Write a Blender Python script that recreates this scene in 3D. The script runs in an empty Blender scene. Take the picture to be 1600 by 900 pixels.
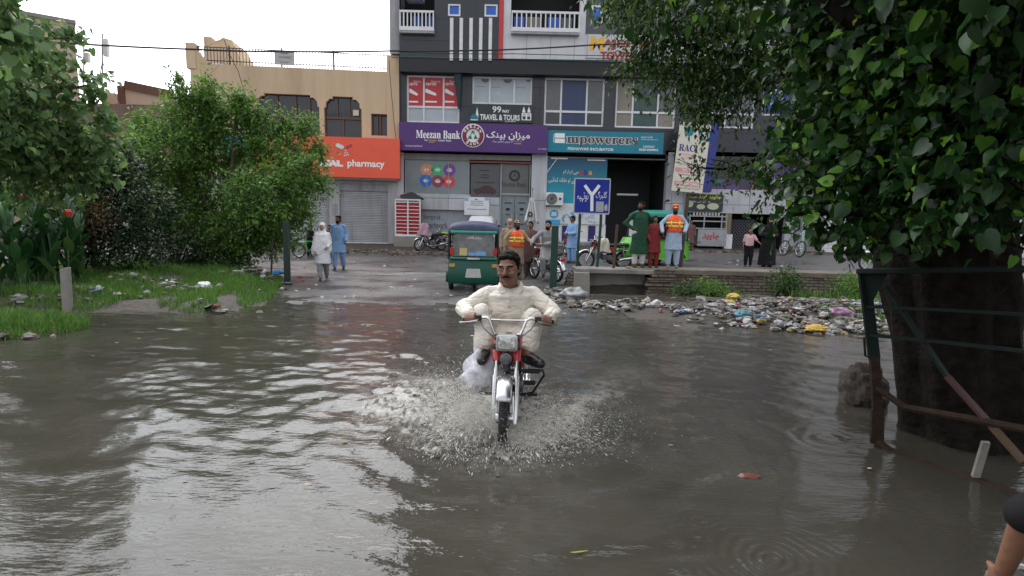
import bpy, math, random
import numpy as np
from mathutils import Matrix, Vector, Euler, noise
R = math.radians
SC = bpy.context.scene
COL = SC.collection
random.seed(7); RNG = np.random.default_rng(7)

# ---------------------------------------------------------------- camera
PITCH, ROLL, FPX, PPY, CAMZ = R(8.3), R(1.35), 950.0, 489.0, 1.67
cam_d = bpy.data.cameras.new('camera')
cam = bpy.data.objects.new('camera', cam_d); COL.objects.link(cam)
cam_d.sensor_width = 36.0; cam_d.lens = FPX / 1600 * 36.0
cam_d.shift_y = (PPY - 450) / 1600.0
cam_d.clip_start = 0.05; cam_d.clip_end = 2000
CM = Matrix.Translation((0, 0, CAMZ)) @ Matrix.Rotation(R(90) - PITCH, 4, 'X') @ Matrix.Rotation(ROLL, 4, 'Z')
cam.matrix_world = CM
SC.camera = cam
SC.render.resolution_x, SC.render.resolution_y = 1024, 576

# ---------------------------------------------------------------- sky, sun, exposure
SUN_EL, SUN_AZ = R(50), R(-22)
w = bpy.data.worlds.new('World'); SC.world = w; w.use_nodes = True
nt = w.node_tree; nt.nodes.clear()
sky = nt.nodes.new('ShaderNodeTexSky'); sky.sky_type = 'NISHITA'; sky.sun_disc = False
sky.sun_elevation = SUN_EL; sky.sun_rotation = SUN_AZ; sky.dust_density = 5; sky.air_density = 1.2
hs = nt.nodes.new('ShaderNodeHueSaturation'); hs.inputs['Saturation'].default_value = 0.35
nz = nt.nodes.new('ShaderNodeTexNoise'); nz.inputs['Scale'].default_value = 2.2; nz.inputs['Detail'].default_value = 5
cr = nt.nodes.new('ShaderNodeValToRGB')
cr.color_ramp.elements[0].position = 0.3; cr.color_ramp.elements[0].color = (7.6, 8.0, 8.7, 1)
cr.color_ramp.elements[1].position = 0.7; cr.color_ramp.elements[1].color = (10.2, 10.4, 10.8, 1)
mx = nt.nodes.new('ShaderNodeMix'); mx.data_type = 'RGBA'; mx.inputs['Factor'].default_value = 0.8
tc = nt.nodes.new('ShaderNodeTexCoord')
# thin cloud glows where the veiled sun stands
vm = nt.nodes.new('ShaderNodeVectorMath'); vm.operation = 'DOT_PRODUCT'
vm.inputs[1].default_value = (math.sin(SUN_AZ) * math.cos(R(38)), math.cos(SUN_AZ) * math.cos(R(38)), math.sin(R(38)))
gl = nt.nodes.new('ShaderNodeMapRange'); gl.interpolation_type = 'SMOOTHSTEP'; gl.inputs['From Min'].default_value = .1; gl.inputs['From Max'].default_value = 1.; gl.inputs['To Min'].default_value = 1.; gl.inputs['To Max'].default_value = 3.1
sc_ = nt.nodes.new('ShaderNodeVectorMath'); sc_.operation = 'SCALE'
bg = nt.nodes.new('ShaderNodeBackground'); bg.inputs['Strength'].default_value = 0.10
wo = nt.nodes.new('ShaderNodeOutputWorld')
L = nt.links.new
L(tc.outputs['Generated'], nz.inputs['Vector']); L(nz.outputs['Fac'], cr.inputs['Fac'])
L(sky.outputs['Color'], hs.inputs['Color']); L(hs.outputs['Color'], mx.inputs['A']); L(cr.outputs['Color'], sc_.inputs[0]); L(tc.outputs['Generated'], vm.inputs[0]); L(vm.outputs['Value'], gl.inputs['Value']); L(gl.outputs[0], sc_.inputs['Scale']); L(sc_.outputs[0], mx.inputs['B'])
L(mx.outputs['Result'], bg.inputs['Color']); L(bg.outputs['Background'], wo.inputs['Surface'])
sd = bpy.data.lights.new('sun', 'SUN'); sd.energy = 0.6; sd.angle = R(25); sd.color = (1, .96, .9)
so = bpy.data.objects.new('sun', sd); COL.objects.link(so)
# direction to the sun from Nishita rotation (clockwise from +Y)
sdir = Vector((math.sin(SUN_AZ) * math.cos(SUN_EL), math.cos(SUN_AZ) * math.cos(SUN_EL), math.sin(SUN_EL)))
so.rotation_euler = sdir.to_track_quat('Z', 'Y').to_euler()
SC.view_settings.view_transform = 'Standard'; SC.view_settings.look = 'None'
SC.view_settings.gamma = 1; SC.view_settings.exposure = 0.5
SC.view_settings.use_curve_mapping = False
SC.cycles.max_bounces = 6; SC.cycles.transparent_max_bounces = 12
SC.cycles.use_denoising = True

# ---------------------------------------------------------------- photo pixel -> ray (used only to read sizes and places)
C0 = Vector((0, 0, CAMZ)); C3 = CM.to_3x3()
def ray(px, py): return C3 @ Vector(((px - 800) / FPX, -(py - PPY) / FPX, -1))
def P(px, py, Y):
    d = ray(px, py); return C0 + d * (Y / d.y)
def G(px, py, z):
    d = ray(px, py); return C0 + d * ((z - CAMZ) / d.z)

# ---------------------------------------------------------------- materials
def lin(c): c /= 255.0; return c / 12.92 if c <= .04045 else ((c + .055) / 1.055) ** 2.4
def S(r, g, b): return (lin(r), lin(g), lin(b), 1)
MATS = {}
def new_mat(name):
    m = bpy.data.materials.new(name); m.use_nodes = True
    b = m.node_tree.nodes['Principled BSDF']
    return m, m.node_tree, b
def M(name, col, rough=.6, metal=0., var=.16, scale=5., bump=.0, bscale=60., stain=.0, spec=.5, trans=0., alpha=1., emis=None, streak=False):
    """principled material whose colour, gloss and relief vary procedurally in object space"""
    if name in MATS: return MATS[name]
    m, t, b = new_mat(name); N = t.nodes.new; l = t.links.new
    if len(col) == 3: col = (*col, 1)
    co = N('ShaderNodeTexCoord')
    n1 = N('ShaderNodeTexNoise'); n1.inputs['Scale'].default_value = scale; n1.inputs['Detail'].default_value = 6; n1.inputs['Roughness'].default_value = .65
    vec = co.outputs['Object']
    if streak:
        mp = N('ShaderNodeMapping'); mp.inputs['Scale'].default_value = (1, 1, .12); l(vec, mp.inputs['Vector']); l(mp.outputs['Vector'], n1.inputs['Vector'])
    else: l(vec, n1.inputs['Vector'])
    mr = N('ShaderNodeMapRange'); mr.inputs['From Min'].default_value = .3; mr.inputs['From Max'].default_value = .7
    mr.inputs['To Min'].default_value = 1 - var; mr.inputs['To Max'].default_value = 1 + var * .6
    l(n1.outputs['Fac'], mr.inputs['Value'])
    mu = N('ShaderNodeMix'); mu.data_type = 'RGBA'; mu.blend_type = 'MULTIPLY'; mu.inputs['Factor'].default_value = 1
    mu.inputs['A'].default_value = col; l(mr.outputs['Result'], mu.inputs['B'])
    out = mu.outputs['Result']
    if stain:
        n2 = N('ShaderNodeTexNoise'); n2.inputs['Scale'].default_value = scale * .37; n2.inputs['Detail'].default_value = 8; n2.inputs['Roughness'].default_value = .7
        if streak: l(mp.outputs['Vector'], n2.inputs['Vector'])
        else: l(vec, n2.inputs['Vector'])
        r2 = N('ShaderNodeMapRange'); r2.inputs['From Min'].default_value = .5; r2.inputs['From Max'].default_value = .72; r2.inputs['To Max'].default_value = stain
        l(n2.outputs['Fac'], r2.inputs['Value'])
        m2 = N('ShaderNodeMix'); m2.data_type = 'RGBA'; l(r2.outputs['Result'], m2.inputs['Factor']); l(out, m2.inputs['A'])
        m2.inputs['B'].default_value = (col[0] * .22 + .012, col[1] * .2 + .01, col[2] * .17 + .008, 1); out = m2.outputs['Result']
    l(out, b.inputs['Base Color'])
    rr = N('ShaderNodeMapRange'); rr.inputs['To Min'].default_value = max(.02, rough - .1); rr.inputs['To Max'].default_value = min(1, rough + .1)
    l(n1.outputs['Fac'], rr.inputs['Value']); l(rr.outputs['Result'], b.inputs['Roughness'])
    b.inputs['Metallic'].default_value = metal; b.inputs['Specular IOR Level'].default_value = spec
    b.inputs['Transmission Weight'].default_value = trans; b.inputs['Alpha'].default_value = alpha
    if emis: b.inputs['Emission Color'].default_value = emis[0]; b.inputs['Emission Strength'].default_value = emis[1]
    if bump:
        n3 = N('ShaderNodeTexNoise'); n3.inputs['Scale'].default_value = bscale; n3.inputs['Detail'].default_value = 4; l(vec, n3.inputs['Vector'])
        bp = N('ShaderNodeBump'); bp.inputs['Strength'].default_value = bump; bp.inputs['Distance'].default_value = .02
        l(n3.outputs['Fac'], bp.inputs['Height']); l(bp.outputs['Normal'], b.inputs['Normal'])
    MATS[name] = m; return m
def Mpanel(name, col, gap, pw, ph, rough=.4, var=.12, gw=.012, offset=0., mort_bump=.6, col2=None, stain=.25, metal=0.):
    """cladding panels or masonry laid out on the facade's own X and Z"""
    if name in MATS: return MATS[name]
    m, t, b = new_mat(name); N = t.nodes.new; l = t.links.new
    co = N('ShaderNodeTexCoord'); sp = N('ShaderNodeSeparateXYZ'); cb = N('ShaderNodeCombineXYZ'); ad = N('ShaderNodeMath')
    l(co.outputs['Object'], sp.inputs[0]); l(sp.outputs['X'], ad.inputs[0]); l(sp.outputs['Y'], ad.inputs[1]); l(ad.outputs[0], cb.inputs['X']); l(sp.outputs['Z'], cb.inputs['Y'])
    br = N('ShaderNodeTexBrick'); br.offset = offset; br.squash = 1; l(cb.outputs[0], br.inputs['Vector'])
    c2 = col2 or (col[0] * .9, col[1] * .9, col[2] * .9, 1)
    br.inputs['Color1'].default_value = (*col[:3], 1); br.inputs['Color2'].default_value = (*c2[:3], 1); br.inputs['Mortar'].default_value = (*gap[:3], 1)
    br.inputs['Scale'].default_value = 1; br.inputs['Mortar Size'].default_value = gw; br.inputs['Mortar Smooth'].default_value = .2
    br.inputs['Brick Width'].default_value = pw; br.inputs['Row Height'].default_value = ph
    n1 = N('ShaderNodeTexNoise'); n1.inputs['Scale'].default_value = 1.3; n1.inputs['Detail'].default_value = 8; n1.inputs['Roughness'].default_value = .7; l(co.outputs['Object'], n1.inputs['Vector'])
    mp = N('ShaderNodeMapping'); mp.inputs['Scale'].default_value = (2.5, 2.5, .25); l(co.outputs['Object'], mp.inputs['Vector'])
    n2 = N('ShaderNodeTexNoise'); n2.inputs['Scale'].default_value = 1.; n2.inputs['Detail'].default_value = 6; l(mp.outputs[0], n2.inputs['Vector'])
    mr = N('ShaderNodeMapRange'); mr.inputs['From Min'].default_value = .3; mr.inputs['From Max'].default_value = .7; mr.inputs['To Min'].default_value = 1 - var; mr.inputs['To Max'].default_value = 1 + var * .5
    l(n1.outputs['Fac'], mr.inputs['Value'])
    mu = N('ShaderNodeMix'); mu.data_type = 'RGBA'; mu.blend_type = 'MULTIPLY'; mu.inputs['Factor'].default_value = 1; l(br.outputs['Color'], mu.inputs['A']); l(mr.outputs[0], mu.inputs['B'])
    r2 = N('ShaderNodeMapRange'); r2.inputs['From Min'].default_value = .5; r2.inputs['From Max'].default_value = .75; r2.inputs['To Max'].default_value = stain; l(n2.outputs['Fac'], r2.inputs['Value'])
    m2 = N('ShaderNodeMix'); m2.data_type = 'RGBA'; l(r2.outputs[0], m2.inputs['Factor']); l(mu.outputs['Result'], m2.inputs['A']); m2.inputs['B'].default_value = (col[0] * .3 + .02, col[1] * .28 + .018, col[2] * .25 + .015, 1)
    l(m2.outputs['Result'], b.inputs['Base Color']); b.inputs['Roughness'].default_value = rough; b.inputs['Metallic'].default_value = metal
    bp = N('ShaderNodeBump'); bp.inputs['Strength'].default_value = mort_bump; bp.inputs['Distance'].default_value = .015; bp.invert = True
    l(br.outputs['Fac'], bp.inputs['Height']); l(bp.outputs['Normal'], b.inputs['Normal'])
    MATS[name] = m; return m
def Mleaf(name, c1, c2, c3=None, rough=.45, trans=.25):
    if name in MATS: return MATS[name]
    m, t, b = new_mat(name); N = t.nodes.new; l = t.links.new
    g = N('ShaderNodeNewGeometry'); rp = N('ShaderNodeValToRGB'); e = rp.color_ramp.elements
    e[0].color = (*c1, 1); e[1].color = (*c2, 1); e[1].position = .85
    if c3: x = e.new(1.0); x.color = (*c3, 1)
    l(g.outputs['Random Per Island'], rp.inputs['Fac']); l(rp.outputs['Color'], b.inputs['Base Color'])
    b.inputs['Roughness'].default_value = rough; b.inputs['Specular IOR Level'].default_value = .35
    tr = N('ShaderNodeBsdfTranslucent'); hs2 = N('ShaderNodeHueSaturation'); hs2.inputs['Value'].default_value = 1.5; hs2.inputs['Hue'].default_value = .48; l(rp.outputs['Color'], hs2.inputs['Color']); l(hs2.outputs[0], tr.inputs['Color'])
    ms = N('ShaderNodeMixShader'); ms.inputs[0].default_value = trans; o = t.nodes['Material Output']
    l(b.outputs[0], ms.inputs[1]); l(tr.outputs[0], ms.inputs[2]); l(ms.outputs[0], o.inputs['Surface'])
    MATS[name] = m; return m

# ---------------------------------------------------------------- mesh builder
def frame_of(d):
    d = Vector(d).normalized(); a = Vector((0, 0, 1)) if abs(d.z) < .9 else Vector((1, 0, 0))
    x = d.cross(a).normalized(); y = d.cross(x).normalized(); return x, y
class MB:
    def __init__(s, off=(0, 0, 0)): s.v = []; s.f = []; s.mi = []; s.cur = 0; s.off = Vector(off)
    def add(s, vs, fs):
        n = len(s.v); s.v.extend([tuple(Vector(v) - s.off) for v in vs]); s.f.extend([[n + i for i in f] for f in fs]); s.mi.extend([s.cur] * len(fs)); return s
    def mat(s, i): s.cur = i; return s
    def box(s, x0, x1, y0, y1, z0, z1, rot=None, piv=None, tp=(0, 0)):
        tx, ty = tp  # taper of the top in x and y
        vs = [Vector(v) for v in ((x0, y0, z0), (x1, y0, z0), (x1, y1, z0), (x0, y1, z0), (x0 + tx, y0 + ty, z1), (x1 - tx, y0 + ty, z1), (x1 - tx, y1 - ty, z1), (x0 + tx, y1 - ty, z1))]
        if rot is not None:
            pv = Vector(piv) if piv else Vector(((x0 + x1) / 2, (y0 + y1) / 2, (z0 + z1) / 2))
            vs = [pv + rot @ (v - pv) for v in vs]
        return s.add(vs, [(0, 3, 2, 1), (4, 5, 6, 7), (0, 1, 5, 4), (1, 2, 6, 5), (2, 3, 7, 6), (3, 0, 4, 7)])
    def beam(s, a, b, wx, wy=None, up=(0, 0, 1)):
        a = Vector(a); b = Vector(b); d = (b - a).normalized(); wy = wy or wx
        u = Vector(up); x = d.cross(u)
        if x.length < 1e-3: x = d.cross(Vector((1, 0, 0)))
        x.normalize(); y = x.cross(d).normalized(); x = x * wx / 2; y = y * wy / 2
        vs = [a - x - y, a + x - y, a + x + y, a - x + y, b - x - y, b + x - y, b + x + y, b - x + y]
        return s.add(vs, [(0, 1, 2, 3), (7, 6, 5, 4), (0, 4, 5, 1), (1, 5, 6, 2), (2, 6, 7, 3), (3, 7, 4, 0)])
    def tube(s, pts, r, n=8, cap=True):
        pts = [Vector(p) for p in pts]; k = len(pts); rs = r if isinstance(r, (list, tuple)) else [r] * k
        vs = []; x = None
        for i, p in enumerate(pts):
            d = (pts[min(i + 1, k - 1)] - pts[max(i - 1, 0)])
            if d.length < 1e-9: d = Vector((0, 0, 1))
            d.normalize()
            if x is None: x, y = frame_of(d)
            else:
                x = (x - d * x.dot(d)); x = x.normalized() if x.length > 1e-6 else frame_of(d)[0]; y = d.cross(x).normalized()
            y = d.cross(x).normalized()
            for j in range(n):
                a = 2 * math.pi * j / n; vs.append(p + (x * math.cos(a) + y * math.sin(a)) * rs[i])
        fs = [(i * n + j, i * n + (j + 1) % n, (i + 1) * n + (j + 1) % n, (i + 1) * n + j) for i in range(k - 1) for j in range(n)]
        if cap: fs += [tuple(reversed(range(n))), tuple((k - 1) * n + j for j in range(n))]
        return s.add(vs, fs)
    def lathe(s, prof, c=(0, 0, 0), axis=(0, 0, 1), n=20):
        c = Vector(c); ax = Vector(axis).normalized(); x, y = frame_of(ax); y = ax.cross(x)
        vs = [c + ax * z + (x * math.cos(2 * math.pi * j / n) + y * math.sin(2 * math.pi * j / n)) * r for r, z in prof for j in range(n)]
        k = len(prof); fs = [(i * n + j, i * n + (j + 1) % n, (i + 1) * n + (j + 1) % n, (i + 1) * n + j) for i in range(k - 1) for j in range(n)]
        if prof[0][0] > 1e-5: fs.append(tuple(reversed(range(n))))
        if prof[-1][0] > 1e-5: fs.append(tuple((k - 1) * n + j for j in range(n)))
        return s.add(vs, fs)
    def torus(s, c, axis, R0, r, n=28, m=8, arc=2 * math.pi, a0=0):
        c = Vector(c); ax = Vector(axis).normalized(); x, y = frame_of(ax); y = ax.cross(x); full = abs(arc - 2 * math.pi) < 1e-4
        k = n if full else n + 1; vs = []
        for i in range(k):
            a = a0 + arc * i / n; d = x * math.cos(a) + y * math.sin(a)
            for j in range(m):
                b = 2 * math.pi * j / m; vs.append(c + d * (R0 + r * math.cos(b)) + ax * (r * math.sin(b)))
        fs = [(i * m + j, ((i + 1) % k) * m + j, ((i + 1) % k) * m + (j + 1) % m, i * m + (j + 1) % m) for i in range(n) for j in range(m)]
        return s.add(vs, fs)
    def ell(s, c, r, rot=None, n=16, m=10):
        c = Vector(c); vs = []; r = (r, r, r) if not isinstance(r, (tuple, list)) else r
        for i in range(m + 1):
            t = math.pi * i / m
            for j in range(n):
                a = 2 * math.pi * j / n; v = Vector((r[0] * math.sin(t) * math.cos(a), r[1] * math.sin(t) * math.sin(a), r[2] * math.cos(t)))
                vs.append(c + (rot @ v if rot is not None else v))
        return s.add(vs, [(i * n + j, (i + 1) * n + j, (i + 1) * n + (j + 1) % n, i * n + (j + 1) % n) for i in range(m) for j in range(n)])
    def prism(s, pts, y0, y1, ax='xz'):
        def q(p, h): return (p[0], h, p[1]) if ax == 'xz' else ((p[0], p[1], h) if ax == 'xy' else (h, p[0], p[1]))
        n = len(pts); vs = [q(p, y0) for p in pts] + [q(p, y1) for p in pts]
        return s.add(vs, [tuple(range(n)), tuple(reversed(range(n, 2 * n)))] + [(i, i + n, (i + 1) % n + n, (i + 1) % n) for i in range(n)])
    def loft(s, rings, cap=True, closed=True):
        n = len(rings[0]); vs = [p for r in rings for p in r]; e = n if closed else n - 1
        fs = [(i * n + j, i * n + (j + 1) % n, (i + 1) * n + (j + 1) % n, (i + 1) * n + j) for i in range(len(rings) - 1) for j in range(e)]
        if cap: fs += [tuple(reversed(range(n))), tuple((len(rings) - 1) * n + j for j in range(n))]
        return s.add(vs, fs)
    def disc(s, u, z, r, y, n=24, th=.006):
        return s.prism([(u + r * math.cos(2 * math.pi * i / n), z + r * math.sin(2 * math.pi * i / n)) for i in range(n)], y - th, y)
    def build(s, name, mats, parent=None, loc=None, rotz=0, smooth=35, bevel=0, seg=2):
        me = bpy.data.meshes.new(name); me.from_pydata(s.v, [], s.f); me.validate()
        mats = mats if isinstance(mats, (list, tuple)) else [mats]
        for m in mats: me.materials.append(m)
        if len(me.polygons) == len(s.mi): me.polygons.foreach_set('material_index', s.mi)
        fix_normals(me)
        if smooth:
            me.polygons.foreach_set('use_smooth', [True] * len(me.polygons)); me.set_sharp_from_angle(angle=R(smooth))
        o = bpy.data.objects.new(name, me); COL.objects.link(o)
        if parent: o.parent = parent
        if loc is not None: o.location = loc
        o.rotation_euler.z = rotz
        if bevel:
            bm = o.modifiers.new('bevel', 'BEVEL'); bm.width = bevel; bm.segments = seg; bm.limit_method = 'ANGLE'; bm.angle_limit = R(40)
        return o
import bmesh
def fix_normals(me):
    b = bmesh.new(); b.from_mesh(me); bmesh.ops.recalc_face_normals(b, faces=b.faces); b.to_mesh(me); b.free()
def tag(o, label=None, cat=None, group=None, kind=None):
    if label: o['label'] = label
    if cat: o['category'] = cat
    if group: o['group'] = group
    if kind: o['kind'] = kind
    return o
def thing(name, label, cat, loc=(0, 0, 0), rotz=0, group=None):
    o = bpy.data.objects.new(name, None); COL.objects.link(o); o.empty_display_size = .2
    o.location = loc; o.rotation_euler = (0, 0, rotz); return tag(o, label, cat, group)
def copy_tree(o, parent=None):
    c = o.copy(); COL.objects.link(c)
    if parent: c.parent = parent
    for ch in o.children: copy_tree(ch, c)
    return c
def raw_mesh(name, V, F, mats, parent=None, smooth=False, loc=None):
    """fast path: numpy vertices and equal-sided faces"""
    V = np.asarray(V, np.float32); F = np.asarray(F, np.int32); k = F.shape[1]
    me = bpy.data.meshes.new(name); me.vertices.add(len(V)); me.vertices.foreach_set('co', V.ravel())
    me.loops.add(F.size); me.loops.foreach_set('vertex_index', F.ravel())
    me.polygons.add(len(F)); me.polygons.foreach_set('loop_start', np.arange(0, F.size, k, dtype=np.int32))
    if smooth: me.polygons.foreach_set('use_smooth', np.ones(len(F), bool))
    me.update(calc_edges=True)
    for m in (mats if isinstance(mats, (list, tuple)) else [mats]): me.materials.append(m)
    o = bpy.data.objects.new(name, me); COL.objects.link(o)
    if parent: o.parent = parent
    if loc is not None: o.location = loc
    return o

# ---------------------------------------------------------------- lettering
ARF = {  # letter: isolated, final, initial, medial (presentation forms)
 'ا': (0xFE8D, 0xFE8E, 0, 0), 'ب': (0xFE8F, 0xFE90, 0xFE91, 0xFE92), 'پ': (0xFB56, 0xFB57, 0xFB58, 0xFB59), 'ت': (0xFE95, 0xFE96, 0xFE97, 0xFE98),
 'ج': (0xFE9D, 0xFE9E, 0xFE9F, 0xFEA0), 'خ': (0xFEA5, 0xFEA6, 0xFEA7, 0xFEA8), 'د': (0xFEA9, 0xFEAA, 0, 0), 'ر': (0xFEAD, 0xFEAE, 0, 0), 'ز': (0xFEAF, 0xFEB0, 0, 0),
 'س': (0xFEB1, 0xFEB2, 0xFEB3, 0xFEB4), 'ش': (0xFEB5, 0xFEB6, 0xFEB7, 0xFEB8), 'ک': (0xFB8E, 0xFB8F, 0xFB90, 0xFB91), 'گ': (0xFB92, 0xFB93, 0xFB94, 0xFB95), 'ل': (0xFEDD, 0xFEDE, 0xFEDF, 0xFEE0),
 'م': (0xFEE1, 0xFEE2, 0xFEE3, 0xFEE4), 'ن': (0xFEE5, 0xFEE6, 0xFEE7, 0xFEE8), 'و': (0xFEED, 0xFEEE, 0, 0), 'ہ': (0xFBA6, 0xFBA7, 0xFBA8, 0xFBA9), 'ی': (0xFBFC, 0xFBFD, 0xFBFE, 0xFBFF),
 'ے': (0xFBAE, 0xFBAF, 0, 0), 'ٹ': (0xFB66, 0xFB67, 0xFB68, 0xFB69), 'ڈ': (0xFB88, 0xFB89, 0, 0), 'ع': (0xFEC9, 0xFECA, 0xFECB, 0xFECC), 'ح': (0xFEA1, 0xFEA2, 0xFEA3, 0xFEA4), 'ں': (0xFB9E, 0xFB9F, 0, 0), 'ئ': (0xFE89, 0xFE8A, 0xFE8B, 0xFE8C), 'ہ': (0xFBA6, 0xFBA7, 0xFBA8, 0xFBA9)}
def urdu(t):
    out = []
    for i, ch in enumerate(t):
        if ch not in ARF: out.append(ch); continue
        iso, fin, ini, med = ARF[ch]
        prev = i > 0 and t[i - 1] in ARF and ARF[t[i - 1]][2]; nxt = i + 1 < len(t) and t[i + 1] in ARF and ini
        out.append(chr(med if prev and nxt else fin if prev else ini if nxt else iso))
    return ''.join(reversed(out))
def serif(t, base=0x1D400): return ''.join(chr(base + ord(c) - 65) if 'A' <= c <= 'Z' else chr(base + 26 + ord(c) - 97) if 'a' <= c <= 'z' else c for c in t)
TXT = {}
def text_geo(t, bold=0., shear=0., ext=.0):
    k = (t, bold, shear)
    if k in TXT: return TXT[k]
    c = bpy.data.curves.new('t', 'FONT'); c.body = t; c.size = 1; c.offset = bold; c.shear = shear; c.resolution_u = 3; c.fill_mode = 'FRONT'
    o = bpy.data.objects.new('t', c); COL.objects.link(o)
    dg = bpy.context.evaluated_depsgraph_get(); me = bpy.data.meshes.new_from_object(o.evaluated_get(dg))
    V = [v.co.copy() for v in me.vertices]; F = [list(p.vertices) for p in me.polygons]
    bpy.data.objects.remove(o); bpy.data.curves.remove(c); bpy.data.meshes.remove(me)
    if not V: V = [Vector((0, 0, 0)), Vector((1, 0, 0)), Vector((1, 1, 0))]; F = [[0, 1, 2]]
    x0 = min(v.x for v in V); x1 = max(v.x for v in V); y0 = min(v.y for v in V); y1 = max(v.y for v in V)
    TXT[k] = ([((v.x - x0) / (x1 - x0 + 1e-9), (v.y - y0) / (y1 - y0 + 1e-9)) for v in V], F, (x1 - x0) / (y1 - y0 + 1e-9)); return TXT[k]
def put_text(mb, t, u0, u1, z0, z1, y, bold=0., shear=0., xf=None):
    """letters filling a rectangle on a facade's local X and Z, facing -Y"""
    V, F, _ = text_geo(t, bold, shear)
    vs = [(u0 + a * (u1 - u0), y, z0 + b * (z1 - z0)) for a, b in V]
    if xf: vs = [xf(v) for v in vs]
    mb.add(vs, F)

# ---------------------------------------------------------------- facades (a vertical plane, turned about Z)
class Fac:
    def __init__(s, O, a): s.O = Vector((O[0], O[1], 0)); s.a = a; s.u = Vector((math.cos(a), math.sin(a), 0)); s.n = Vector((math.sin(a), -math.cos(a), 0))
    def uz(s, px, py, n=0.):
        d = ray(px, py); t = ((s.O + s.n * n) - C0).dot(s.n) / d.dot(s.n); p = C0 + d * t; return (p - s.O).dot(s.u), p.z
    def rect(s, x0, y0, x1, y1, n=0.):
        xm, ym = (x0 + x1) / 2, (y0 + y1) / 2
        return s.uz(x0, ym, n)[0], s.uz(x1, ym, n)[0], s.uz(xm, y1, n)[1], s.uz(xm, y0, n)[1]
    def at(s, u, z=0., n=0.): p = s.O + s.u * u + s.n * n; return (p.x, p.y, z)
def holes(mb, u0, u1, z0, z1, hs, y=0., depth=.25):
    """a wall face with rectangular openings and their reveals"""
    us = sorted({u0, u1, *[min(max(h[0], u0), u1) for h in hs], *[min(max(h[1], u0), u1) for h in hs]}); zs = sorted({z0, z1, *[min(max(h[2], z0), z1) for h in hs], *[min(max(h[3], z0), z1) for h in hs]})
    for a, b in zip(us, us[1:]):
        for c, d in zip(zs, zs[1:]):
            um, zm = (a + b) / 2, (c + d) / 2
            if any(h[0] < um < h[1] and h[2] < zm < h[3] for h in hs): continue
            mb.add([(a, y, c), (b, y, c), (b, y, d), (a, y, d)], [(0, 1, 2, 3)])
    for h in hs:
        a, b, c, d = h[:4]; q = y + depth
        mb.add([(a, y, c), (b, y, c), (b, q, c), (a, q, c)], [(0, 1, 2, 3)]); mb.add([(a, y, d), (b, y, d), (b, q, d), (a, q, d)], [(3, 2, 1, 0)])
        mb.add([(a, y, c), (a, y, d), (a, q, d), (a, q, c)], [(0, 1, 2, 3)]); mb.add([(b, y, c), (b, y, d), (b, q, d), (b, q, c)], [(3, 2, 1, 0)])
# ================================================================ GROUND, ROADS, WATER
def sm(a, b, x): t = np.clip((np.asarray(x, float) - a) / (b - a), 0, 1); return t * t * (3 - 2 * t)
def vnoise(x, y, seed=0, oct=4):
    """cheap smooth value noise, vectorised"""
    x = np.asarray(x, float); y = np.asarray(y, float); out = np.zeros(np.broadcast(x, y).shape); amp = 1.; tot = 0
    for o in range(oct):
        xi = np.floor(x).astype(np.int64); yi = np.floor(y).astype(np.int64); fx = x - xi; fy = y - yi
        fx = fx * fx * (3 - 2 * fx); fy = fy * fy * (3 - 2 * fy)
        def h(a, b):
            n = (a * 374761393 + b * 668265263 + (seed + o) * 974711) & 0x7fffffff; n = ((n ^ (n >> 13)) * 1274126177) & 0x7fffffff; return ((n ^ (n >> 16)) & 0xffff) / 65535.
        out += amp * ((h(xi, yi) * (1 - fx) + h(xi + 1, yi) * fx) * (1 - fy) + (h(xi, yi + 1) * (1 - fx) + h(xi + 1, yi + 1) * fx) * fy)
        tot += amp; amp *= .5; x = x * 2.03 + 17; y = y * 2.03 + 5
    return out / tot
WALL_Y = 16.6
def street(x, y):
    x = np.asarray(x, float); y = np.asarray(y, float)
    z = np.interp(y, [-50, 6, 12.7, 20, 26, 30, 32, 60], [-.14, -.14, 0, .06, .2, .42, .55, .7])
    return z + np.clip(x / 4.5, 0, 1) * .45 * sm(15, 18.5, y) * (1 - .6 * sm(25, 31, y))
def roadL(y): return np.interp(y, [-50, 4, 9.5, 12.5, 15, 17, 18.5, 19.5], [-30, -8, -4.2, -4.7, -5.6, -6.4, -9, -40])
def roadR(y): return np.interp(y, [-50, 6, 11, 14, 16.5, 17, 18.0], [16, 4, 1.9, 1.35, 1.35, 1.6, 40])
def height(x, y):
    x = np.asarray(x, float); y = np.asarray(y, float); z = street(x, y)
    n = vnoise(x * 1.1, y * 1.1, 3) - .5
    # left grassy bank
    L_ = sm(0, 1.0, roadL(y) - x - .1) * sm(10.3, 11.2, y + n * .8) * (1 - sm(18.2, 19.5, y))
    z = z * (1 - L_) + L_ * (.13 + .12 * sm(11, 14, y) + n * .25 + .1 * sm(-6, -10, x))
    # small grass island further left and nearer
    d = np.hypot((x + 7.75) / 1.4, (y - 8.5) / .95) + n * .5; z = np.maximum(z, np.where(d < 1.6, .13 - .26 * sm(.55, 1.5, d), -9))
    # right: drain with rubbish in front of the wall, a muddy shelf rising to it
    W_ = sm(0, .7, x - roadR(y) - .05) * (y < WALL_Y + .15)
    mud = np.interp(y, [-50, 8.6, 9.8, 11.5, 14, 16.6], [-.4, -.3, -.03, .1, .06, -.06]) + n * .2 + .10 * sm(2.5, 7, x) * sm(9.5, 12, y) * (1 - sm(13, 16, y))
    mud = mud - .25 * (sm(.9, 1.8, x) * (1 - sm(3.4, 4.6, x))) * sm(13, 15, y)
    z = z * (1 - W_) + W_ * mud
    # foot of the big tree by the water
    e2 = sm(1.8, 3.2, x) * (1 - sm(3.0, 4.1, y)); z = z * (1 - e2) + e2 * (-.1 + .11 * sm(2.6, 4.6, x) + n * .08)
    return z
def Tz(x, y): return float(height(x, y))
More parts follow.
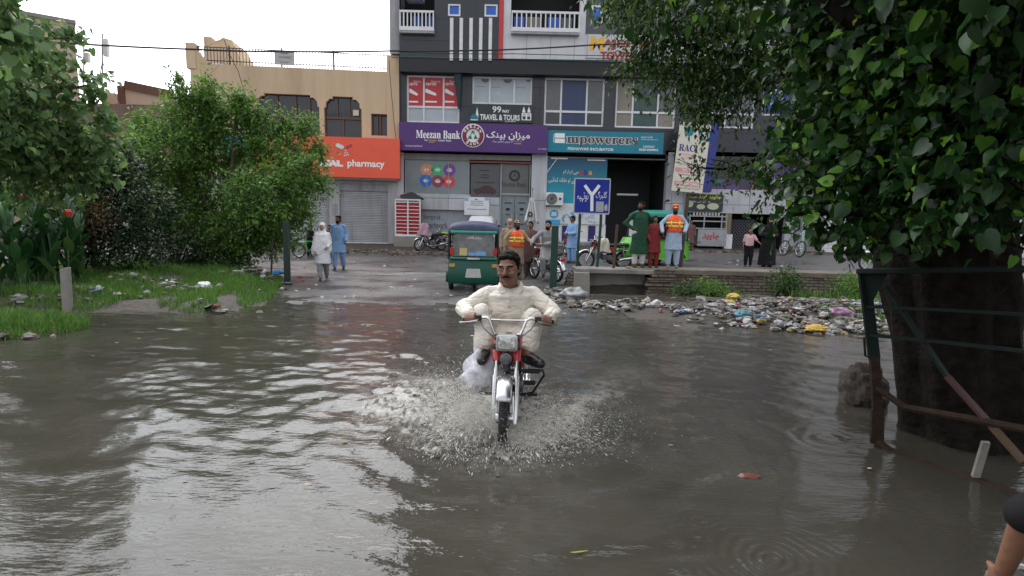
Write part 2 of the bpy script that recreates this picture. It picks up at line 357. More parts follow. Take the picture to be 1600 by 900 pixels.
def grid_mesh(name, X, Y, Z, mat, smooth=True):
    h, w_ = X.shape; V = np.stack([X, Y, Z], -1).reshape(-1, 3); i = np.arange(h * w_).reshape(h, w_)
    F = np.stack([i[:-1, :-1], i[:-1, 1:], i[1:, 1:], i[1:, :-1]], -1).reshape(-1, 4)
    return raw_mesh(name, V, F, mat, smooth=smooth)

# ground material: wet mud and soil
def mat_ground():
    m, t, b = new_mat('soil'); N = t.nodes.new; l = t.links.new
    co = N('ShaderNodeTexCoord'); a = N('ShaderNodeTexNoise'); a.inputs['Scale'].default_value = .9; a.inputs['Detail'].default_value = 9; a.inputs['Roughness'].default_value = .7
    l(co.outputs['Object'], a.inputs['Vector']); r = N('ShaderNodeValToRGB'); e = r.color_ramp.elements
    e[0].position = .32; e[0].color = (.026, .021, .016, 1); e[1].position = .68; e[1].color = (.085, .068, .052, 1); l(a.outputs['Fac'], r.inputs['Fac']); l(r.outputs[0], b.inputs['Base Color'])
    g = N('ShaderNodeTexNoise'); g.inputs['Scale'].default_value = 14; g.inputs['Detail'].default_value = 8; l(co.outputs['Object'], g.inputs['Vector'])
    bp = N('ShaderNodeBump'); bp.inputs['Strength'].default_value = .8; bp.inputs['Distance'].default_value = .06; l(g.outputs['Fac'], bp.inputs['Height']); l(bp.outputs[0], b.inputs['Normal'])
    q = N('ShaderNodeMapRange'); q.inputs['To Min'].default_value = .45; q.inputs['To Max'].default_value = .95; l(a.outputs['Fac'], q.inputs['Value']); l(q.outputs[0], b.inputs['Roughness']); return m
def mat_asphalt():
    m, t, b = new_mat('wet_asphalt'); N = t.nodes.new; l = t.links.new
    co = N('ShaderNodeTexCoord'); a = N('ShaderNodeTexNoise'); a.inputs['Scale'].default_value = .55; a.inputs['Detail'].default_value = 8; a.inputs['Roughness'].default_value = .62; l(co.outputs['Object'], a.inputs['Vector'])
    r = N('ShaderNodeValToRGB'); e = r.color_ramp.elements; e[0].position = .3; e[0].color = (.05, .048, .048, 1); e[1].position = .72; e[1].color = (.115, .108, .104, 1); l(a.outputs['Fac'], r.inputs['Fac'])
    g = N('ShaderNodeTexNoise'); g.inputs['Scale'].default_value = 70; g.inputs['Detail'].default_value = 3; l(co.outputs['Object'], g.inputs['Vector'])
    mu = N('ShaderNodeMix'); mu.data_type = 'RGBA'; mu.blend_type = 'OVERLAY'; mu.inputs['Factor'].default_value = .6; l(r.outputs[0], mu.inputs['A']); l(g.outputs['Fac'], mu.inputs['B']); l(mu.outputs['Result'], b.inputs['Base Color'])
    q = N('ShaderNodeMapRange'); q.inputs['From Min'].default_value = .35; q.inputs['From Max'].default_value = .65; q.inputs['To Min'].default_value = .14; q.inputs['To Max'].default_value = .62; l(a.outputs['Fac'], q.inputs['Value']); l(q.outputs[0], b.inputs['Roughness'])
    bp = N('ShaderNodeBump'); bp.inputs['Strength'].default_value = .35; bp.inputs['Distance'].default_value = .012; l(g.outputs['Fac'], bp.inputs['Height']); l(bp.outputs[0], b.inputs['Normal']); return m
MUD = mat_ground(); ASPH = mat_asphalt()
xs = np.concatenate([[-900, -300, -120, -70], np.arange(-45, -14, .8), np.arange(-14, 14, .16), np.arange(14, 45, .8), [70, 120, 300, 900]])
ys = np.concatenate([[-900, -300, -100, -40], np.arange(-15, 2, .8), np.arange(2, 20, .16), np.arange(20, 36, .5), [50, 120, 300, 900]])
X, Y = np.meshgrid(xs, ys); Z = height(X, Y) - .012 + (vnoise(X * 3, Y * 3, 9) - .5) * .05 * ((Y > 10) | (X > 2.2)) - .02
# keep the road sheet clear of the soil
onroad = (X > roadL(Y) + .15) & (X < roadR(Y) - .15) & (Y < 28.3); Z = np.where(onroad, Z - .05, Z)
tag(grid_mesh('ground', X, Y, Z, MUD), kind='structure')
yy = np.concatenate([np.arange(-40, 2, 1.5), np.arange(2, 18, .2), np.arange(18, 28.01, .25)]); tt = np.linspace(0, 1, 120)
yl = np.clip(roadL(yy), -60, 60) + (vnoise(yy * 2.3, yy * 0, 4) - .5) * .5; yr = np.clip(roadR(yy), -60, 60) + (vnoise(yy * 2.3, yy * 0 + 9, 4) - .5) * .3
X = yl[:, None] + (yr - yl)[:, None] * tt[None, :]; Y = np.repeat(yy[:, None], len(tt), 1)
Z = street(X, Y) + .004 - np.where((X > 1.2) & (Y < WALL_Y + .3), .5, 0) - .06 * sm(27.2, 28, Y + (vnoise(X, Y, 2) - .5) * 1.6)
tag(grid_mesh('road', X, Y, Z, ASPH), kind='structure')

# ---- water: one rippled sheet, finer towards the camera
BX, BY = -.03, 4.75    # where the front wheel ploughs through
def waves(X, Y):
    Z = np.zeros_like(X); rg = np.random.default_rng(3)
    env = .35 + 1.3 * vnoise(X * .42 + 3, Y * .42, 21, 3) ** 1.5
    calm = 1 - .62 * (1 - sm(3.4, 5.2, Y)) * (1 - .4 * sm(0, 2, X))
    for i in range(46):
        lam = .16 * (1.075 ** i) * .9; lam = min(lam, 1.6); th = math.pi / 2 + rg.normal(0, .42) + (.5 if i % 3 == 0 else 0)
        k = 2 * math.pi / lam; a = .0018 * (lam / .3) ** .9 * rg.uniform(.4, 1.1) * (.55 if lam > .7 else 1)
        ph = rg.uniform(0, 6.28); wob = vnoise(X * 1.1 + i, Y * 1.1, i, 2) * 3.5
        Z += a * np.sin(k * (X * math.cos(th) + Y * math.sin(th)) + ph + wob)
    Z *= .86 * env * calm * (1 - .12 * sm(.4, 3.2, X)) * (1 - .25 * sm(8, 13, Y))
    r = np.hypot((X - BX), (Y - BY)) + 1e-6
    wob = (vnoise(X * 2.2, Y * 2.2, 31, 3) - .5) * 5
    Z += .011 * np.sin(2 * math.pi * r / .42 + wob) * np.exp(-r / 1.9) * sm(.5, 1.2, r)
    # rings of raindrops and bubbles on the near right and by the gate
    for cx, cy, A, rr_, lam in ((1.36, 2.92, .0035, .3, .062), (1.12, 3.3, .002, .12, .05), (2.6, 4.75, .0018, .5, .13)):
        q = np.hypot(X - cx, Y - cy); Z += A * np.sin(2 * math.pi * q / lam + vnoise(X * 7, Y * 7, 8, 3) * 6) * np.exp(-(q / rr_) ** 2)
    # churned water and a V of bow waves round the motorcycle
    wob2 = (vnoise(X * 3.1, Y * 3.1, 61, 3) - .5) * .35
    ch = np.exp(-((X - BX + .05) / .5) ** 2 - ((Y - BY - .35) / .8) ** 2)
    dy = Y - BY + .25
    for sg in (-1, 1):
        c = BX + sg * (.12 + .62 * np.clip(dy, 0, 3) ** .8) ; d = (X - c + wob2) / (.10 + .12 * np.clip(dy, 0, 3)); rdg = np.exp(-d * d) * sm(-.12, .1, dy) * np.exp(-np.clip(dy, 0, 9) / 1.1)
        Z += rdg * (.085 if sg < 0 else .065); ch = np.maximum(ch, rdg * .95)
    ch = np.maximum(ch, .45 * np.exp(-((X - BX + .8) / .5) ** 2 - ((Y - BY - .95) / .8) ** 2))
    t = vnoise(X * 9, Y * 7, 41, 4) - .5; t2 = vnoise(X * 31, Y * 23, 43, 4) - .5
    Z += ch * (.10 * t + .055 * t2 + .01)
    return Z, ch
rows = 560; cols = 760
dist = np.concatenate([[-40, -12, -3, .5, 1.3], 1.9 * (15.5 / 1.9) ** np.linspace(0, 1, rows), [18, 22, 30]])
u = np.linspace(-1, 1, cols); u = u * (1 + .8 * np.abs(u) ** 6)
X = (np.maximum(np.abs(dist), 2.)[:, None] * .93 + .6) * u[None, :]; Y = np.repeat(dist[:, None], cols, 1)
far = (dist < 1.5) | (dist > 15.6); X[far] = u[None, :] * 20
Z, ch = waves(X, Y); Z[far] = 0
# water stays off the dry road
Z = Z - .5 * sm(15, 16.5, Y)
fn = vnoise(X * 13 + Y * 3, Y * 10 - X * 4, 51, 5); fn2 = vnoise(X * 47 - Y * 9, Y * 30 + X * 13, 57, 4)
foam = np.clip(ch * 1.7 - .1, 0, 1) * np.clip((fn * .55 + fn2 * .45 - .36) * 4.5, 0, 1)
rr0 = np.hypot((X - BX + .1), (Y - BY - .35) * .62); foam = np.maximum(foam, .6 * np.exp(-(rr0 / .85) ** 2) * sm(BY - .75, BY - .1, Y) * np.clip((fn * .4 + fn2 * .6 - .53) * 9, 0, 1))
bl_ = np.exp(-((X - BX + .8) / .55) ** 2 - ((Y - BY - .95) / .85) ** 2); foam = np.maximum(foam, .85 * bl_ * np.clip((fn * .5 + fn2 * .5 - .42) * 6, 0, 1))
foam = np.maximum(foam, .45 * np.clip((vnoise(X * 3 + 40, Y * 10, 55, 5) * .6 + fn2 * .4 - .62) * 14, 0, 1) * sm(8.8, 12.5, Y) * (X < 6))
wt = grid_mesh('water', X, Y, Z, None or M('water_dummy', (.1, .1, .1)))
at_ = wt.data.attributes.new('foam', 'FLOAT', 'POINT'); at_.data.foreach_set('value', np.clip(foam, 0, 1).ravel().astype(np.float32))
m, t, b = new_mat('flood_water'); N = t.nodes.new; l = t.links.new
an = N('ShaderNodeAttribute'); an.attribute_name = 'foam'; co = N('ShaderNodeTexCoord')
n1 = N('ShaderNodeTexNoise'); n1.inputs['Scale'].default_value = .8; n1.inputs['Detail'].default_value = 6; l(co.outputs['Object'], n1.inputs['Vector'])
r = N('ShaderNodeValToRGB'); e = r.color_ramp.elements; e[0].position = .3; e[0].color = (.040, .036, .028, 1); e[1].position = .7; e[1].color = (.064, .058, .047, 1); l(n1.outputs['Fac'], r.inputs['Fac'])
mm = N('ShaderNodeMix'); mm.data_type = 'RGBA'; l(an.outputs['Fac'], mm.inputs['Factor']); l(r.outputs[0], mm.inputs['A']); mm.inputs['B'].default_value = (.42, .40, .36, 1); l(mm.outputs['Result'], b.inputs['Base Color'])
q = N('ShaderNodeMapRange'); q.inputs['To Min'].default_value = .035; q.inputs['To Max'].default_value = .5; l(an.outputs['Fac'], q.inputs['Value']); l(q.outputs[0], b.inputs['Roughness']); b.inputs['IOR'].default_value = 1.33
mp = N('ShaderNodeMapping'); mp.inputs['Scale'].default_value = (7, 16, 1); l(co.outputs['Object'], mp.inputs['Vector']); n2 = N('ShaderNodeTexNoise'); n2.inputs['Scale'].default_value = 1.6; n2.inputs['Detail'].default_value = 3; l(mp.outputs[0], n2.inputs['Vector'])
bp = N('ShaderNodeBump'); bp.inputs['Strength'].default_value = .2; bp.inputs['Distance'].default_value = .02; l(n2.outputs['Fac'], bp.inputs['Height']); l(bp.outputs[0], b.inputs['Normal'])
wt.data.materials.clear(); wt.data.materials.append(m); tag(wt, kind='structure'); WATER = m

# ---- grass on the bank and the island: blades, one mass nobody could count
GRASS = Mleaf('grass_blades', (.045, .125, .018), (.095, .23, .04), (.22, .24, .08), rough=.5, trans=.35)
def blades(name, n, xr, yr, hh, keep, label, seed):
    rg = np.random.default_rng(seed); x = rg.uniform(*xr, n); y = rg.uniform(*yr, n); z = height(x, y); k = keep(x, y, z); x, y, z = x[k], y[k], z[k]; n = len(x)
    h = hh * rg.uniform(.45, 1.25, n) * (.55 + .9 * vnoise(x * 2, y * 2, seed)); a = rg.uniform(0, 6.28, n); wd = rg.uniform(.004, .008, n); ln = rg.uniform(.1, .7, n) * h; b = rg.uniform(0, 6.28, n)
    z = z - .05
    dx, dy = np.cos(a) * wd, np.sin(a) * wd; V = np.zeros((n, 5, 3)); V[:, 0] = np.stack([x - dx, y - dy, z], -1); V[:, 1] = np.stack([x + dx, y + dy, z], -1)
    mx_, my_ = x + np.cos(b) * ln * .4, y + np.sin(b) * ln * .4; V[:, 2] = np.stack([mx_ + dx * .8, my_ + dy * .8, z + h * .65], -1); V[:, 3] = np.stack([mx_ - dx * .8, my_ - dy * .8, z + h * .65], -1)
    V[:, 4] = np.stack([x + np.cos(b) * ln, y + np.sin(b) * ln, z + h], -1); i = np.arange(n)[:, None] * 5
    F = np.concatenate([i + [0, 1, 2], i + [0, 2, 3], i + [3, 2, 4]], 0)
    return tag(raw_mesh(name, V.reshape(-1, 3), F, GRASS), label, 'grass', kind='stuff')
blades('bank_grass', 60000, (-12, -4.2), (10.3, 17.5), .17, lambda x, y, z: (z > .02) & (x < roadL(y) - .1) & (vnoise(x * .9, y * .9, 77) * .75 + vnoise(x * 5, y * 5, 79) * .25 > .41), 'short bright green grass on the bank along the flood', 5)
blades('island_grass', 22000, (-9.5, -5.3), (7.1, 10.2), .17, lambda x, y, z: z > .0, 'lush green grass patch standing out of the water', 6)
blades('far_bank_grass', 9000, (4.2, 11), (9.8, 16.3), .22, lambda x, y, z: (z > .04) & (vnoise(x * .8, y * .8, 78) > .55), 'patchy weeds growing among the rubbish', 8)
# ================================================================ BUILDINGS
CHAR = Mpanel('charcoal_cladding', (.028, .032, .044), (.012, .013, .018), 1.25, 1.0, rough=.32, gw=.008)
WPAN = Mpanel('white_cladding', (.62, .62, .65), (.07, .07, .08), 1.17, 9.0, rough=.35, gw=.009, stain=.3)
GPAN = Mpanel('pale_grey_cladding', (.50, .51, .54), (.09, .09, .10), 1.7, 2.4, rough=.38, gw=.012, stain=.35)
GREY = M('grey_plaster', (.36, .36, .38), .7, stain=.5, streak=True, bump=.2)
WHITE = M('white_paint', (.72, .72, .73), .45, var=.1, stain=.25)
WMET = M('white_metal', (.72, .72, .73), .35, var=.08, stain=.2)
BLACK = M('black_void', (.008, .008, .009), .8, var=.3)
DARKG = M('dark_glass', (.02, .022, .026), .08, var=.3, scale=1.2, spec=.6)
GREYG = M('grey_glass', (.11, .115, .12), .1, var=.25, scale=1.1)
BLUEG = M('blue_curtain', (.025, .045, .12), .35, var=.35, scale=3, streak=True)
TEALG = M('green_glass', (.02, .06, .055), .12, var=.3, scale=1.5)
TANG = M('pale_curtain', (.26, .23, .19), .5, var=.2, scale=4, streak=True)
FROST = M('frosted_glass', (.42, .46, .50), .25, var=.12, scale=1.5)
BLUE = M('bright_blue_shutter', (.02, .12, .55), .35, var=.2, scale=2)
REDST = M('red_stripe', (.55, .03, .03), .4)
ORANGE = M('orange_red_board', (.80, .10, .045), .42, var=.07, scale=2, stain=.08)
BEIGE = M('buff_plaster', (.60, .445, .29), .8, var=.14, scale=1.4, stain=.38, bump=.25, bscale=30, streak=True)
PINKB = M('pinkish_plaster', (.50, .38, .30), .8, var=.1, scale=1., stain=.3, streak=True)
BRICK = Mpanel('brick', (.20, .10, .065), (.22, .19, .16), .24, .078, rough=.85, gw=.012, offset=.5, mort_bump=.8, col2=(.13, .065, .05), stain=.5)
SHUT = Mpanel('roller_shutter', (.47, .48, .50), (.24, .245, .26), 40, .085, rough=.38, gw=.014, stain=.5, var=.2, mort_bump=1)
BROWNF = M('brown_frame', (.12, .055, .035), .5)
PURP = M('purple_board', (.075, .02, .16), .4, var=.1, scale=1.2, stain=.1)
TEAL = M('teal_board', (.0, .19, .27), .4, var=.12, scale=1.2)
LET = M('white_letters', (.82, .82, .80), .5, var=.05)
LETD = M('dark_letters', (.03, .03, .04), .5); LETY = M('yellow_letters', (.80, .46, .02), .45); LETR = M('red_letters', (.38, .03, .03), .4); LETB = M('navy_letters', (.03, .05, .22), .5)
LETG = M('green_letters', (.0, .16, .10), .5); LETM = M('maroon_letters', (.20, .02, .05), .5); PINK = M('pink_print', (.70, .30, .30), .6); LBLUE = M('sky_blue_print', (.06, .35, .62), .5); GOLD = M('gold_print', (.55, .36, .12), .5)
CONC = M('weathered_concrete', (.26, .245, .22), .85, var=.2, scale=3, stain=.55, bump=.5, bscale=25)
IRON = M('dark_iron', (.04, .035, .035), .6, stain=.3)

FT = Fac((0, 32), 0)
def r_(x0, y0, x1, y1, n=0.): return FT.rect(x0, y0, x1, y1, n)
def slab(mb, f, px, n0=0., n1=.05, mi=0):
    """a slab standing n0..n1 proud of facade f over a pixel rectangle"""
    u0, u1, z0, z1 = f.rect(*px, n=n1); mb.mat(mi).box(u0, u1, -n1, -n0, z0, z1); return u0, u1, z0, z1

tower = thing('commercial_building', 'tall charcoal and white clad commercial building with shops at its foot', 'building', FT.at(FT.uz(800, 380)[0], Tz(0, 31.5)))
TO = tower.location.copy(); OFF = Vector((TO.x, TO.y - TO.y, TO.z))   # children are drawn in facade coordinates, shifted to the base
class TM(MB):
    def __init__(s): super().__init__(OFF)
    def put(s, name, mats, parent=None, **k): return s.build(name, mats, parent or tower, **k)
U = lambda px, py=200: FT.uz(px, py)[0]
Zz = lambda py, px=800: FT.uz(px, py)[1]
uL, uR = U(612), U(1268, 200)
zTop, zOv0, zOv1 = 27, Zz(95, 760), Zz(109, 760)
zSg = Zz(238, 800); zBase = Zz(381, 800) - .5
# upper block, overhanging by half a metre
ov = -.5
def ro(*p): return FT.rect(*p, n=.5)
bal1 = ro(624.5, -60, 679, 44); bal2 = ro(799, -60, 907, 46)
w1 = ro(700, 6, 719.5, 25); w2 = ro(757, 6.5, 777.5, 26)
a0, a1 = ro(779.5, 0, 786, 90)[:2]
mb = TM(); holes(mb, FT.uz(624, 50, .5)[0], a0, zOv0, zTop, [bal1, w1, w2], ov, .35); mb.put('upper_wall', CHAR)
mb = TM(); mb.box(a0, a1, ov - .04, ov + .1, zOv0 - .02, zTop); mb.put('red_stripe', REDST)
c0 = FT.uz(915, 40, .5)[0]; zb = FT.uz(950, 56, .5)[1]
mb = TM(); holes(mb, a1, c0, zOv0, zTop, [bal2], ov, .35); mb.box(c0, FT.uz(1240, 60, .5)[0], ov, ov + .3, zOv0, zb); mb.put('white_panel_wall', WPAN)
w3 = ro(924, 8, 941, 36); w4 = ro(941.5, 10, 954, 36)
mb = TM(); holes(mb, c0, uR, zb, zTop, [w3, w4], ov + .03, .35); mb.put('upper_wall', M('slate_cladding', (.07, .075, .09), .35, stain=.2))
mb = TM(); mb.box(uL, FT.uz(624, 50, .5)[0], ov + .12, 6, Zz(87, 618), zTop); mb.put('corner_pier', GREY)
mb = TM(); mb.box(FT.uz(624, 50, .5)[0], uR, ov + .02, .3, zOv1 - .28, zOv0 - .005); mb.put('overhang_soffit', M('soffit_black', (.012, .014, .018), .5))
mb = TM(); mb.box(FT.uz(624, 50, .5)[0], FT.uz(1240, 60, .5)[0], ov - .03, ov + .01, zOv0 - .045, zOv0 - .005); mb.put('edge_trim', M('teal_trim', (.02, .10, .09), .4))
for k, x in enumerate((705.5, 720.5, 735.8, 751, 766)):
    a, b, c, d = FT.rect(x - 2.6, 28, x + 2.6, 94.5, n=.56); mb = TM(); mb.box(a, b, ov - .07, ov + .0, c, d); mb.put('white_fin', WHITE)
def window(rc, y, pane, bars=(), hbars=(), fw=.07, frame=WMET, parent=None, panes=None, name='window'):
    """frame, mullions and panes set in an opening; bars/hbars are fractions"""
    a, b, c, d = rc; f = TM(); f.box(a, b, y - .05, y + .05, c, c + fw); f.box(a, b, y - .05, y + .05, d - fw, d); f.box(a, a + fw, y - .048, y + .05, c + fw, d - fw); f.box(b - fw, b, y - .048, y + .05, c + fw, d - fw)
    for t in bars: x = a + (b - a) * t; f.box(x - fw * .5, x + fw * .5, y - .044, y + .05, c + fw, d - fw)
    for t in hbars: z = c + (d - c) * t; f.box(a + fw, b - fw, y - .052, y + .05, z - fw * .6, z + fw * .6)
    o = f.put(name, frame, parent)
    for q in (panes or [(a + .01, b - .01, c + .01, d - .01, pane)]):
        g = TM(); g.box(q[0], q[1], y + .0, y + .03, q[2], q[3]); g.build('pane', q[4], o)
    return o
for rc in (w1, w2): window(rc, ov + .06, BLUE, fw=.08)
window(w3, ov + .06, BLUE, fw=.09); window(w4, ov + .2, BLACK, fw=.04)
def balcony(rc, npx, x0, x1, y0, y1, doors):
    a, b, c, d = rc; k = TM(); k.box(a - .5, b + .5, ov + 1.5, ov + 1.6, c - .3, d + .1); k.put('recess_wall', BLACK)
    for p0, p1, m_ in doors:
        e = ro(p0, 16, p1, 42); q = TM(); q.box(e[0], e[1], ov + 1.38, ov + 1.46, c - .1, c + 1.0); q.put('balcony_door', m_)
    e0, e1, z0, z1 = FT.rect(x0, y0, x1, y1, n=.75); q = TM()
    q.box(e0, e1, ov - .27, ov - .2, z1 - .1, z1); q.box(e0, e1, ov - .29, ov + .06, z0 - .05, z0 + .13)
    n = npx
    for i in range(n):
        x = e0 + .03 + (e1 - e0 - .06) * i / (n - 1); q.box(x - .03, x + .03, ov - .26, ov - .21, z0 + .13, z1 - .1)
    q.put('balcony_railing', WMET)
    t = TM(); t.box(e0, e1, ov - .27, ov - .0, z0 - .16, z0 - .052); t.put('balcony_slab', GREY)
balcony(bal1, 10, 624, 678, 16, 46, [(637, 655, BLUE), (658, 676, BLUE)]); balcony(bal2, 15, 799, 906, 17.5, 48, [(803, 820, BLUE), (822, 845, TANG), (858, 877, BLUE), (880, 898, GREYG)])
k = TM(); e = ro(636, -4, 662, 2.5); k.box(e[0], e[1], ov - .3, ov + .3, e[2], e[3] + .4); k.build('air_conditioner_box', FROST, tower)

# middle storey: charcoal wall with window bands
m1 = r_(635.5, 118, 718, 192); m2 = r_(738, 120, 831.5, 163); m3 = r_(850.5, 122, 944, 197); m4 = r_(962, 123, 1056, 200); m5 = r_(1192, 131, 1256, 181); m6 = r_(1090, 125, 1180, 200)
shopL = r_(627.5, 246, 735, 382); entry = r_(733, 250, 829, 374); shopM = r_(853, 242, 948, 351); dark1 = r_(948, 243, 1040, 384)
mb = TM(); holes(mb, U(622), uR, Zz(243, 800), zOv0 + .1, [m1, m2, m3, m4, m5, m6], 0, .3); mb.put('middle_wall', CHAR)
def mid(rc, bars, hb, cols, low=None, y=.12):
    a, b, c, d = rc; xs_ = [a] + [a + (b - a) * t for t in bars] + [b]; ps = []
    h = c + (d - c) * hb if hb else c
    for i in range(len(xs_) - 1):
        ps.append((xs_[i] + .01, xs_[i + 1] - .01, h + .01, d - .01, cols[i]))
        if hb: ps.append((xs_[i] + .01, xs_[i + 1] - .01, c + .01, h - .01, (low or cols)[i]))
    return window(rc, y, None, bars, [hb] if hb else [], fw=.085, panes=ps)
RED = M('red_poster', (.50, .022, .03), .35, var=.1, scale=2)
win1 = mid(m1, (.32, .695), .34, [RED, RED, RED], [FROST] * 3)
win2 = mid(m2, (.29, .70), 0, [FROST] * 3)
mid(m3, (.28, .71), .305, [GREYG, BLUEG, GREYG], [DARKG, BLUEG, DARKG]); mid(m4, (.29, .71), .32, [TANG, TEALG, GREYG], [TANG, TEALG, TANG])
NAVY = M('navy_poster', (.02, .07, .36), .4, var=.15, scale=2)
win5 = mid(m5, (.5,), 0, [NAVY, NAVY]); mid(m6, (.5,), .3, [DARKG, GREYG])
# prints on the windows
t = TM()
for i, (p0, p1) in enumerate(((636.5, 659), (661, 690.5), (692.5, 716))):
    wd = p1 - p0
    a, b, c, d = r_(p0 + wd * .12, 128.7, p0 + wd * .68, 134.3); put_text(t, 'cargo', a, b, c, d, .115, bold=.02, shear=.2)
    a, b, c, d = r_(p0 + wd * .42, 124.3, p0 + wd * .9, 128.2); put_text(t, 'leisure', a, b, c, d, .115)
    a, b, c, d = r_(p0 + wd * .1, 139.5, p0 + wd * .66, 147.5); t.add([(a, .114, d), (a + .05, .114, d + .06), (b, .114, c + .09), (b + .04, .114, c), (b - .05, .114, c - .03), (a, .114, d - .13)], [(0, 1, 2, 3, 4, 5)])
    a, b, c, d = r_(p0 + wd * .08, 157, p0 + wd * .72, 159.5); t.box(a, b, .113, .118, c, d)
t.build('poster_print', LET, win1)
t = TM()
for p0, r0 in ((758, 6), (793, 7), (826, 5)):
    a, z = FT.uz(p0, 125); t.prism([(a + r0 / 29.7 * math.cos(q), z + .1 - r0 / 29.7 * math.sin(q)) for q in np.linspace(0, math.pi, 12)], .112, .118)
for p0, p1, yy_ in ((743, 757, 134), (766, 782, 135), (806, 822, 136)): a, b, c, d = r_(p0, yy_, p1, yy_ + .7); t.box(a, b, .112, .118, c, d)
t.build('window_print', M('grey_print', (.16, .17, .18), .5), win2)
t = TM()
for p0 in (1240, 1212):
    a, z = FT.uz(p0, 149); rr = 7.5 / 29.7
    t.torus((a, .112, z), (0, 1, 0), rr, .012, 24, 4); tooth = [(-.12, .1), (-.06, .14), (0, .1), (.06, .14), (.12, .1), (.11, -.02), (.06, -.15), (.03, -.02), (0, .0), (-.03, -.02), (-.06, -.15), (-.11, -.02)]
    t.tube([(a + x, .112, z + y) for x, y in tooth + tooth[:1]], .012, 4, cap=False); e = FT.rect(p0 - 7, 160, p0 + 6, 163.5); t.box(e[0], e[1], .112, .118, e[2], e[3])
t.build('window_print', M('pale_blue_print', (.45, .6, .8), .5), win5)

# ground storey: piers, lintels and openings
for p0, p1 in ((622, 631), (829.5, 853.5), (1040, 1049)): mb = TM(); e = r_(p0, 238, p1, 384); mb.box(e[0], e[1], -.06, .5, zBase, e[3]); mb.put('pier', GPAN)
mb = TM(); e = r_(631, 238.5, 829.5, 251); mb.box(e[0], e[1], .0, .4, e[2], e[3]); e = r_(853.5, 240, 1040, 245); mb.box(e[0], e[1], .0, .4, e[2] - .1, e[3]); e = r_(1040, 238, 1268, 245); mb.box(e[0], uR, .0, .4, e[2], e[3]); mb.put('lintel', M('drab_lintel', (.24, .235, .22), .7, stain=.4, streak=True))
BGW = M('bank_window_film', (.20, .235, .25), .22, var=.16, scale=1.2)
e = r_(632.5, 247, 733.5, 303); bw = TM(); bw.box(*e[:2], .1, .16, *e[2:]); bwin = bw.put('bank_window', BGW)
f = TM()
for q in (e[0], e[0] + (e[1] - e[0]) / 3, e[0] + (e[1] - e[0]) * 2 / 3, e[1] - .06): f.box(q, q + .035 if q > e[0] else q + .06, .07, .1, e[2], e[3])
f.box(e[0], e[1], .06, .1, e[3] - .1, e[3]); f.build('window_frame', M('steel_frame', (.3, .31, .33), .4), bwin)
for (px, py), cm in zip(((666, 265), (683.5, 265), (702, 265.5), (665, 282), (683.5, 283), (701, 283.5)), ((.62, .27, .13), (.06, .38, .16), (.19, .05, .28), (.02, .13, .50), (.26, .05, .08), (.58, .06, .07))):
    u, z = FT.uz(px, py); d = TM(); d.disc(u, z, .315, .095 - (.004 if py > 270 else 0), 28); dd = d.build('round_print', M('circle_%02d%02d' % (cm[0] * 99, cm[1] * 99), cm, .4), bwin)
    q = TM(); q.box(u - .14, u + .14, .082, .088, z - .02, z + .03); q.box(u - .1, u + .1, .082, .088, z - .08, z - .045); q.box(u - .08, u + .08, .082, .088, z + .06, z + .09); q.build('circle_lettering', LET, dd)
mb = TM(); e = r_(631, 303, 735, 327.5); mb.box(e[0], e[1], -.05, .3, e[2], e[3]); mb.put('panel_band', GPAN)
mb = TM(); e = r_(631, 327.5, 735, 382); mb.box(e[0], e[1], .15, .3, zBase, e[3]); lw = mb.put('lower_wall', M('blue_grey_print', (.33, .36, .40), .4, stain=.2, var=.1))
t = TM(); e = r_(661, 335, 688, 344.5); put_text(t, serif('largest'), *e, .14); e = r_(668, 347, 699, 357); put_text(t, serif('network'), *e, .14); t.build('wall_lettering', M('grey_blue_letters', (.10, .12, .17), .5), lw)
# entrance
mb = TM(); e = r_(733, 250.5, 829, 255); mb.box(e[0], e[1], .0, .3, e[2], e[3]); mb.put('door_header', M('rust_red_header', (.22, .05, .03), .5))
e = r_(735, 256, 781, 308); mb = TM(); mb.box(*e[:2], .2, .26, *e[2:]); cw = mb.put('entrance_window', M('dark_poster', (.075, .08, .085), .2, var=.2, scale=1.5))
u0, u1, z0, z1 = r_(739, 289, 775, 303.5)
car = [(0, .3), (.02, .55), (.12, .62), (.28, .68), (.42, .95), (.62, 1), (.8, .88), (.9, .62), (.99, .5), (1, .2), (.9, .1), (.88, .0), (.78, 0), (.75, .12), (.27, .1), (.24, 0), (.13, 0), (.1, .12)]
q = TM(); q.prism([(u0 + (u1 - u0) * x, z0 + (z1 - z0) * y) for x, y in car], .188, .196); q.build('car_print', M('maroon_print', (.05, .015, .018), .3), cw)
q = TM()
for y_, w_ in ((265, 8), (272, 7), (276, 7), (284, 15)): e = r_(757 - w_, y_, 757 + w_, y_ + 1.6); q.box(e[0], e[1], .188, .196, e[2], e[3])
q.build('window_lettering', M('dim_letters', (.03, .03, .035), .4), cw)
e = r_(735, 308, 781, 376); mb = TM(); mb.box(e[0], e[1], .15, .3, zBase, e[3]); e = r_(766, 309, 780, 320); mb.mat(1).box(e[0], e[1], .11, .15, e[2], e[3]); mb.put('entrance_wall', [GPAN, FROST])
e = r_(783, 256, 826, 302); mb = TM(); mb.box(*e[:2], .2, .26, *e[2:]); fan = mb.put('fanlight', M('taupe_glass', (.13, .128, .125), .2, var=.15, scale=1.5))
q = TM(); u, z = FT.uz(804, 274); q.torus((u, .192, z), (0, 1, 0), .235, .05, 28, 6); q.tube([(u - .09, .19, z - .08), (u, .19, z + .1), (u + .09, .19, z - .08)], .022, 6); e = r_(784, 284, 822, 291.5); put_text(q, serif('Meezan Bank'), *e, .192); q.build('glass_lettering', M('dim_letters', (.03, .03, .035), .4), fan)
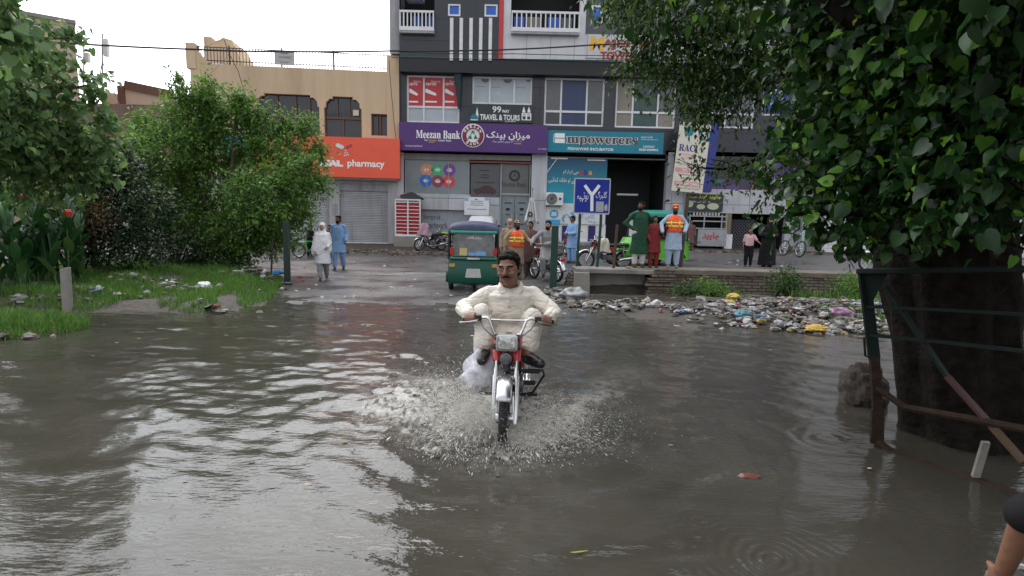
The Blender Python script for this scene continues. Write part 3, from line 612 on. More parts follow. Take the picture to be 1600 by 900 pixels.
for p0, p1 in ((783, 803.3), (803.9, 826)):
    e = r_(p0, 305, p1, 374); mb = TM(); mb.box(*e[:2], .2, .25, e[2] - .1, e[3]); d = mb.put('glass_door', BGW)
    q = TM(); x = e[1] - .12 if p0 < 790 else e[0] + .12; zc = (e[2] + e[3]) / 2; q.tube([(x, .2, zc - .25), (x, .12, zc - .22), (x, .12, zc + .22), (x, .2, zc + .25)], .02, 6); q.build('door_handle', M('chrome', (.6, .6, .6), .15, metal=1.), d)
    q = TM(); uc = (e[0] + e[1]) / 2
    for dz, w_ in ((.75, .18), (.45, .06), (.15, .1), (-.35, .14), (-.7, .16)): q.box(uc - w_, uc + w_, .19, .198, e[2] + 1.1 + dz, e[2] + 1.16 + dz)
    q.box(uc - .1, uc + .1, .19, .198, e[2] + 1.48, e[2] + 1.62); q.build('door_lettering', M('dim_letters', (.03, .03, .035), .4), d)
f = TM(); e = r_(781, 255, 828, 376)
for a, b in ((e[0], e[0] + .07), (e[1] - .06, e[1])): f.box(a, b, .1, .3, zBase, e[3])
z = Zz(303.5, 804); f.box(e[0], e[1], .12, .27, z - .05, z + .05); f.put('door_frame', M('steel_frame', (.3, .31, .33), .4))
mb = TM(); e = r_(728, 373, 832, 384); mb.box(e[0], e[1], -.6, .3, zBase, e[3]); mb.box(e[0], e[1], -1.0, -.602, zBase, (e[3] + zBase) / 2 + .1); mb.put('entrance_step', CONC)
# teal poster shop
mb = TM(); e = r_(853.5, 246, 948, 318); mb.box(*e[:2], .02, .1, *e[2:])
m, tt_, b = new_mat('poster_gradient'); co = tt_.nodes.new('ShaderNodeTexCoord'); sp = tt_.nodes.new('ShaderNodeSeparateXYZ'); rp = tt_.nodes.new('ShaderNodeValToRGB'); tt_.links.new(co.outputs['Generated'], sp.inputs[0]); tt_.links.new(sp.outputs['Z'], rp.inputs[0])
rp.color_ramp.elements[0].color = (.01, .32, .42, 1); rp.color_ramp.elements[1].color = (.006, .06, .14, 1); tt_.links.new(rp.outputs[0], b.inputs['Base Color']); b.inputs['Roughness'].default_value = .4
poster = mb.put('shop_poster', m)
q = TM()
for txt, bx in ((urdu('کم از کم'), (880, 265, 895, 273.5)), (urdu('سے'), (896, 268, 904, 273)), (urdu('روپے تو ماہانہ کمائیں۔'), (856, 277, 902, 287))): put_text(q, txt, *r_(*bx), .012)
for bx in ((861, 246.5, 887, 248.5), (918, 246.5, 946, 248), (918, 249.5, 946, 251)): e = r_(*bx); q.box(e[0], e[1], .01, .018, e[2], e[3])
q.build('poster_lettering', LET, poster)
for ch, px, c_ in (('e', 909, S(190, 60, 60)), ('b', 915.5, S(40, 60, 150)), ('a', 922.5, S(215, 160, 60))):
    q = TM(); put_text(q, ch, *r_(px - 3, 264 if ch == 'b' else 267, px + 3, 273.5), .012, bold=.03); q.build('poster_lettering', M('poster_' + ch, c_), poster)
mb = TM(); e = r_(851.5, 318, 946, 350); mb.box(*e[:2], -.02, .1, *e[2:]); low = mb.put('white_poster', M('white_poster', (.66, .66, .66), .45, var=.08, stain=.15))
q = TM(); u, z = FT.uz(865.5, 334.5); q.disc(u, z, .23, -.024, 26); e = r_(851, 343, 875, 351); q.box(e[0], e[1], -.036, -.024, e[2], e[3])
put_text(q, urdu('کم'), *r_(878, 329, 901, 347.5), -.03, bold=.03); put_text(q, urdu('قائد گرل'.replace('ق', 'ف')) if False else urdu('کلاس گرم'), *r_(903, 333, 929, 345), -.03); put_text(q, urdu('وفا'.replace('ف', 'ن')), *r_(919, 344, 931, 349), -.03); q.build('poster_lettering', LBLUE, low)
q = TM(); put_text(q, '50', *r_(861.5, 331, 869.5, 337.5), -.034, bold=.04); q.build('poster_lettering', LET, low)
mb = TM(); e = r_(851.5, 350, 946, 384); mb.box(*e[:2], .05, .2, zBase, e[3]); mb.put('plinth_wall', WHITE)
for p0, p1 in ((852, 859), (878, 889), (919, 930)): q = TM(); e = r_(p0, 352.5, p1, 377); q.box(e[0], e[1], .0, .052, e[2], e[3]); q.put('plinth_panel', M('navy_tile', (.02, .015, .13), .35))
q = TM(); e = r_(851.5, 377, 946, 380); q.box(e[0], e[1], -.1, .15, e[2], e[3]); q.put('plinth_ledge', GREY)
# dark open stair hall
mb = TM(); e = dark1; zf = zBase + .6
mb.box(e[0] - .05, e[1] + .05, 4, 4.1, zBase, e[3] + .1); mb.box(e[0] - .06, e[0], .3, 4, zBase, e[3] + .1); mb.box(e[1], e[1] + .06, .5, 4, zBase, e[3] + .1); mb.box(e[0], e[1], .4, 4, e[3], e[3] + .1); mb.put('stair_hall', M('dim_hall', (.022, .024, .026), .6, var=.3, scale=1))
q = TM(); e = r_(969, 301, 1003, 304); q.box(e[0], e[1], 1, 1.3, e[2], e[3]); q.put('hall_lamp_tray', M('pale_metal', (.5, .5, .5), .4))
# right hand shops
mb = TM(); e = r_(1049, 297, 1268, 334); sh = r_(1071, 330, 1131, 386); op = r_(1137, 334, 1224, 388); mb.box(e[0], uR, -.25, .1, e[2], e[3]); mb.put('panel_band', GPAN)
mb = TM(); e = r_(1224, 332, 1268, 390); mb.box(e[0], uR, -.2, .1, zBase, e[3]); mb.put('pier', GPAN); mb = TM(); e = r_(1049, 330, 1071, 386); mb.box(e[0], e[1], -.2, .1, zBase, e[3]); mb.put('pier', GPAN)
mb = TM(); e = r_(1130, 333, 1140, 366); mb.box(e[0], e[1], -.24, .1, e[2], e[3]); mb.put('tiled_column', M('sandstone', (.24, .18, .12), .8, stain=.4)); mb = TM(); e2 = r_(1129, 366, 1141, 392); mb.box(e2[0] , e2[1], -.27, .1, zBase, e2[3]); mb.put('column_foot', WHITE)
mb = TM(); e = r_(1049, 246, 1268, 297); mb.box(e[0], uR, .12, .2, e[2], e[3]); band = mb.put('shop_window_band', M('dark_purple_glass', (.035, .02, .06), .15, var=.4, scale=.8))
q = TM()
for p0, p1, y0_, y1_, mi in ((1100, 1128, 280, 286, 0), (1105, 1155, 287, 296, 1), (1102, 1152, 296, 300, 2), (1198, 1234, 255, 285, 1)): e = r_(p0, y0_, p1, y1_); q.mat(mi).box(e[0], e[1], .07, .12, e[2], e[3])
q.mat(2)
e = r_(1204, 277.5, 1232, 283.5); put_text(q, 'FOREX', *e, .06, bold=.02)
for p0, p1, h_ in ((1172, 1196, 0), (1180, 1206, 2), (1190, 1212, 0)):
    u0, z0 = FT.uz(p0, 299); u1, z1 = FT.uz(p1, 256); q.mat(3 if h_ == 0 else 2).beam((u0, .05, z0), (u1, .05, z1), .2, .03)
q.build('window_print', [TEAL, M('violet_poster', (.10, .05, .20), .4), LET, M('tan_print', (.42, .22, .09), .5)], band)
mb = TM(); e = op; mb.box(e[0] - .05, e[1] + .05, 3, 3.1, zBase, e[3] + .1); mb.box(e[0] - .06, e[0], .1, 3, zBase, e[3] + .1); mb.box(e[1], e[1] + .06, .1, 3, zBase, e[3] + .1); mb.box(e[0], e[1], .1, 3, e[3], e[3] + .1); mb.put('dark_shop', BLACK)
q = TM(); e = r_(1138, 344, 1175, 390); s_ = .17; nu = int((e[1] - e[0]) / s_) + 1; nz_ = int((e[3] - zBase) / s_) + 1
for i in range(-nz_, nu):
    for sg in (1, -1):
        pts = []
        for j in (0, nz_):
            pts.append((i if sg > 0 else i + nz_, j) if j == 0 else (i + nz_ if sg > 0 else i, j))
        (i0, j0), (i1, j1) = pts; t0 = max(0., (0 - i0) / (i1 - i0) if i1 > i0 else (nu - i0) / (i1 - i0)); t1 = min(1., (nu - i0) / (i1 - i0) if i1 > i0 else (0 - i0) / (i1 - i0))
        if t1 > t0: q.beam((e[0] + s_ * (i0 + (i1 - i0) * t0), .2, zBase + s_ * (j1 * t0)), (e[0] + s_ * (i0 + (i1 - i0) * t1), .2, zBase + s_ * (j1 * t1)), .03)
q.put('lattice_gate', M('grey_steel', (.12, .12, .14), .5)); 
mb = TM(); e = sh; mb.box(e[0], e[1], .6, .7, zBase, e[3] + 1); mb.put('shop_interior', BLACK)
# side and back, roof, so that the block is whole
mb = TM(); mb.box(uL + .02, U(624), .05, 14, zBase, Zz(87, 618) - .01); mb.box(uL + .05, uR, 5.5, 14, zBase, zTop); mb.box(uR - .25, uR, .4, 14, zBase, zTop); mb.box(uL, uR, ov + .05, 14, zTop, zTop + .4); mb.put('structure_wall', GREY)

# ---------------------------------------------------------------- the buff building with the pharmacy
A5 = R(5); p_r = P(624.5, 330, 31.9); FY = Fac((p_r.x, p_r.y), A5)   # u runs to the left as negative
yb = thing('pharmacy_building', 'two storey buff plastered building with arched windows and a railed roof', 'building', FY.at(0, Tz(p_r.x, p_r.y) - .2), A5); YO = Vector((0, 0, yb.location.z))
class YM(MB):
    def __init__(s): super().__init__(YO)
    def put(s, name, mats, parent=None, **k): return s.build(name, mats, parent or yb, **k)
ry = FY.rect; zyb = yb.location.z - .3
uYL = FY.uz(299, 150)[0]; zPar = FY.uz(450, 107)[1]; zLint = ry(430, 277, 620, 281)[2]
wA = ry(400, 147, 499, 216); wB = ry(506.5, 151, 565, 217); wC = ry(580, 178, 608, 212)
def arch(rc, kl=1):
    a, b, c, d = rc; s = .28; return [(a, c), (b, c), (b, d - .55), (b - .08, d - .55), (b - .1, d - .3), (b - s, d - .12), (b - s - .15, d - .12), (b - s - .15, d), (a + s + .15, d), (a + s + .15, d - .12), (a + s, d - .12), (a + .1, d - .3), (a + .08, d - .55), (a, d - .55)]
mb = YM(); holes(mb, uYL, 0, zLint, zPar, [wA, wB, wC], 0, .3)
for rc in (wA, wB):   # fill the spandrels beside the stepped arch heads
    a, b, c, d = rc; s = .28
    for sg in (1, -1):
        X0 = a if sg > 0 else b
        mb.prism([(X0, d), (X0, d - .55), (X0 + sg * .08, d - .55), (X0 + sg * .1, d - .3), (X0 + sg * s, d - .12), (X0 + sg * (s + .15), d - .12), (X0 + sg * (s + .15), d)], .002, .28)
mb.put('front_wall', BEIGE)
mb = YM(); mb.box(uYL, 0, .3, 9, zyb, zPar - .05); mb.box(uYL - .02, 0, .02, .25, zPar, zPar + .06); mb.put('side_wall', BEIGE)
for rc, nb in ((wA, (.33, .62, .84)), (wB, (.34, .67))):
    a, b, c, d = rc; f = YM(); zc = c + (d - c) * .5
    for t_ in nb: f.box(a + (b - a) * t_ - .03, a + (b - a) * t_ + .03, .16, .24, zc, d)
    f.box(a, b, .15, .25, zc - .05, zc + .05); f.box((a + b) / 2 - .03, (a + b) / 2 + .03, .16, .24, c, zc); f.box(a, a + .06, .16, .24, c, d); f.box(b - .06, b, .16, .24, c, d); o = f.put('window', BROWNF)
    g = YM(); g.box(a, b, .26, .28, c, d); g.build('pane', DARKG, o)
q = YM(); e = ry(551, 171, 560, 180); q.box(e[0], e[1], .12, .14, e[2], e[3]); q.put('paper_notice', M('cream_paper', (.6, .55, .4), .7))
a, b, c, d = wC; f = YM(); f.box(a, b, .1, .18, c, c + .06); f.box(a, b, .1, .18, d - .06, d); f.box(a, a + .06, .1, .18, c, d); f.box(b - .06, b, .1, .18, c, d); f.box((a + b) / 2 - .03, (a + b) / 2 + .03, .1, .18, c, d); f.box(a + .28, a + .34, .1, .18, c, d); o = f.put('window', BROWNF)
g = YM(); g.box(a, b, .26, .28, c, d); g.build('pane', DARKG, o)
mb = YM(); e = ry(605, 87, 624, 216); mb.box(e[0], 0, -.1, .3, zLint + 1.7, e[3]); mb.put('parapet_pier', BEIGE); mb = YM(); e2 = ry(292, 67, 307, 112); mb.box(uYL - .15, uYL + .3, -.05, .5, zPar - .2, e2[3]); mb.prism([(uYL + .3, zPar), (uYL + .9, zPar), (uYL + .3, zPar + .75)], .0, .4); mb.put('parapet_pier', BEIGE)
q = YM(); u0, z0 = FY.uz(307, 69); u1, z1 = FY.uz(609, 88.5); z0b = FY.uz(307, 102)[1]; n = 62; zt = (z0 + z1) / 2
for i in range(n): u = u0 + (u1 - u0) * i / (n - 1); q.box(u - .014, u + .014, .1, .13, zPar + .06, zt)
for z in (zt - .02, zPar + .22): q.box(u0, u1, .1, .135, z, z + .04)
for k_ in (0, .16, .43, .7, 1): u = u0 + (u1 - u0) * k_; q.box(u - .03, u + .03, .09, .145, zPar, zt + (.12 if k_ in (.16, .43, .7) else 0))
q.put('roof_railing', M('railing_brown', (.07, .05, .05), .6))
# stair head on the roof
mb = YM(); u0, zt0 = FY.uz(318, 57, -2.5); u1 = FY.uz(380, 57, -2.5)[0]; hut = [(u0, zPar - .3), (u1, zPar - .3), (u1, zPar + .5), (u1 - .6, zt0 - .1), (u0 + .95, zt0), (u0 + .8, zt0 - .12), (u0 + .55, zt0 - .18), (u0 + .4, zt0), (u0, zt0)]
mb.prism(hut, 2.5, 5); mb.put('stair_head', BEIGE)
# shutters and shop fronts under the sign
mb = YM(); e1 = ry(530.5, 287, 606, 384); e2 = ry(440, 283, 514.5, 383); e3 = ry(345, 280, 425, 383)
holes(mb, uYL, 0, zyb, zLint + .05, [(e[0], e[1], zyb, e[3]) for e in (e1, e2, e3)], .05, .25); mb.put('shop_front_wall', M('whitewashed_wall', (.42, .42, .43), .7, stain=.5, streak=True))
for e in (e1, e2, e3):
    q = YM(); q.box(e[0], e[1], .2, .24, zyb, e[3] - .35); o = q.put('roller_shutter', SHUT); q = YM(); q.box(e[0], e[1], .12, .26, e[3] - .36, e[3]); q.build('shutter_box', GREY, o); q = YM(); q.box(e[0], e[1], .16, .2, zyb, zyb + .5); q.build('bottom_rail', WHITE, o)
q = YM(); e = ry(519, 318, 527, 337)
for i in range(2):
    for j in range(3): u = e[0] + (e[1] - e[0]) * (i + .5) / 2; z = e[2] + (e[3] - e[2]) * (j + .5) / 3; q.torus((u, .045, z), (0, 1, 0), .07, .02, 12, 4)
q.put('breeze_block', GREY)
mb = YM(); e = ry(520, 275, 622, 281); mb.box(uYL + 1, e[1], -.5, .05, e[2] - .02, e[2] + .08); mb.put('shop_canopy', M('pale_metal', (.5, .5, .5), .4))
# ---------------------------------------------------------------- other buildings
FL = Fac((P(124.5, 150, 36).x, 36), R(38)); lb = thing('apartment_block', 'tall pinkish beige block rising behind the leafy tree', 'building', FL.at(0, 0), R(38)); lz = P(124, 38, 36).z
mb = MB(); mb.box(-14, 0, 0, 9, 0, lz); mb.box(-3.4, -2.9, -.12, -.002, 0, lz); mb.build('wall', PINKB, lb)
mb = MB(); mb.box(-14.2, .08, -.12, 9.2, lz, lz + .2); mb.build('roof', CONC, lb)
for zc in (7.5, 11, 14.2): mb = MB(); mb.box(-5.6, -4.4, -.04, .1, zc, zc + 1.3); mb.build('window', DARKG, lb)
FB = Fac((P(166, 150, 40).x, 40), 0); e = FB.rect(166, 141, 268, 200); hb = thing('flat_roofed_house', 'low beige house with a sloping parapet far behind the shrubs', 'building', FB.at((e[0] + e[1]) / 2, 0)); h0 = hb.location
us = lambda px, py: (FB.uz(px, py)[0] - (e[0] + e[1]) / 2, FB.uz(px, py)[1])
mb = MB(); a = us(166, 145); b = us(188, 137); c = us(196, 134); d = us(272, 150); mb.prism([(a[0], 0), (d[0], 0), d, c, (c[0] - .02, c[1]), b, (b[0], b[1] - .8), (a[0] + .6, a[1] - .6), (a[0] + .5, a[1]), a], 0, 6); mb.build('wall', PINKB, hb)
mb = MB(); mb.beam((c[0], -.1, c[1] + .05), (d[0], -.1, d[1] + .05), .5, .12, up=(0, 1, 0)); mb.box(c[0] - .5, c[0] - .05, -.08, .0, c[1] - 3, c[1]); mb.build('parapet', BROWNF, hb)
FK = Fac((P(170, 150, 34).x, 34), 0); e = FK.rect(-60, 161, 300, 400); kb = thing('brick_shop_row', 'dark brown brick shop row half hidden behind the shrubs', 'building', FK.at(0, Tz(-18, 34))); bz = kb.location.z
mb = MB((0, 0, bz)); mb.box(-14, 3.6, 0, 6, bz - .5, e[3]); mb.build('wall', BRICK, kb)
mb = MB((0, 0, bz)); z0 = FK.uz(180, 262)[1]; z1 = FK.uz(180, 247)[1]; mb.box(-13, 3.4, -.9, -.02, z0, z1); mb.build('shop_fascia', WHITE, kb)
for k_ in range(4): mb = MB((0, 0, bz)); mb.box(-12.5 + k_ * 4, -9.2 + k_ * 4, -.06, .02, bz - .3, bz + 2.6); mb.build('roller_shutter', SHUT, kb)
pR = P(1268, 330, 31.2); FW = Fac((pR.x, pR.y), R(-4)); wb = thing('whitewashed_building', 'whitewashed brick building at the end of the shop row', 'building', FW.at(0, Tz(15, 30)), R(-4)); wz = wb.location.z
mb = MB((0, 0, wz)); u2 = FW.uz(1292, 300)[0]; mb.box(u2, 14, 0, 9, wz - .6, 22); mb.build('wall', Mpanel('white_brick', (.62, .62, .65), (.36, .36, .38), .5, .2, rough=.8, gw=.012, offset=.5, stain=.35), wb)
mb = MB((0, 0, wz)); e = FW.rect(1254, 312, 1290, 402); mb.box(u2 - .9, u2 - .02, .1, .2, wz - .5, e[3]); mb.box(u2 - 1.0, u2 - .02, -.1, 5, e[3], 22); mb.build('glass_front', M('dim_glass', (.2, .19, .19), .3), wb)
mb = MB((0, 0, wz)); mb.box(u2 - 1.02, u2 - .9, -.02, .12, wz - .5, e[3]); mb.build('door_post', M('pale_green_metal', (.35, .5, .45), .4), wb)
mb = MB((0, 0, wz)); mb.box(u2 + 1.3, u2 + 1.36, -.05, -.002, wz + .8, wz + 4.5); mb.build('drain_pipe', IRON, wb)
# ================================================================ SIGNS (each a thing of its own; local X along the board, -Y towards the street)
class Sign:
    """a board over a pixel rectangle of facade f, n1 metres proud of it"""
    def __init__(s, name, label, f, px, n0, n1, mat, cat='sign', bevel=0):
        s.f = f; s.n = n1; e = f.rect(*px, n=n1); s.e = e; uc = (e[0] + e[1]) / 2
        s.o = thing(name, label, cat, f.at(uc, e[2], 0), f.a); s.off = Vector((uc, 0, e[2]))
        mb = MB(s.off); mb.box(e[0], e[1], -n1, -n0, e[2], e[3]); mb.build('board', mat, s.o, bevel=bevel)
        s.y = -n1 - .006
    def rect(s, *px): return s.f.rect(*px, n=s.n)
    def uz(s, px, py): return s.f.uz(px, py, s.n)
    def mb(s): return MB(s.off)
    def text(s, items, mat, name='lettering', lift=.0):
        q = s.mb()
        for it in items:
            kw = it[2] if len(it) > 2 else {}
            if it[0] is None: e = s.rect(*it[1]); q.box(e[0], e[1], s.y - lift, s.y + .004 - lift, e[2], e[3])
            else: put_text(q, it[0], *s.rect(*it[1]), s.y - lift, **kw)
        return q.build(name, mat, s.o)
s = Sign('bank_sign', 'wide purple bank sign board with a round white and maroon emblem', FT, (623.5, 193, 856, 237), .0, .55, PURP)
s.text([(serif('Meezan Bank'), (650, 204, 719, 216.5), dict(bold=.008)), (serif('The'), (663, 217.6, 668.5, 220.2)), (serif('Islamic Bank'), (684.5, 217.8, 705, 221)), (urdu('میزان بینک'), (760, 205.5, 828, 219), dict(bold=.02)), (urdu('کا بہترین اسلامی بینک'), (769, 219.2, 801, 223.6)), ('University Road Branch', (633, 226.6, 659.5, 229.8)), ('091-9218210', (841, 232, 854, 233.8))], LET)
s.text([(serif('Premier'), (670, 217.4, 683, 221)), (None, (670, 221.6, 678, 222.6)), (urdu('پریمیم'.replace('ی', 'ی')), (802, 219.2, 815, 223.2)), (None, (803, 224, 814, 225.2))], GOLD)
u, z = s.uz(739, 212); q = s.mb(); q.disc(u, z, .58, s.y, 36, .03); q.build('emblem_disc', LET, s.o)
q = s.mb(); y0 = s.y - .034; q.torus((u, y0, z), (0, 1, 0), .43, .105, 40, 6); q.build('emblem_ring', LETM, s.o)
q = s.mb(); q.disc(u, z, .33, y0 - .0, 32, .004)
def arc_text(q, t, u, z, r, a0, a1, h, y, flip=False):
    for i, ch in enumerate(t):
        a = a0 + (a1 - a0) * (i + .5) / len(t); c, sn = math.cos(a), math.sin(a)
        def xf(v, a=a): x, yy, zz = v; rot = a - math.pi / 2 if not flip else a + math.pi / 2; zz -= h / 2; return (u + r * math.cos(a) + x * math.cos(rot) - zz * math.sin(rot), yy, z + r * math.sin(a) + x * math.sin(rot) + zz * math.cos(rot))
        put_text(q, ch, -h * .36, h * .36, 0, h, y, bold=.03, xf=xf)
arc_text(q, 'MEEZAN', u, z, .43, R(165), R(15), .15, y0 - .115); arc_text(q, 'BANK', u, z, .43, R(222), R(318), .15, y0 - .115, True); q.build('emblem_lettering', LET, s.o)
q = s.mb(); yy = y0 - .012
q.prism([(u - .09, z + .06), (u - .06, z + .2), (u, z + .25), (u + .06, z + .2), (u + .09, z + .06), (u + .05, z + .06), (u + .0, z + .16), (u - .05, z + .06)], yy - .01, yy)
for sg in (-1, 1): q.prism([(u + sg * .12, z + .06), (u + sg * .26, z - .16), (u + sg * .04, z - .16)], yy - .01, yy)
q.build('emblem_mark', LETG, s.o)
s = Sign('travel_agency_sign', 'black sign with white travel and tours lettering and mosque drawings', FT, (734, 163.5, 833, 191), .0, .12, M('black_board', (.02, .028, .034), .4))
s.text([(serif('99'), (769.5, 166, 783, 176), dict(bold=.01)), ('WAY', (784, 171.5, 796, 176.3), dict(bold=.03)), ('TRAVEL & TOURS', (750, 179, 812, 188), dict(bold=.025)), ('0333-9990909', (789, 189.0, 806, 191))], LET)
q = s.mb()
for px_ in (745.5,): e = s.rect(743.6, 167, 747.4, 187); q.prism([(e[0], e[2]), (e[1], e[2]), (e[1], e[3] - .35), ((e[0] + e[1]) / 2, e[3]), (e[0], e[3] - .35)], s.y - .006, s.y)
e = s.rect(735, 177, 747, 188); q.prism([(e[0], e[2]), (e[1], e[2]), (e[1], e[2] + .05), (e[0], e[2] + .05)], s.y - .006, s.y)
for p0, p1 in ((816.5, 820.5), (824.5, 828.5)): e = s.rect(p0, 166.5, p1, 176); q.prism([(e[0] - .02, e[2]), (e[1] + .02, e[2]), (e[1], e[2] + .1), ((e[0] + e[1]) / 2, e[3]), (e[0], e[2] + .1)], s.y - .006, s.y)
e = s.rect(815, 177, 830, 188)
for t in ((0, .1), (.9, 1), (.42, .58)): q.box(e[0] + (e[1] - e[0]) * t[0], e[0] + (e[1] - e[0]) * t[1], s.y - .005, s.y, e[2], e[3])
q.box(e[0], e[1], s.y - .0065, s.y - .001, e[2], e[2] + .04); q.box(e[0], e[1], s.y - .0065, s.y - .001, e[3] - .06, e[3]); q.box(e[0], e[1], s.y - .0068, s.y - .001, e[3] - .15, e[3] - .1); q.build('mosque_drawing', LET, s.o)
q = s.mb(); u, z = s.uz(741, 186); q.prism([(u + .2 * math.cos(a), z + .24 * math.sin(a)) for a in np.linspace(0, math.pi, 14)], s.y - .012, s.y - .007); q.build('dome_drawing', TEAL, s.o)
s = Sign('learning_centre_sign', 'teal sign board with large outlined lettering above a dark stairway', FT, (856, 205.5, 1037, 239), .0, .45, TEAL)
s.text([(serif('mpowerers'), (884.5, 213.8, 997, 229.8), dict(bold=.04))], LET, 'letter_outline'); s.text([(serif('mpowerers'), (885.5, 214.5, 996, 228.8), dict(bold=.012))], M('brown_letters', (.10, .055, .05), .5), lift=.006)
s.text([(None, (867, 208.2, 882.5, 215.3)), (None, (867, 216.6, 882.5, 223.5)), (None, (865, 209.5, 866, 222.5)), ('PESHAWAR INCUBATOR', (887, 230.8, 959, 235.2), dict(bold=.02)), ('Learn to Be', (1002, 212.5, 1020, 216)), ('by Empowerers', (1002, 217.2, 1028, 219.6)), ('CONTACT', (1005, 227.6, 1023, 231), dict(bold=.02)), ('0320-9589832', (998.5, 232.4, 1028.5, 236), dict(bold=.03))], LET, lift=.001)
# raised building name
s = Sign('building_name_lettering', 'raised building name with a large golden first letter on the white cladding', FT, (915, 55.5, 1110, 93), .45, .53, WPAN)
s.text([('M', (921, 57, 945, 79), dict(bold=.05, shear=.1))], LETY); s.text([('AJESTIC', (941, 62, 1019, 78.5), dict(bold=.05)), ('TOWER', (938, 81, 995, 94), dict(bold=.05))], LETR)
# pharmacy board on the buff building
s = Sign('pharmacy_sign', 'orange red pharmacy sign board with capsules drawn above its name', FY, (398, 213, 624.5, 276), .1, .75, ORANGE)
s.text([('WAL', (494, 250, 536, 260), dict(bold=.09)), ('pharmacy', (543, 250, 601, 264), dict(bold=.03)), (None, (490.5, 238, 491.8, 248)), (None, (497, 240, 498.4, 254))], LET)
u, z = s.uz(531, 228.5)
def capsule(q, u, z, a, l, r): q.prism([(u + math.cos(a) * sx * l + r * math.cos(a + t), z + math.sin(a) * sx * l + r * math.sin(a + t)) for sx, ts in ((1, np.linspace(-math.pi / 2, math.pi / 2, 8)), (-1, np.linspace(math.pi / 2, math.pi * 1.5, 8))) for t in ts], s.y - .01, s.y)
q = s.mb(); capsule(q, u, z, R(-22), .11, .095)
for dx, dz in ((.28, -.2), (.34, -.3), (.24, -.33), (.31, -.42), (.4, -.4), (.22, -.44)): q.disc(u + dx, z + dz, .035, s.y, 8)
q.build('capsule_drawing', M('pale_mint', (.62, .74, .72), .5), s.o); u, z = s.uz(545, 229); q = s.mb(); capsule(q, u, z, R(28), .12, .07); q.build('capsule_drawing', M('dusky_red', (.40, .05, .06), .5), s.o)
s = Sign('blue_shop_sign', 'bright blue shop sign mostly hidden behind the bushy tree', FY, (345, 212, 397, 246), .1, .7, M('azure_board', (.02, .30, .60), .4)); s.text([(None, (350, 226, 392, 231))], LET)
# hanging notice on the roof rail
s = Sign('railing_notice', 'grey rental notice tied to the roof railing', FY, (428.5, 79.5, 460, 101.5), -.06, -.03, M('grey_notice', (.45, .44, .43), .7)); s.text([('TO LET', (438, 81.5, 451, 84.5), dict(bold=.02)), ('MULTI PURPOSE', (436, 88, 454, 91)), ('CALL NOW', (438, 96, 451, 98))], LETD)
s = Sign('white_banner', 'white printed banner strung in front of the bank entrance wall', FT, (725.5, 308, 764, 336), .42, .45, M('banner_cloth', (.66, .67, .70), .7, var=.1))
s.text([(None, (735, y_, 755, y_ + .8)) for y_ in (314, 317, 320)] + [(None, (730, 326.5, 760, 327.4)), (None, (742, 310.5, 746, 312.5))], M('grey_print', (.16, .17, .18), .5)); s.text([(None, (726, 308.6, 732, 314)), (None, (757, 308.6, 763.5, 313))], M('sky_print', (.30, .40, .52), .6), 'corner_print')
s = Sign('tilted_rental_board', 'cream course notice board with a teal clover leaning over the pavement', FT, (1052, 192, 1101, 300), 1.15, 1.2, M('cream_board', (.68, .64, .54), .5, var=.08, stain=.15))
s.text([(serif('RACI'), (1056, 226, 1086, 237), dict(bold=.01))], LETB); s.text([(None, (1052.5, 263, 1093, 270)), (None, (1052.5, 284, 1093, 291))], PINK, 'red_band')
s.text([('SUN CAMPUS', (1064, 264.3, 1092, 268.8), dict(bold=.02)), ('SHAM ARIF CAMPUS', (1056, 285.5, 1092, 290), dict(bold=.02))], LET, lift=.006)
s.text([('Play Group to', (1056, 255, 1082, 258.8)), ('Mohallah Road Peshawar City', (1058, 272.4, 1095, 275)), ('0340-9077300', (1062, 277.6, 1092, 280.6)), ('Contact us near Chowk', (1055, 293.2, 1092, 295.4))], LETD, lift=.001); s.text([(None, (1060, 240, 1084, 243)), (None, (1060, 245.5, 1082, 248.5))], M('pale_pink_print', (.70, .48, .42), .6))
q = s.mb(); u, z = s.uz(1071, 205)
for a in range(5): q.disc(u + .12 * math.cos(R(90 + 72 * a)), z + .12 * math.sin(R(90 + 72 * a)), .12, s.y - .001 * a, 14)
q.box(u - .03, u + .03, s.y - .006, s.y - .001, z - .45, z - .1); q.build('clover_drawing', M('teal_print', (.0, .20, .26), .5), s.o)
u, z = s.uz(1095, 209); q = s.mb(); q.torus((u, s.y - .004, z), (0, 1, 0), .22, .05, 24, 5); q.build('badge_drawing', M('sky_print2', (.15, .35, .5), .5), s.o)
q = s.mb(); e = s.e; q.box(e[1] + .005, e[1] + .42, -1.18, -.7, e[2] + .1, e[3] + .4); q.build('return_panel', M('deep_blue_board', (.02, .03, .22), .4), s.o); s.o.rotation_euler.y = R(4)
q = s.mb(); uc = (e[0] + e[1]) / 2
for z_ in (e[2] + .5, e[3] - .5): q.box(uc - .04, uc + .04, -1.15, -.0, z_ - .04, z_ + .04)
q.build('bracket', IRON, s.o)
s = Sign('food_shop_sign', 'black food stall sign with yellow Urdu lettering and dishes', FT, (1073, 303.5, 1130, 330), .27, .42, M('black_board', (.02, .028, .034), .4))
s.text([(urdu('جاوید اینڈ سنز'), (1074, 304, 1127, 311.5), dict(bold=.03))], M('lime_letters', (.62, .66, .05), .5)); s.text([(urdu('سپیشل دہی چاول'.replace('چ', 'ج')), (1080, 312.5, 1110, 317.5))], LET)
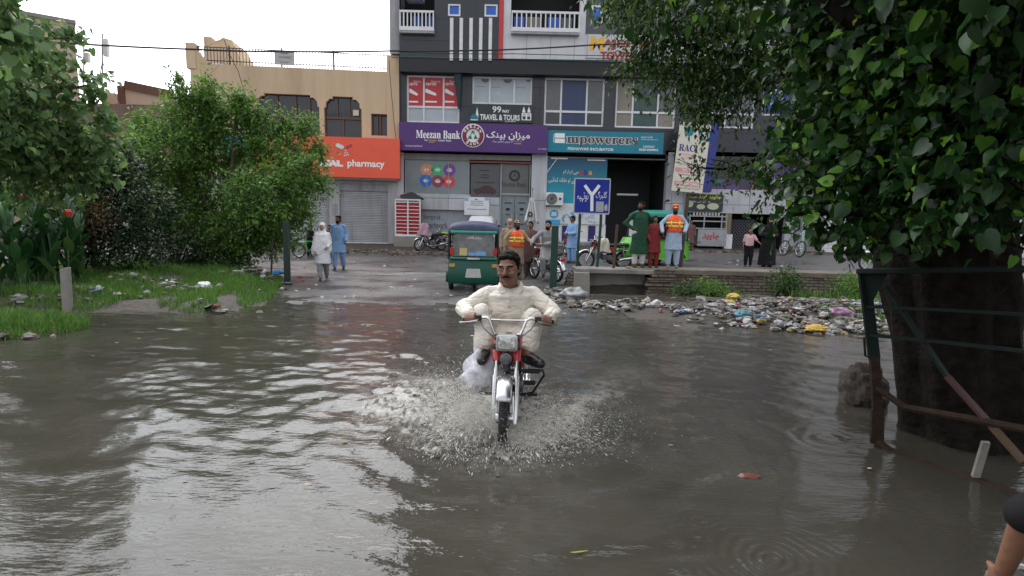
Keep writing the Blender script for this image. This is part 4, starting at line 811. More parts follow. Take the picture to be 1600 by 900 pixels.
q = s.mb(); u, z = s.uz(1078, 318.5); q.disc(u, z, .17, s.y, 14); u, z = s.uz(1095, 323); q.prism([(u + .22 * math.cos(a), z + .13 * math.sin(a)) for a in np.linspace(0, 6.28, 14)[:-1]], s.y - .006, s.y); u, z = s.uz(1114, 322.5); q.prism([(u + .3 * math.cos(a), z + .17 * math.sin(a)) for a in np.linspace(0, 6.28, 18)[:-1]], s.y - .006, s.y); q.beam((u + .2, s.y - .003, z + .1), (u + .5, s.y - .003, z + .22), .05, .004); q.build('dish_drawing', M('pale_food_print', (.50, .56, .38), .5), s.o)
# food stall counter with shelves
e = r_(1071, 332, 1131, 384); t = thing('food_stall', 'glass fronted food stall with steel shelves and red lettering', 'stall', FT.at((e[0] + e[1]) / 2, e[2], .3)); off = Vector(((e[0] + e[1]) / 2, -.3, e[2])); W2 = (e[1] - e[0]) / 2; H = e[3] - e[2]
STEEL = M('stall_steel', (.32, .33, .34), .35, metal=.6, stain=.3)
q = MB(); q.box(-W2 + .5, W2 - .02, -.25, .4, 0, .85); q.build('counter', STEEL, t); q = MB()
for x in (-W2 + .06, -.2, W2 - .3, W2 - .06): q.box(x - .03, x + .03, -.2, -.14, 0, H - .1)
for z in (H - .2, H - .45, .9): q.box(-W2 + .03, W2 - .03, -.21, -.12, z - .03, z + .03)
q.build('shelf_frame', STEEL, t); q = MB(); put_text(q, urdu('جاوید'), -.25, .6, .3, .72, -.256, bold=.03); q.build('lettering', M('red_letters2', (.55, .03, .03), .5), t); q = MB(); put_text(q, '0300-5959', -.55, -.3, .12, .25, -.256); q.build('lettering', LETB, t)
q = MB()
for k in range(9): q.lathe([(.05, 0), (.06, .05), (.05, .14), (.02, .18)], (-W2 + .3 + k * .16, .0, H - .17), n=10)
q.build('jar', M('glass_jar', (.5, .5, .45), .2), t)

# ================================================================ STREET FURNITURE
GREENP = M('green_painted_steel', (.008, .048, .036), .45, stain=.5, scale=7); RUST = M('rusty_steel', (.10, .052, .032), .75, var=.35, scale=12, stain=.6, bump=.3)
# blue direction sign, standing on the drain wall
p = P(924, 416, 17.2); D = Fac((p.x, p.y), R(-1)); SBL = M('road_sign_blue', (.012, .03, .30), .35, var=.08)
t = thing('direction_sign', 'blue road direction sign with a white fork symbol on two posts', 'road sign', D.at(0, Tz(p.x, 17.2)), R(-1)); off = Vector((0, 0, t.location.z)); e = D.rect(897, 279, 952.5, 334)
q = MB(off); q.box(e[0], e[1], -.03, 0, e[2], e[3]); q.build('board', SBL, t); q = MB(off)
for a in ((e[0], e[1], e[3] - .025, e[3] + .012), (e[0], e[1], e[2] - .012, e[2] + .025)): q.box(a[0], a[1], -.036, -.004, a[2], a[3])
for a in ((e[0] - .012, e[0] + .02), (e[1] - .02, e[1] + .012)): q.box(a[0], a[1], -.0355, -.004, e[2] + .025, e[3] - .025)
q.build('border', M('grey_border', (.45, .47, .5), .4), t)
def dz(px, py): a, b = D.uz(px, py); return (a, -.034, b)
q = MB(off); q.beam(dz(924.5, 330), dz(924.7, 302), .085, .006, up=(0, 1, 0)); q.beam(dz(924.7, 305), dz(913.5, 289.5), .085, .0062, up=(0, 1, 0)); q.beam(dz(924.7, 305), dz(936.5, 289.5), .085, .0064, up=(0, 1, 0)); q.build('fork_symbol', LET, t)
q = MB(off); put_text(q, urdu('نوتھیہ'.replace('ھ', 'ہ')), *D.rect(902, 301, 919, 316), -.036); put_text(q, urdu('گلبرگ'), *D.rect(931, 299, 948, 312), -.036); q.build('lettering', LET, t)
q = MB(off); e2 = D.rect(931, 315, 943, 331); q.box(e2[0], e2[1], -.04, -.031, e2[2], e2[3]); q.prism([D.uz(*c) for c in ((944, 322), (948, 318), (949, 324), (948.5, 330), (944, 329))], -.04, -.031); q.build('torn_sticker', M('torn_paper', (.40, .40, .45), .7, stain=.4), t)
for pa, pb in (((906.5, 334), (900.5, 418)), ((939.5, 334), (932, 418))):
    q = MB(off); a = dz(*pa); b = dz(*pb); q.beam((a[0], .04, e[2] + .5), (a[0], .04, e[2] - .3), .07); q.beam((a[0], .04, e[2] - .3), (b[0], .04, off.z - .3), .07); q.build('post', GREENP, t)
def post(name, label, cat, base, top, Y, w, mat, group=None, n=4, cap=None, zmin=None):
    b = P(*base, Y); tp = P(*top, Y); o_ = Vector((b.x, Y, b.z)); t = MB(o_)
    low = Vector((b.x, Y, b.z - .3))
    if n == 4: t.beam(low, tp, w)
    else: t.tube([low, b, (b + tp) / 2, tp], w / 2, n)
    o = t.build(name, mat, loc=o_, bevel=.006 if n == 4 else 0); return tag(o, label, cat, group)
post('steel_post', 'thick green square post beside the man on the parked motorcycle', 'post', (864, 442), (867.5, 353), 15.2, .17, GREENP)
post('steel_post', 'dark green square post at the edge of the grassy bank', 'post', (449, 432), (446.5, 346), 15.5, .13, M('dark_green_post', (.012, .03, .022), .5, stain=.5))
post('thin_pole', 'thin dark pole just behind the thick post on the bank', 'post', (424, 424), (426, 372), 16.4, .055, IRON, n=8)
post('thin_pole', 'slim bare stake under the bushy tree', 'post', (389, 424), (390, 385), 16.6, .04, IRON, n=8)
post('rusty_post', 'rusty bent iron post between the direction sign and the green rickshaw', 'post', (958, 419), (964.5, 351), 16.9, .07, RUST)
post('wooden_pole', 'tall brown pole behind the man in the blue tunic and orange vest', 'pole', (1063, 418), (1074.5, 304), 17.4, .12, M('brown_pole', (.065, .04, .035), .7, stain=.4), n=10)
b = P(106, 487, 10.45); tp = P(102, 419, 10.45); q = MB((b.x, b.y, b.z)); x0, y0 = b.x, b.y
q.loft([[(x0 + dx * .06 + k * (tp.x - b.x), y0 + dy * .06, b.z - .3 + (tp.z - b.z + .3) * k + (.02 * dx if k == 1 else 0)) for dx, dy in ((-1, -1), (0, -1.1), (1, -1), (1.05, 0), (1, 1), (0, 1.05), (-1, 1))] for k in (0, .3, .6, .93, 1)])
tag(q.build('concrete_post', CONC, loc=(b.x, b.y, b.z), bevel=.01), 'weathered grey concrete post standing at the water edge', 'post')
# drain wall
BW = Mpanel('old_brickwork', (.16, .115, .085), (.055, .048, .042), .26, .085, rough=.9, gw=.016, offset=.5, mort_bump=1., col2=(.24, .19, .15), stain=.75, var=.4)
wt_ = thing('drain_wall', 'low crumbling brick and concrete wall along the street above the drain', 'wall', (5.5, WALL_Y, 0))
def wx(px, py, Y=WALL_Y): return P(px, py, Y).x
x0, xa, xb, x1 = wx(893, 440), wx(1000, 440), wx(1050, 440), 17.5
z0, z1 = P(900, 420, WALL_Y).z, P(1200, 424, WALL_Y).z
O5 = Vector((5.5, WALL_Y, 0))
q = MB(O5); n = 60; rng = random.Random(4); ring = []
xs_ = [xb - .35 + (x1 - xb + .35) * (i / n) ** 1.0 for i in range(n + 1)]
for x in xs_: top = z1 - .14 + rng.uniform(-.012, .012); yf = WALL_Y + rng.uniform(-.03, .02); ring.append([(x, yf - .03, -.5), (x, yf - .01, .15), (x, yf, top), (x, WALL_Y + .45, top), (x, WALL_Y + .45, -.5)])
q.loft(ring); q.build('brickwork', BW, wt_, smooth=0)
q = MB(O5); ring = []
for i in range(n + 1): x = xa - .3 + (x1 - xa + .3) * i / n; j = rng.uniform(-.02, .02); ring.append([(x, WALL_Y - .05 + j, z1 - .139 + rng.uniform(-.01, .01)), (x, WALL_Y - .055 + j, z1 - .02), (x, WALL_Y - .02 + j, z1 + rng.uniform(-.006, .006)), (x, WALL_Y + .7, z1 + .01), (x, WALL_Y + .7, z1 - .139)])
q.loft(ring); q.build('coping', M('stained_coping', (.17, .145, .115), .9, var=.35, scale=2.5, stain=.7, bump=.6, bscale=18), wt_, smooth=0)
q = MB(O5)
# culvert bay to the left: slab, side cheeks, dark mouth
q.box(x0 + .1, xa + .9, WALL_Y - .1, WALL_Y + .9, z0 - .11, z0 + .02); q.box(x0, x0 + .5, WALL_Y - .25, WALL_Y + 1, -.5, z0 - .08, tp=(.04, .04)); q.box(x0 + .5, xa + .2, WALL_Y + .25, WALL_Y + .6, -.5, z0 - .11); q.build('culvert_slab', CONC, wt_, bevel=.02)
q = MB(O5)
for k in range(16):
    zz = -.15 + k % 6 * .12; q.box(xb - .75 + rng.uniform(0, .25), xb + .05, WALL_Y - .12 + rng.uniform(-.05, .05), WALL_Y + .3, zz, zz + .1)
for k in range(9): q.box(x0 - .32 + k * .035 + rng.uniform(0, .06), x0 + .02, WALL_Y - .2, WALL_Y + .4, -.2 + k * .075, -.125 + k * .075)
q.build('broken_brickwork', BW, wt_, bevel=.012)
q = MB(O5); q.box(x0 + .5, xb - .4, WALL_Y + 1.2, WALL_Y + 1.25, -.5, z0 - .1); q.build('culvert_back', BLACK, wt_)
# air conditioner on the poster shop
e = r_(853, 301, 880, 321, .3); t = thing('air_conditioner', 'white outdoor air conditioner unit under the teal poster', 'air conditioner', FT.at((e[0] + e[1]) / 2, e[2])); w_ = (e[1] - e[0]) / 2; h_ = e[3] - e[2]
q = MB(); q.box(-w_, w_, -.36, -.06, 0, h_); q.build('casing', WMET, t, bevel=.03); q = MB(); q.lathe([(.0, 0), (.05, .0), (.27, .01), (.28, .02), (.28, 0)], (-w_ * .33, -.365, h_ / 2), (0, -1, 0), 26)
for k in range(3, 9): q.torus((-w_ * .33, -.388, h_ / 2), (0, 1, 0), .032 * k, .005, 24, 4)
q.build('fan_grille', M('grille_grey', (.2, .2, .2), .5), t); q = MB(); q.box(w_ * .5, w_ * .78, -.372, -.362, h_ * .42, h_ * .62); q.build('badge', LETB, t); q = MB(); q.box(-w_ * .7, -w_ * .6, -.3, .02, -.06, -.002); q.box(w_ * .6, w_ * .7, -.3, .02, -.06, -.002); q.build('bracket', IRON, t)
q = MB(); q.tube([(-w_ - .02, -.05, h_ * .5), (-w_ - .1, -.04, 1.), (-w_ - .02, -.03, 1.6), (.1, -.02, 2.4)], .025, 6); q.build('pipe', WHITE, t)
# caged generator on a plinth
e = FT.rect(617, 313, 657, 369, 1.2); t = thing('generator_cage', 'white barred cage with red panels on a concrete plinth', 'cage', (FT.at((e[0] + e[1]) / 2, Tz(-5, 30.5), 1.2))); gz = t.location.z; w_ = (e[1] - e[0]) / 2; a, b = e[2] - gz, e[3] - gz
q = MB(); q.box(-w_ - .05, w_ + .0, -.1, .9, -.2, a); q.build('plinth', CONC, t, bevel=.02); q = MB(); q.box(-w_ + .06, w_ - .06, .06, .8, a + .15, b - .12); q.build('red_panel', M('cage_red', (.42, .015, .02), .5, stain=.3), t)
q = MB()
for x in (-w_, -.02, w_ - .05): q.box(x, x + .06, -.02, .05, a, b)
for k in range(10): z = a + (b - a) * (k + .4) / 10; q.box(-w_ + .06, w_ - .05, -.01, .03, z - .016, z + .016)
q.box(-w_, w_ + .01, -.03, .06, b, b + .06); q.box(-w_, w_ + .01, -.03, .06, a - .0, a + .06); q.build('bars', WMET, t)
q = MB(); q.prism([(-w_ + .3, b + .06), (w_ + .0, b + .06), (w_ + .08, b + .12), (.2, b + .42), (-w_ + .25, b + .25)], .0, .8); q.build('sheet_roof', IRON, t)
# flag of the bank
fb = P(838, 374, 29.5); ft = P(832, 296, 29.5); t = thing('bank_flag', 'white flag with a round emblem hanging from a steel pole', 'flag', (fb.x, fb.y, Tz(fb.x, fb.y)))
q = MB(); H = ft.z - t.location.z; dx = ft.x - fb.x; q.tube([(0, 0, -.1), (dx, 0, H)], .025, 8); q.ell((dx, 0, H + .05), (.05, .05, .09)); q.build('pole', M('steel_pole', (.35, .36, .38), .35, metal=.6), t)
q = MB(); ring = []; zt, zb_ = P(830, 309, 29.5).z - t.location.z, P(830, 348, 29.5).z - t.location.z
for k in range(9):
    f = k / 8; z = zt + (zb_ - zt) * f; l = -.10 - .38 * f; r = .05 + .22 * f; xc = dx * (1 - f * .4)
    ring.append([(xc + l + (r - l) * j / 20, .06 * math.sin(j * 1.35 + f * 1.4) * (.4 + f), z + .05 * math.sin(j * .6) * f) for j in range(21)])
q.loft(ring, cap=False, closed=False); fl = q.build('cloth', M('flag_cloth', (.66, .66, .66), .8, var=.08), t, smooth=60); sol = fl.modifiers.new('thick', 'SOLIDIFY'); sol.thickness = .006
q = MB(); q.torus((dx * .8 - .13, -.085, zt + (zb_ - zt) * .66), (0, 1, 0), .1, .03, 20, 6); q.build('emblem', LETD, t)
# torn green cloth hanging over the red posters
e = FT.rect(709, 110, 720, 170, .3); uc = (e[0] + e[1]) / 2; q = MB((uc, 0, e[3])); ring = []
for k in range(10):
    f = k / 9; z = e[3] + (e[2] - e[3]) * f; w_ = .2 * (1 - f * .78) + .01; ring.append([(uc + .1 * f + w_ * math.cos(a) + .02 * math.sin(k * 2.1), -.3 + .09 * math.sin(a) * (1 - f * .6) + .02 * math.cos(3 * a + k), z) for a in np.linspace(0, 2 * math.pi, 13)[:-1]])
q.loft(ring); tag(q.build('furled_banner', M('dark_green_cloth', (.02, .05, .055), .8, var=.5, scale=14), loc=FT.at(uc, e[3])), 'torn dark green banner furled beside the red posters', 'banner')
# roof things
a = FY.uz(340, 99, -1.6); q = MB()
ring = [[(.72 * s_ * math.cos(t_), .35 * s_ * math.sin(t_), z) for t_ in np.linspace(0, 6.283, 17)[:-1]] for s_, z in ((.9, 0), (1, .1), (1, .22), (.97, .26), (1, .3), (1, .45), (.85, .6), (.4, .68), (.1, .7))]
q.loft(ring); tag(q.build('water_tank', M('blue_tank', (.22, .32, .55), .5), loc=FY.at(a[0], zPar - .25, -1.6), rotz=A5), 'pale blue water tank behind the roof railing', 'water tank')
for (px, y0_, y1_, Y_, lab) in ((131, 58, 175, 37, 'short rooftop antenna mast beside the pinkish block'), (160, 52, 160, 39, 'taller rooftop antenna mast with a white panel and stays')):
    a = P(px, y1_, Y_); b = P(px, y0_, Y_); t = thing('antenna_mast', lab, 'antenna', a); q = MB(a); q.tube([(a.x, Y_, a.z - 3), a, b], .04, 6)
    if px == 160:
        for sx in (-.9, 1.1): c = P(px, 96, Y_); q.tube([c, (a.x + sx * 1.2, Y_ + .3, a.z - 1.4)], .03, 5)
    q.build('mast', M('mast_grey', (.16, .16, .17), .5), t); dy = 18 if px == 131 else 2; c = P(px + 5, y0_ + 7 + dy, Y_); d = P(px + 5, y0_ + 36 + dy * .2, Y_); q = MB(a); q.box(c.x - .13, c.x + .13, Y_ - .12, Y_ + .1, d.z, c.z); q.beam((c.x, Y_, (c.z + d.z) / 2), (a.x, Y_, (c.z + d.z) / 2), .05); q.build('panel_antenna', M('antenna_white', (.6, .6, .62), .5), t)
# overhead cables
def cable(label, pts, r, sag=0.):
    V = [P(*p) for p in pts]; out = []
    for i in range(len(V) - 1):
        for k in range(14): f = k / 14; v = V[i].lerp(V[i + 1], f); v.z -= sag * 4 * f * (1 - f); out.append(v)
    out.append(V[-1]); o_ = V[0].copy(); q = MB(o_); q.tube(out, r, 6); tag(q.build('power_cable', M('cable_black', (.02, .02, .022), .6), loc=o_), label, 'cable', None)
cable('thick bundled cable sweeping from the leafy tree past the buff roof', [(-120, 50, 20), (80, 66, 22), (300, 77, 24), (440, 80.5, 25), (613, 79.5, 27), (780, 78, 29), (930, 70, 30.5), (1160, 60, 31)], .036, .02)
cable('thin wire below the thick cable across the white cladding', [(613, 80, 30), (800, 84, 30.6), (1200, 88, 31)], .018, .05)
cable('thin wire running just above the dark overhang', [(613, 90, 30.2), (800, 92, 30.7), (1200, 96, 31.1)], .016, .03)
cable('slender wire slanting down across the buff front wall', [(350, 62, 30), (372, 110, 30.6), (400, 200, 30.9)], .015, .1); cable('wire dangling down the corner of the buff building', [(608, 95, 31.2), (612, 150, 31.3), (619, 220, 31.2)], .016, .08)
cable('faint wire rising from the buff building into the sky', [(300, 140, 31), (420, 0, 26), (480, -60, 24)], .006, .3); cable('faint wire crossing the sky above the brick shops', [(200, 130, 36), (300, 78, 31), (420, 14, 26)], .006, .25)
# ================================================================ VEHICLES (local: forward is -Y, X to the side, Z up from the road)
CHROME = M('chrome', (.6, .6, .6), .15, metal=1.); RUB = M('rubber', (.012, .012, .013), .75, bump=.4, bscale=30); ENG = M('engine_alloy', (.22, .22, .22), .4, metal=.8, stain=.4)
BLKP = M('black_plastic', (.014, .014, .015), .4); SEATM = M('black_vinyl', (.016, .016, .018), .5, bump=.2, bscale=80); LENS = M('lamp_glass', (.62, .63, .60), .16, metal=.55, var=.5, scale=22, spec=.8, bump=.5, bscale=30); REDL = M('red_lamp', (.45, .01, .012), .2)
def wheel(name, c, r, tr, parent, w_=1., spokes=18, ax=(1, 0, 0), rimm=None, tyre=None):
    c = Vector(c); q = MB(); q.torus(c, ax, r - tr, tr, 32, 10); t = q.build(name, tyre or RUB, parent, smooth=60)
    q = MB(); q.torus(c, ax, r - tr * 2.1, tr * .5, 32, 6); a = Vector(ax); x, y = frame_of(a); y = a.cross(x); q.tube([c - a * .07, c + a * .07], .045, 12)
    for i in range(spokes): g = 2 * math.pi * i / spokes; d = x * math.cos(g) + y * math.sin(g); q.tube([c + a * (.03 if i % 2 else -.03), c + d * (r - tr * 2.1)], .004 if r > .2 else .003, 4, cap=False)
    q.build('rim', rimm or CHROME, t); return t
def make_motorcycle(name, label, loc, rotz, body, group=None, parent_cat='motorcycle', guard=False, fender=None):
    t = thing(name, label, parent_cat, loc, rotz, group)
    FA = Vector((0, -.60, .285)); RA = Vector((0, .61, .285)); HT = Vector((0, -.315, .88))
    wheel('front_wheel', FA, .285, .036, t, spokes=20); wheel('rear_wheel', RA, .285, .04, t, spokes=20)
    up = (HT - FA).normalized()
    for sx in (-.082, .082):
        s_ = Vector((sx, 0, 0)); q = MB(); q.tube([FA + s_ - up * .05, FA + s_ + up * .02, FA + s_ + up * .34], [.02, .029, .027], 12); q.tube([FA + s_ + up * .34, FA + s_ + up * .52], .019, 12); o = q.build('fork_leg', CHROME, t, smooth=50)
        q = MB(); q.tube([FA + s_ + up * .46, FA + s_ + up * .48, FA + s_ + up * .66], [.033, .035, .033], 12); q.build('fork_cover', body, o, smooth=50)
    q = MB(); q.box(-.11, .11, -.45, -.35, .80, .83, rot=Matrix.Rotation(R(-25), 3, 'X')); q.box(-.1, .1, -.40, -.3, .87, .9, rot=Matrix.Rotation(R(-25), 3, 'X')); q.tube([HT - up * .3 + Vector((0, .06, 0)), HT + Vector((0, .04, 0))], .03, 10); q.build('fork_yoke', BLKP, t)
    # front mudguard, a curved shell over the wheel
    q = MB(); ring = []; rr = .335
    for k in range(15):
        a = R(38 + k * 9.5); c = FA + Vector((0, -math.cos(a) * rr, math.sin(a) * rr)); n = Vector((0, -math.cos(a), math.sin(a)))
        ring.append([c + Vector((.062 * math.sin(b), 0, 0)) + n * (.034 * (math.cos(b) - .6)) for b in np.linspace(-1.75, 1.75, 11)])
    q.loft(ring, cap=False, closed=False); mg = q.build('front_mudguard', fender or CHROME, t, smooth=60); so_ = mg.modifiers.new('thick', 'SOLIDIFY'); so_.thickness = .004
    q = MB(); ring = []
    for k in range(15):
        a = R(5 + k * 10.5); c = RA + Vector((0, math.cos(a) * .34, math.sin(a) * .34)); n = Vector((0, math.cos(a), math.sin(a)))
        ring.append([c + Vector((.07 * math.sin(b), 0, 0)) + n * (.034 * (math.cos(b) - .6)) for b in np.linspace(-1.6, 1.6, 9)])
    q.loft(ring, cap=False, closed=False); mg = q.build('rear_mudguard', fender or CHROME, t, smooth=60); so_ = mg.modifiers.new('thick', 'SOLIDIFY'); so_.thickness = .004
    # rectangular headlight
    def rr_ring(w_, h, y, z, r=.02, n=4):
        out = []
        for cx, cz, a0 in ((w_ - r, h - r, 0), (-w_ + r, h - r, 90), (-w_ + r, -h + r, 180), (w_ - r, -h + r, 270)):
            for i in range(n + 1): a = R(a0 + 90 * i / n); out.append((cx + r * math.cos(a), y, z + cz + r * math.sin(a)))
        return out
    hz, hy = .865, -.47
    q = MB(); q.loft([rr_ring(.05, .035, hy + .13, hz), rr_ring(.078, .058, hy + .06, hz), rr_ring(.084, .064, hy + .0, hz), rr_ring(.086, .066, hy - .012, hz), rr_ring(.073, .052, hy - .014, hz), rr_ring(.073, .052, hy + .0, hz)]); hl = q.build('headlight', CHROME, t, smooth=40)
    q = MB(); q.loft([rr_ring(.0735, .0525, hy - .003, hz), rr_ring(.07, .05, hy - .012, hz), rr_ring(.045, .03, hy - .018, hz), rr_ring(.003, .003, hy - .02, hz, .001)]); q.build('lens', LENS, hl, smooth=50)
    q = MB(); c = Vector((-.005, -.475, .735)); q.lathe([(.0, -.02), (.03, -.018), (.034, -.006), (.045, -.004), (.05, .01), (.05, .025), (.03, .05), (.0, .05)], c, (0, 1, 0), 22); q.torus(c + Vector((0, -.012, 0)), (0, 1, 0), .028, .005, 20, 6); q.build('horn', M('horn_grey', (.16, .16, .17), .3, metal=.7), t, smooth=50)
    # handlebar with cross brace, grips, levers, cables
    hb = [(-.37, -.24, 1.005), (-.22, -.275, 1.03), (-.175, -.29, 1.035), (-.15, -.30, 1.02), (-.125, -.31, .955), (-.105, -.32, .905), (-.06, -.325, .9)]
    q = MB(); q.tube(hb + [(.06, -.325, .9)] + [(-x, y, z) for x, y, z in reversed(hb[:-1])], .0125, 10); q.tube([(-.15, -.3, 1.02), (.15, -.3, 1.02)], .008, 8); h = q.build('handlebar', CHROME, t, smooth=60)
    for sx in (-1, 1):
        q = MB(); q.tube([(sx * .375, -.238, 1.004), (sx * .27, -.262, 1.022)], .018, 12); q.build('grip', RUB, h); q = MB(); q.tube([(sx * .24, -.275, 1.03), (sx * .25, -.33, 1.015), (sx * .33, -.325, 1.0), (sx * .40, -.295, .99)], [.009, .008, .006, .007], 8); q.build('lever', CHROME, h)
        q = MB(); q.box(sx * .245 - .025, sx * .245 + .025, -.29, -.25, 1.005, 1.05); q.tube([(sx * .225, -.29, 1.0), (sx * .19, -.42, .97), (sx * .1, -.47, .9), (sx * .05, -.43, .82)], .005, 6); q.build('switch_and_cable', BLKP, h)
    # tank, seat, panels, frame, engine, exhaust
    q = MB(); ring = []
    for y, w_, h_, z in ((-.27, .05, .05, .76), (-.22, .11, .085, .765), (-.1, .135, .1, .77), (.02, .12, .085, .76), (.1, .09, .06, .745), (.13, .05, .03, .74)): ring.append([(w_ * math.cos(a) * (1 if math.sin(a) > -.2 else .9), y, z + h_ * (math.sin(a) if math.sin(a) > 0 else math.sin(a) * .7)) for a in np.linspace(0, 2 * math.pi, 21)[:-1]])
    q.loft(ring); tk = q.build('fuel_tank', body, t, smooth=60); q = MB(); q.lathe([(.028, 0), (.03, .012), (.0, .018)], (0, -.08, .868), n=14); q.build('fuel_cap', CHROME, tk)
    q = MB(); ring = []
    for y, w_, h_ in ((.06, .08, .035), (.1, .11, .05), (.3, .125, .055), (.6, .12, .055), (.72, .1, .05), (.76, .06, .03)): ring.append([(w_ * math.cos(a), y, .76 + .02 * (y > .5) + h_ * math.sin(a)) for a in np.linspace(0, 2 * math.pi, 17)[:-1]])
    q.loft(ring); q.build('seat', SEATM, t, smooth=60)
    for sx in (-1, 1): q = MB(); q.prism([(.08, .7), (.34, .7), (.3, .52), (.14, .52)], sx * .115, sx * .135, 'yz'); q.build('side_panel', body, t, bevel=.006)
    q = MB(); q.tube([(0, -.3, .82), (0, -.22, .68), (0, -.12, .5), (0, -.05, .34)], .024, 8); q.tube([(0, -.28, .8), (0, .1, .68), (0, .6, .7)], .02, 8)
    for sx in (-.1, .1): q.tube([(sx, .1, .66), (sx, .22, .4), (sx, .35, .36), RA + Vector((sx, 0, 0))], .014, 6); q.tube([(sx, .55, .7), (sx, .3, .42)], .012, 6)
    q.build('frame', BLKP, t)
    for sx in (-.125, .125): q = MB(); q.tube([RA + Vector((sx, 0, .02)), (sx, .52, .66)], .026, 10); q.build('shock_absorber', CHROME, t)
    q = MB(); q.box(-.1, .1, -.08, .24, .30, .46); q.tube([(-.13, .12, .38), (.13, .12, .38)], .085, 16); q.tube([(0, -.05, .40), (0, -.27, .43)], [.055, .05], 14)
    for k in range(7): q.lathe([(.075, -.006), (.075, .006)], (0, -.08 - k * .026, .404 + k * .0035), (0, -1, .14), 14)
    q.build('engine', ENG, t, bevel=.008); q = MB(); q.tube([(.06, -.2, .38), (.09, -.22, .28), (.12, -.05, .24), (.13, .3, .27), (.15, .45, .31)], .017, 8); q.tube([(.15, .42, .31), (.155, .46, .31), (.165, .88, .38), (.166, .92, .385)], [.02, .042, .042, .03], 12); q.build('exhaust', CHROME, t)
    for sx in (-1, 1): q = MB(); q.tube([(sx * .08, .06, .3), (sx * .16, .05, .29), (sx * .26, .05, .3)], [.01, .011, .016], 8); q.build('footrest', RUB, t)
    q = MB(); q.box(-.05, .05, .86, .92, .6, .68); q.box(-.02, .02, .8, .87, .58, .66); q.build('tail_light', REDL, t, bevel=.01)
    if guard:
        q = MB()
        for sx in (-1, 1): q.tube([(sx * .05, -.16, .57), (sx * .1, -.26, .59), (sx * .18, -.3, .60), (sx * .30, -.29, .605), (sx * .31, -.27, .56), (sx * .22, -.24, .40), (sx * .06, -.1, .33)], .011, 8)
        q.build('leg_guard', BLKP, t, smooth=60)
        q = MB(); q.box(.13, .27, -.33, -.29, .585, .615); q.box(.14, .24, -.27, -.23, .47, .5); q.build('guard_peg', RUB, t)
    return t
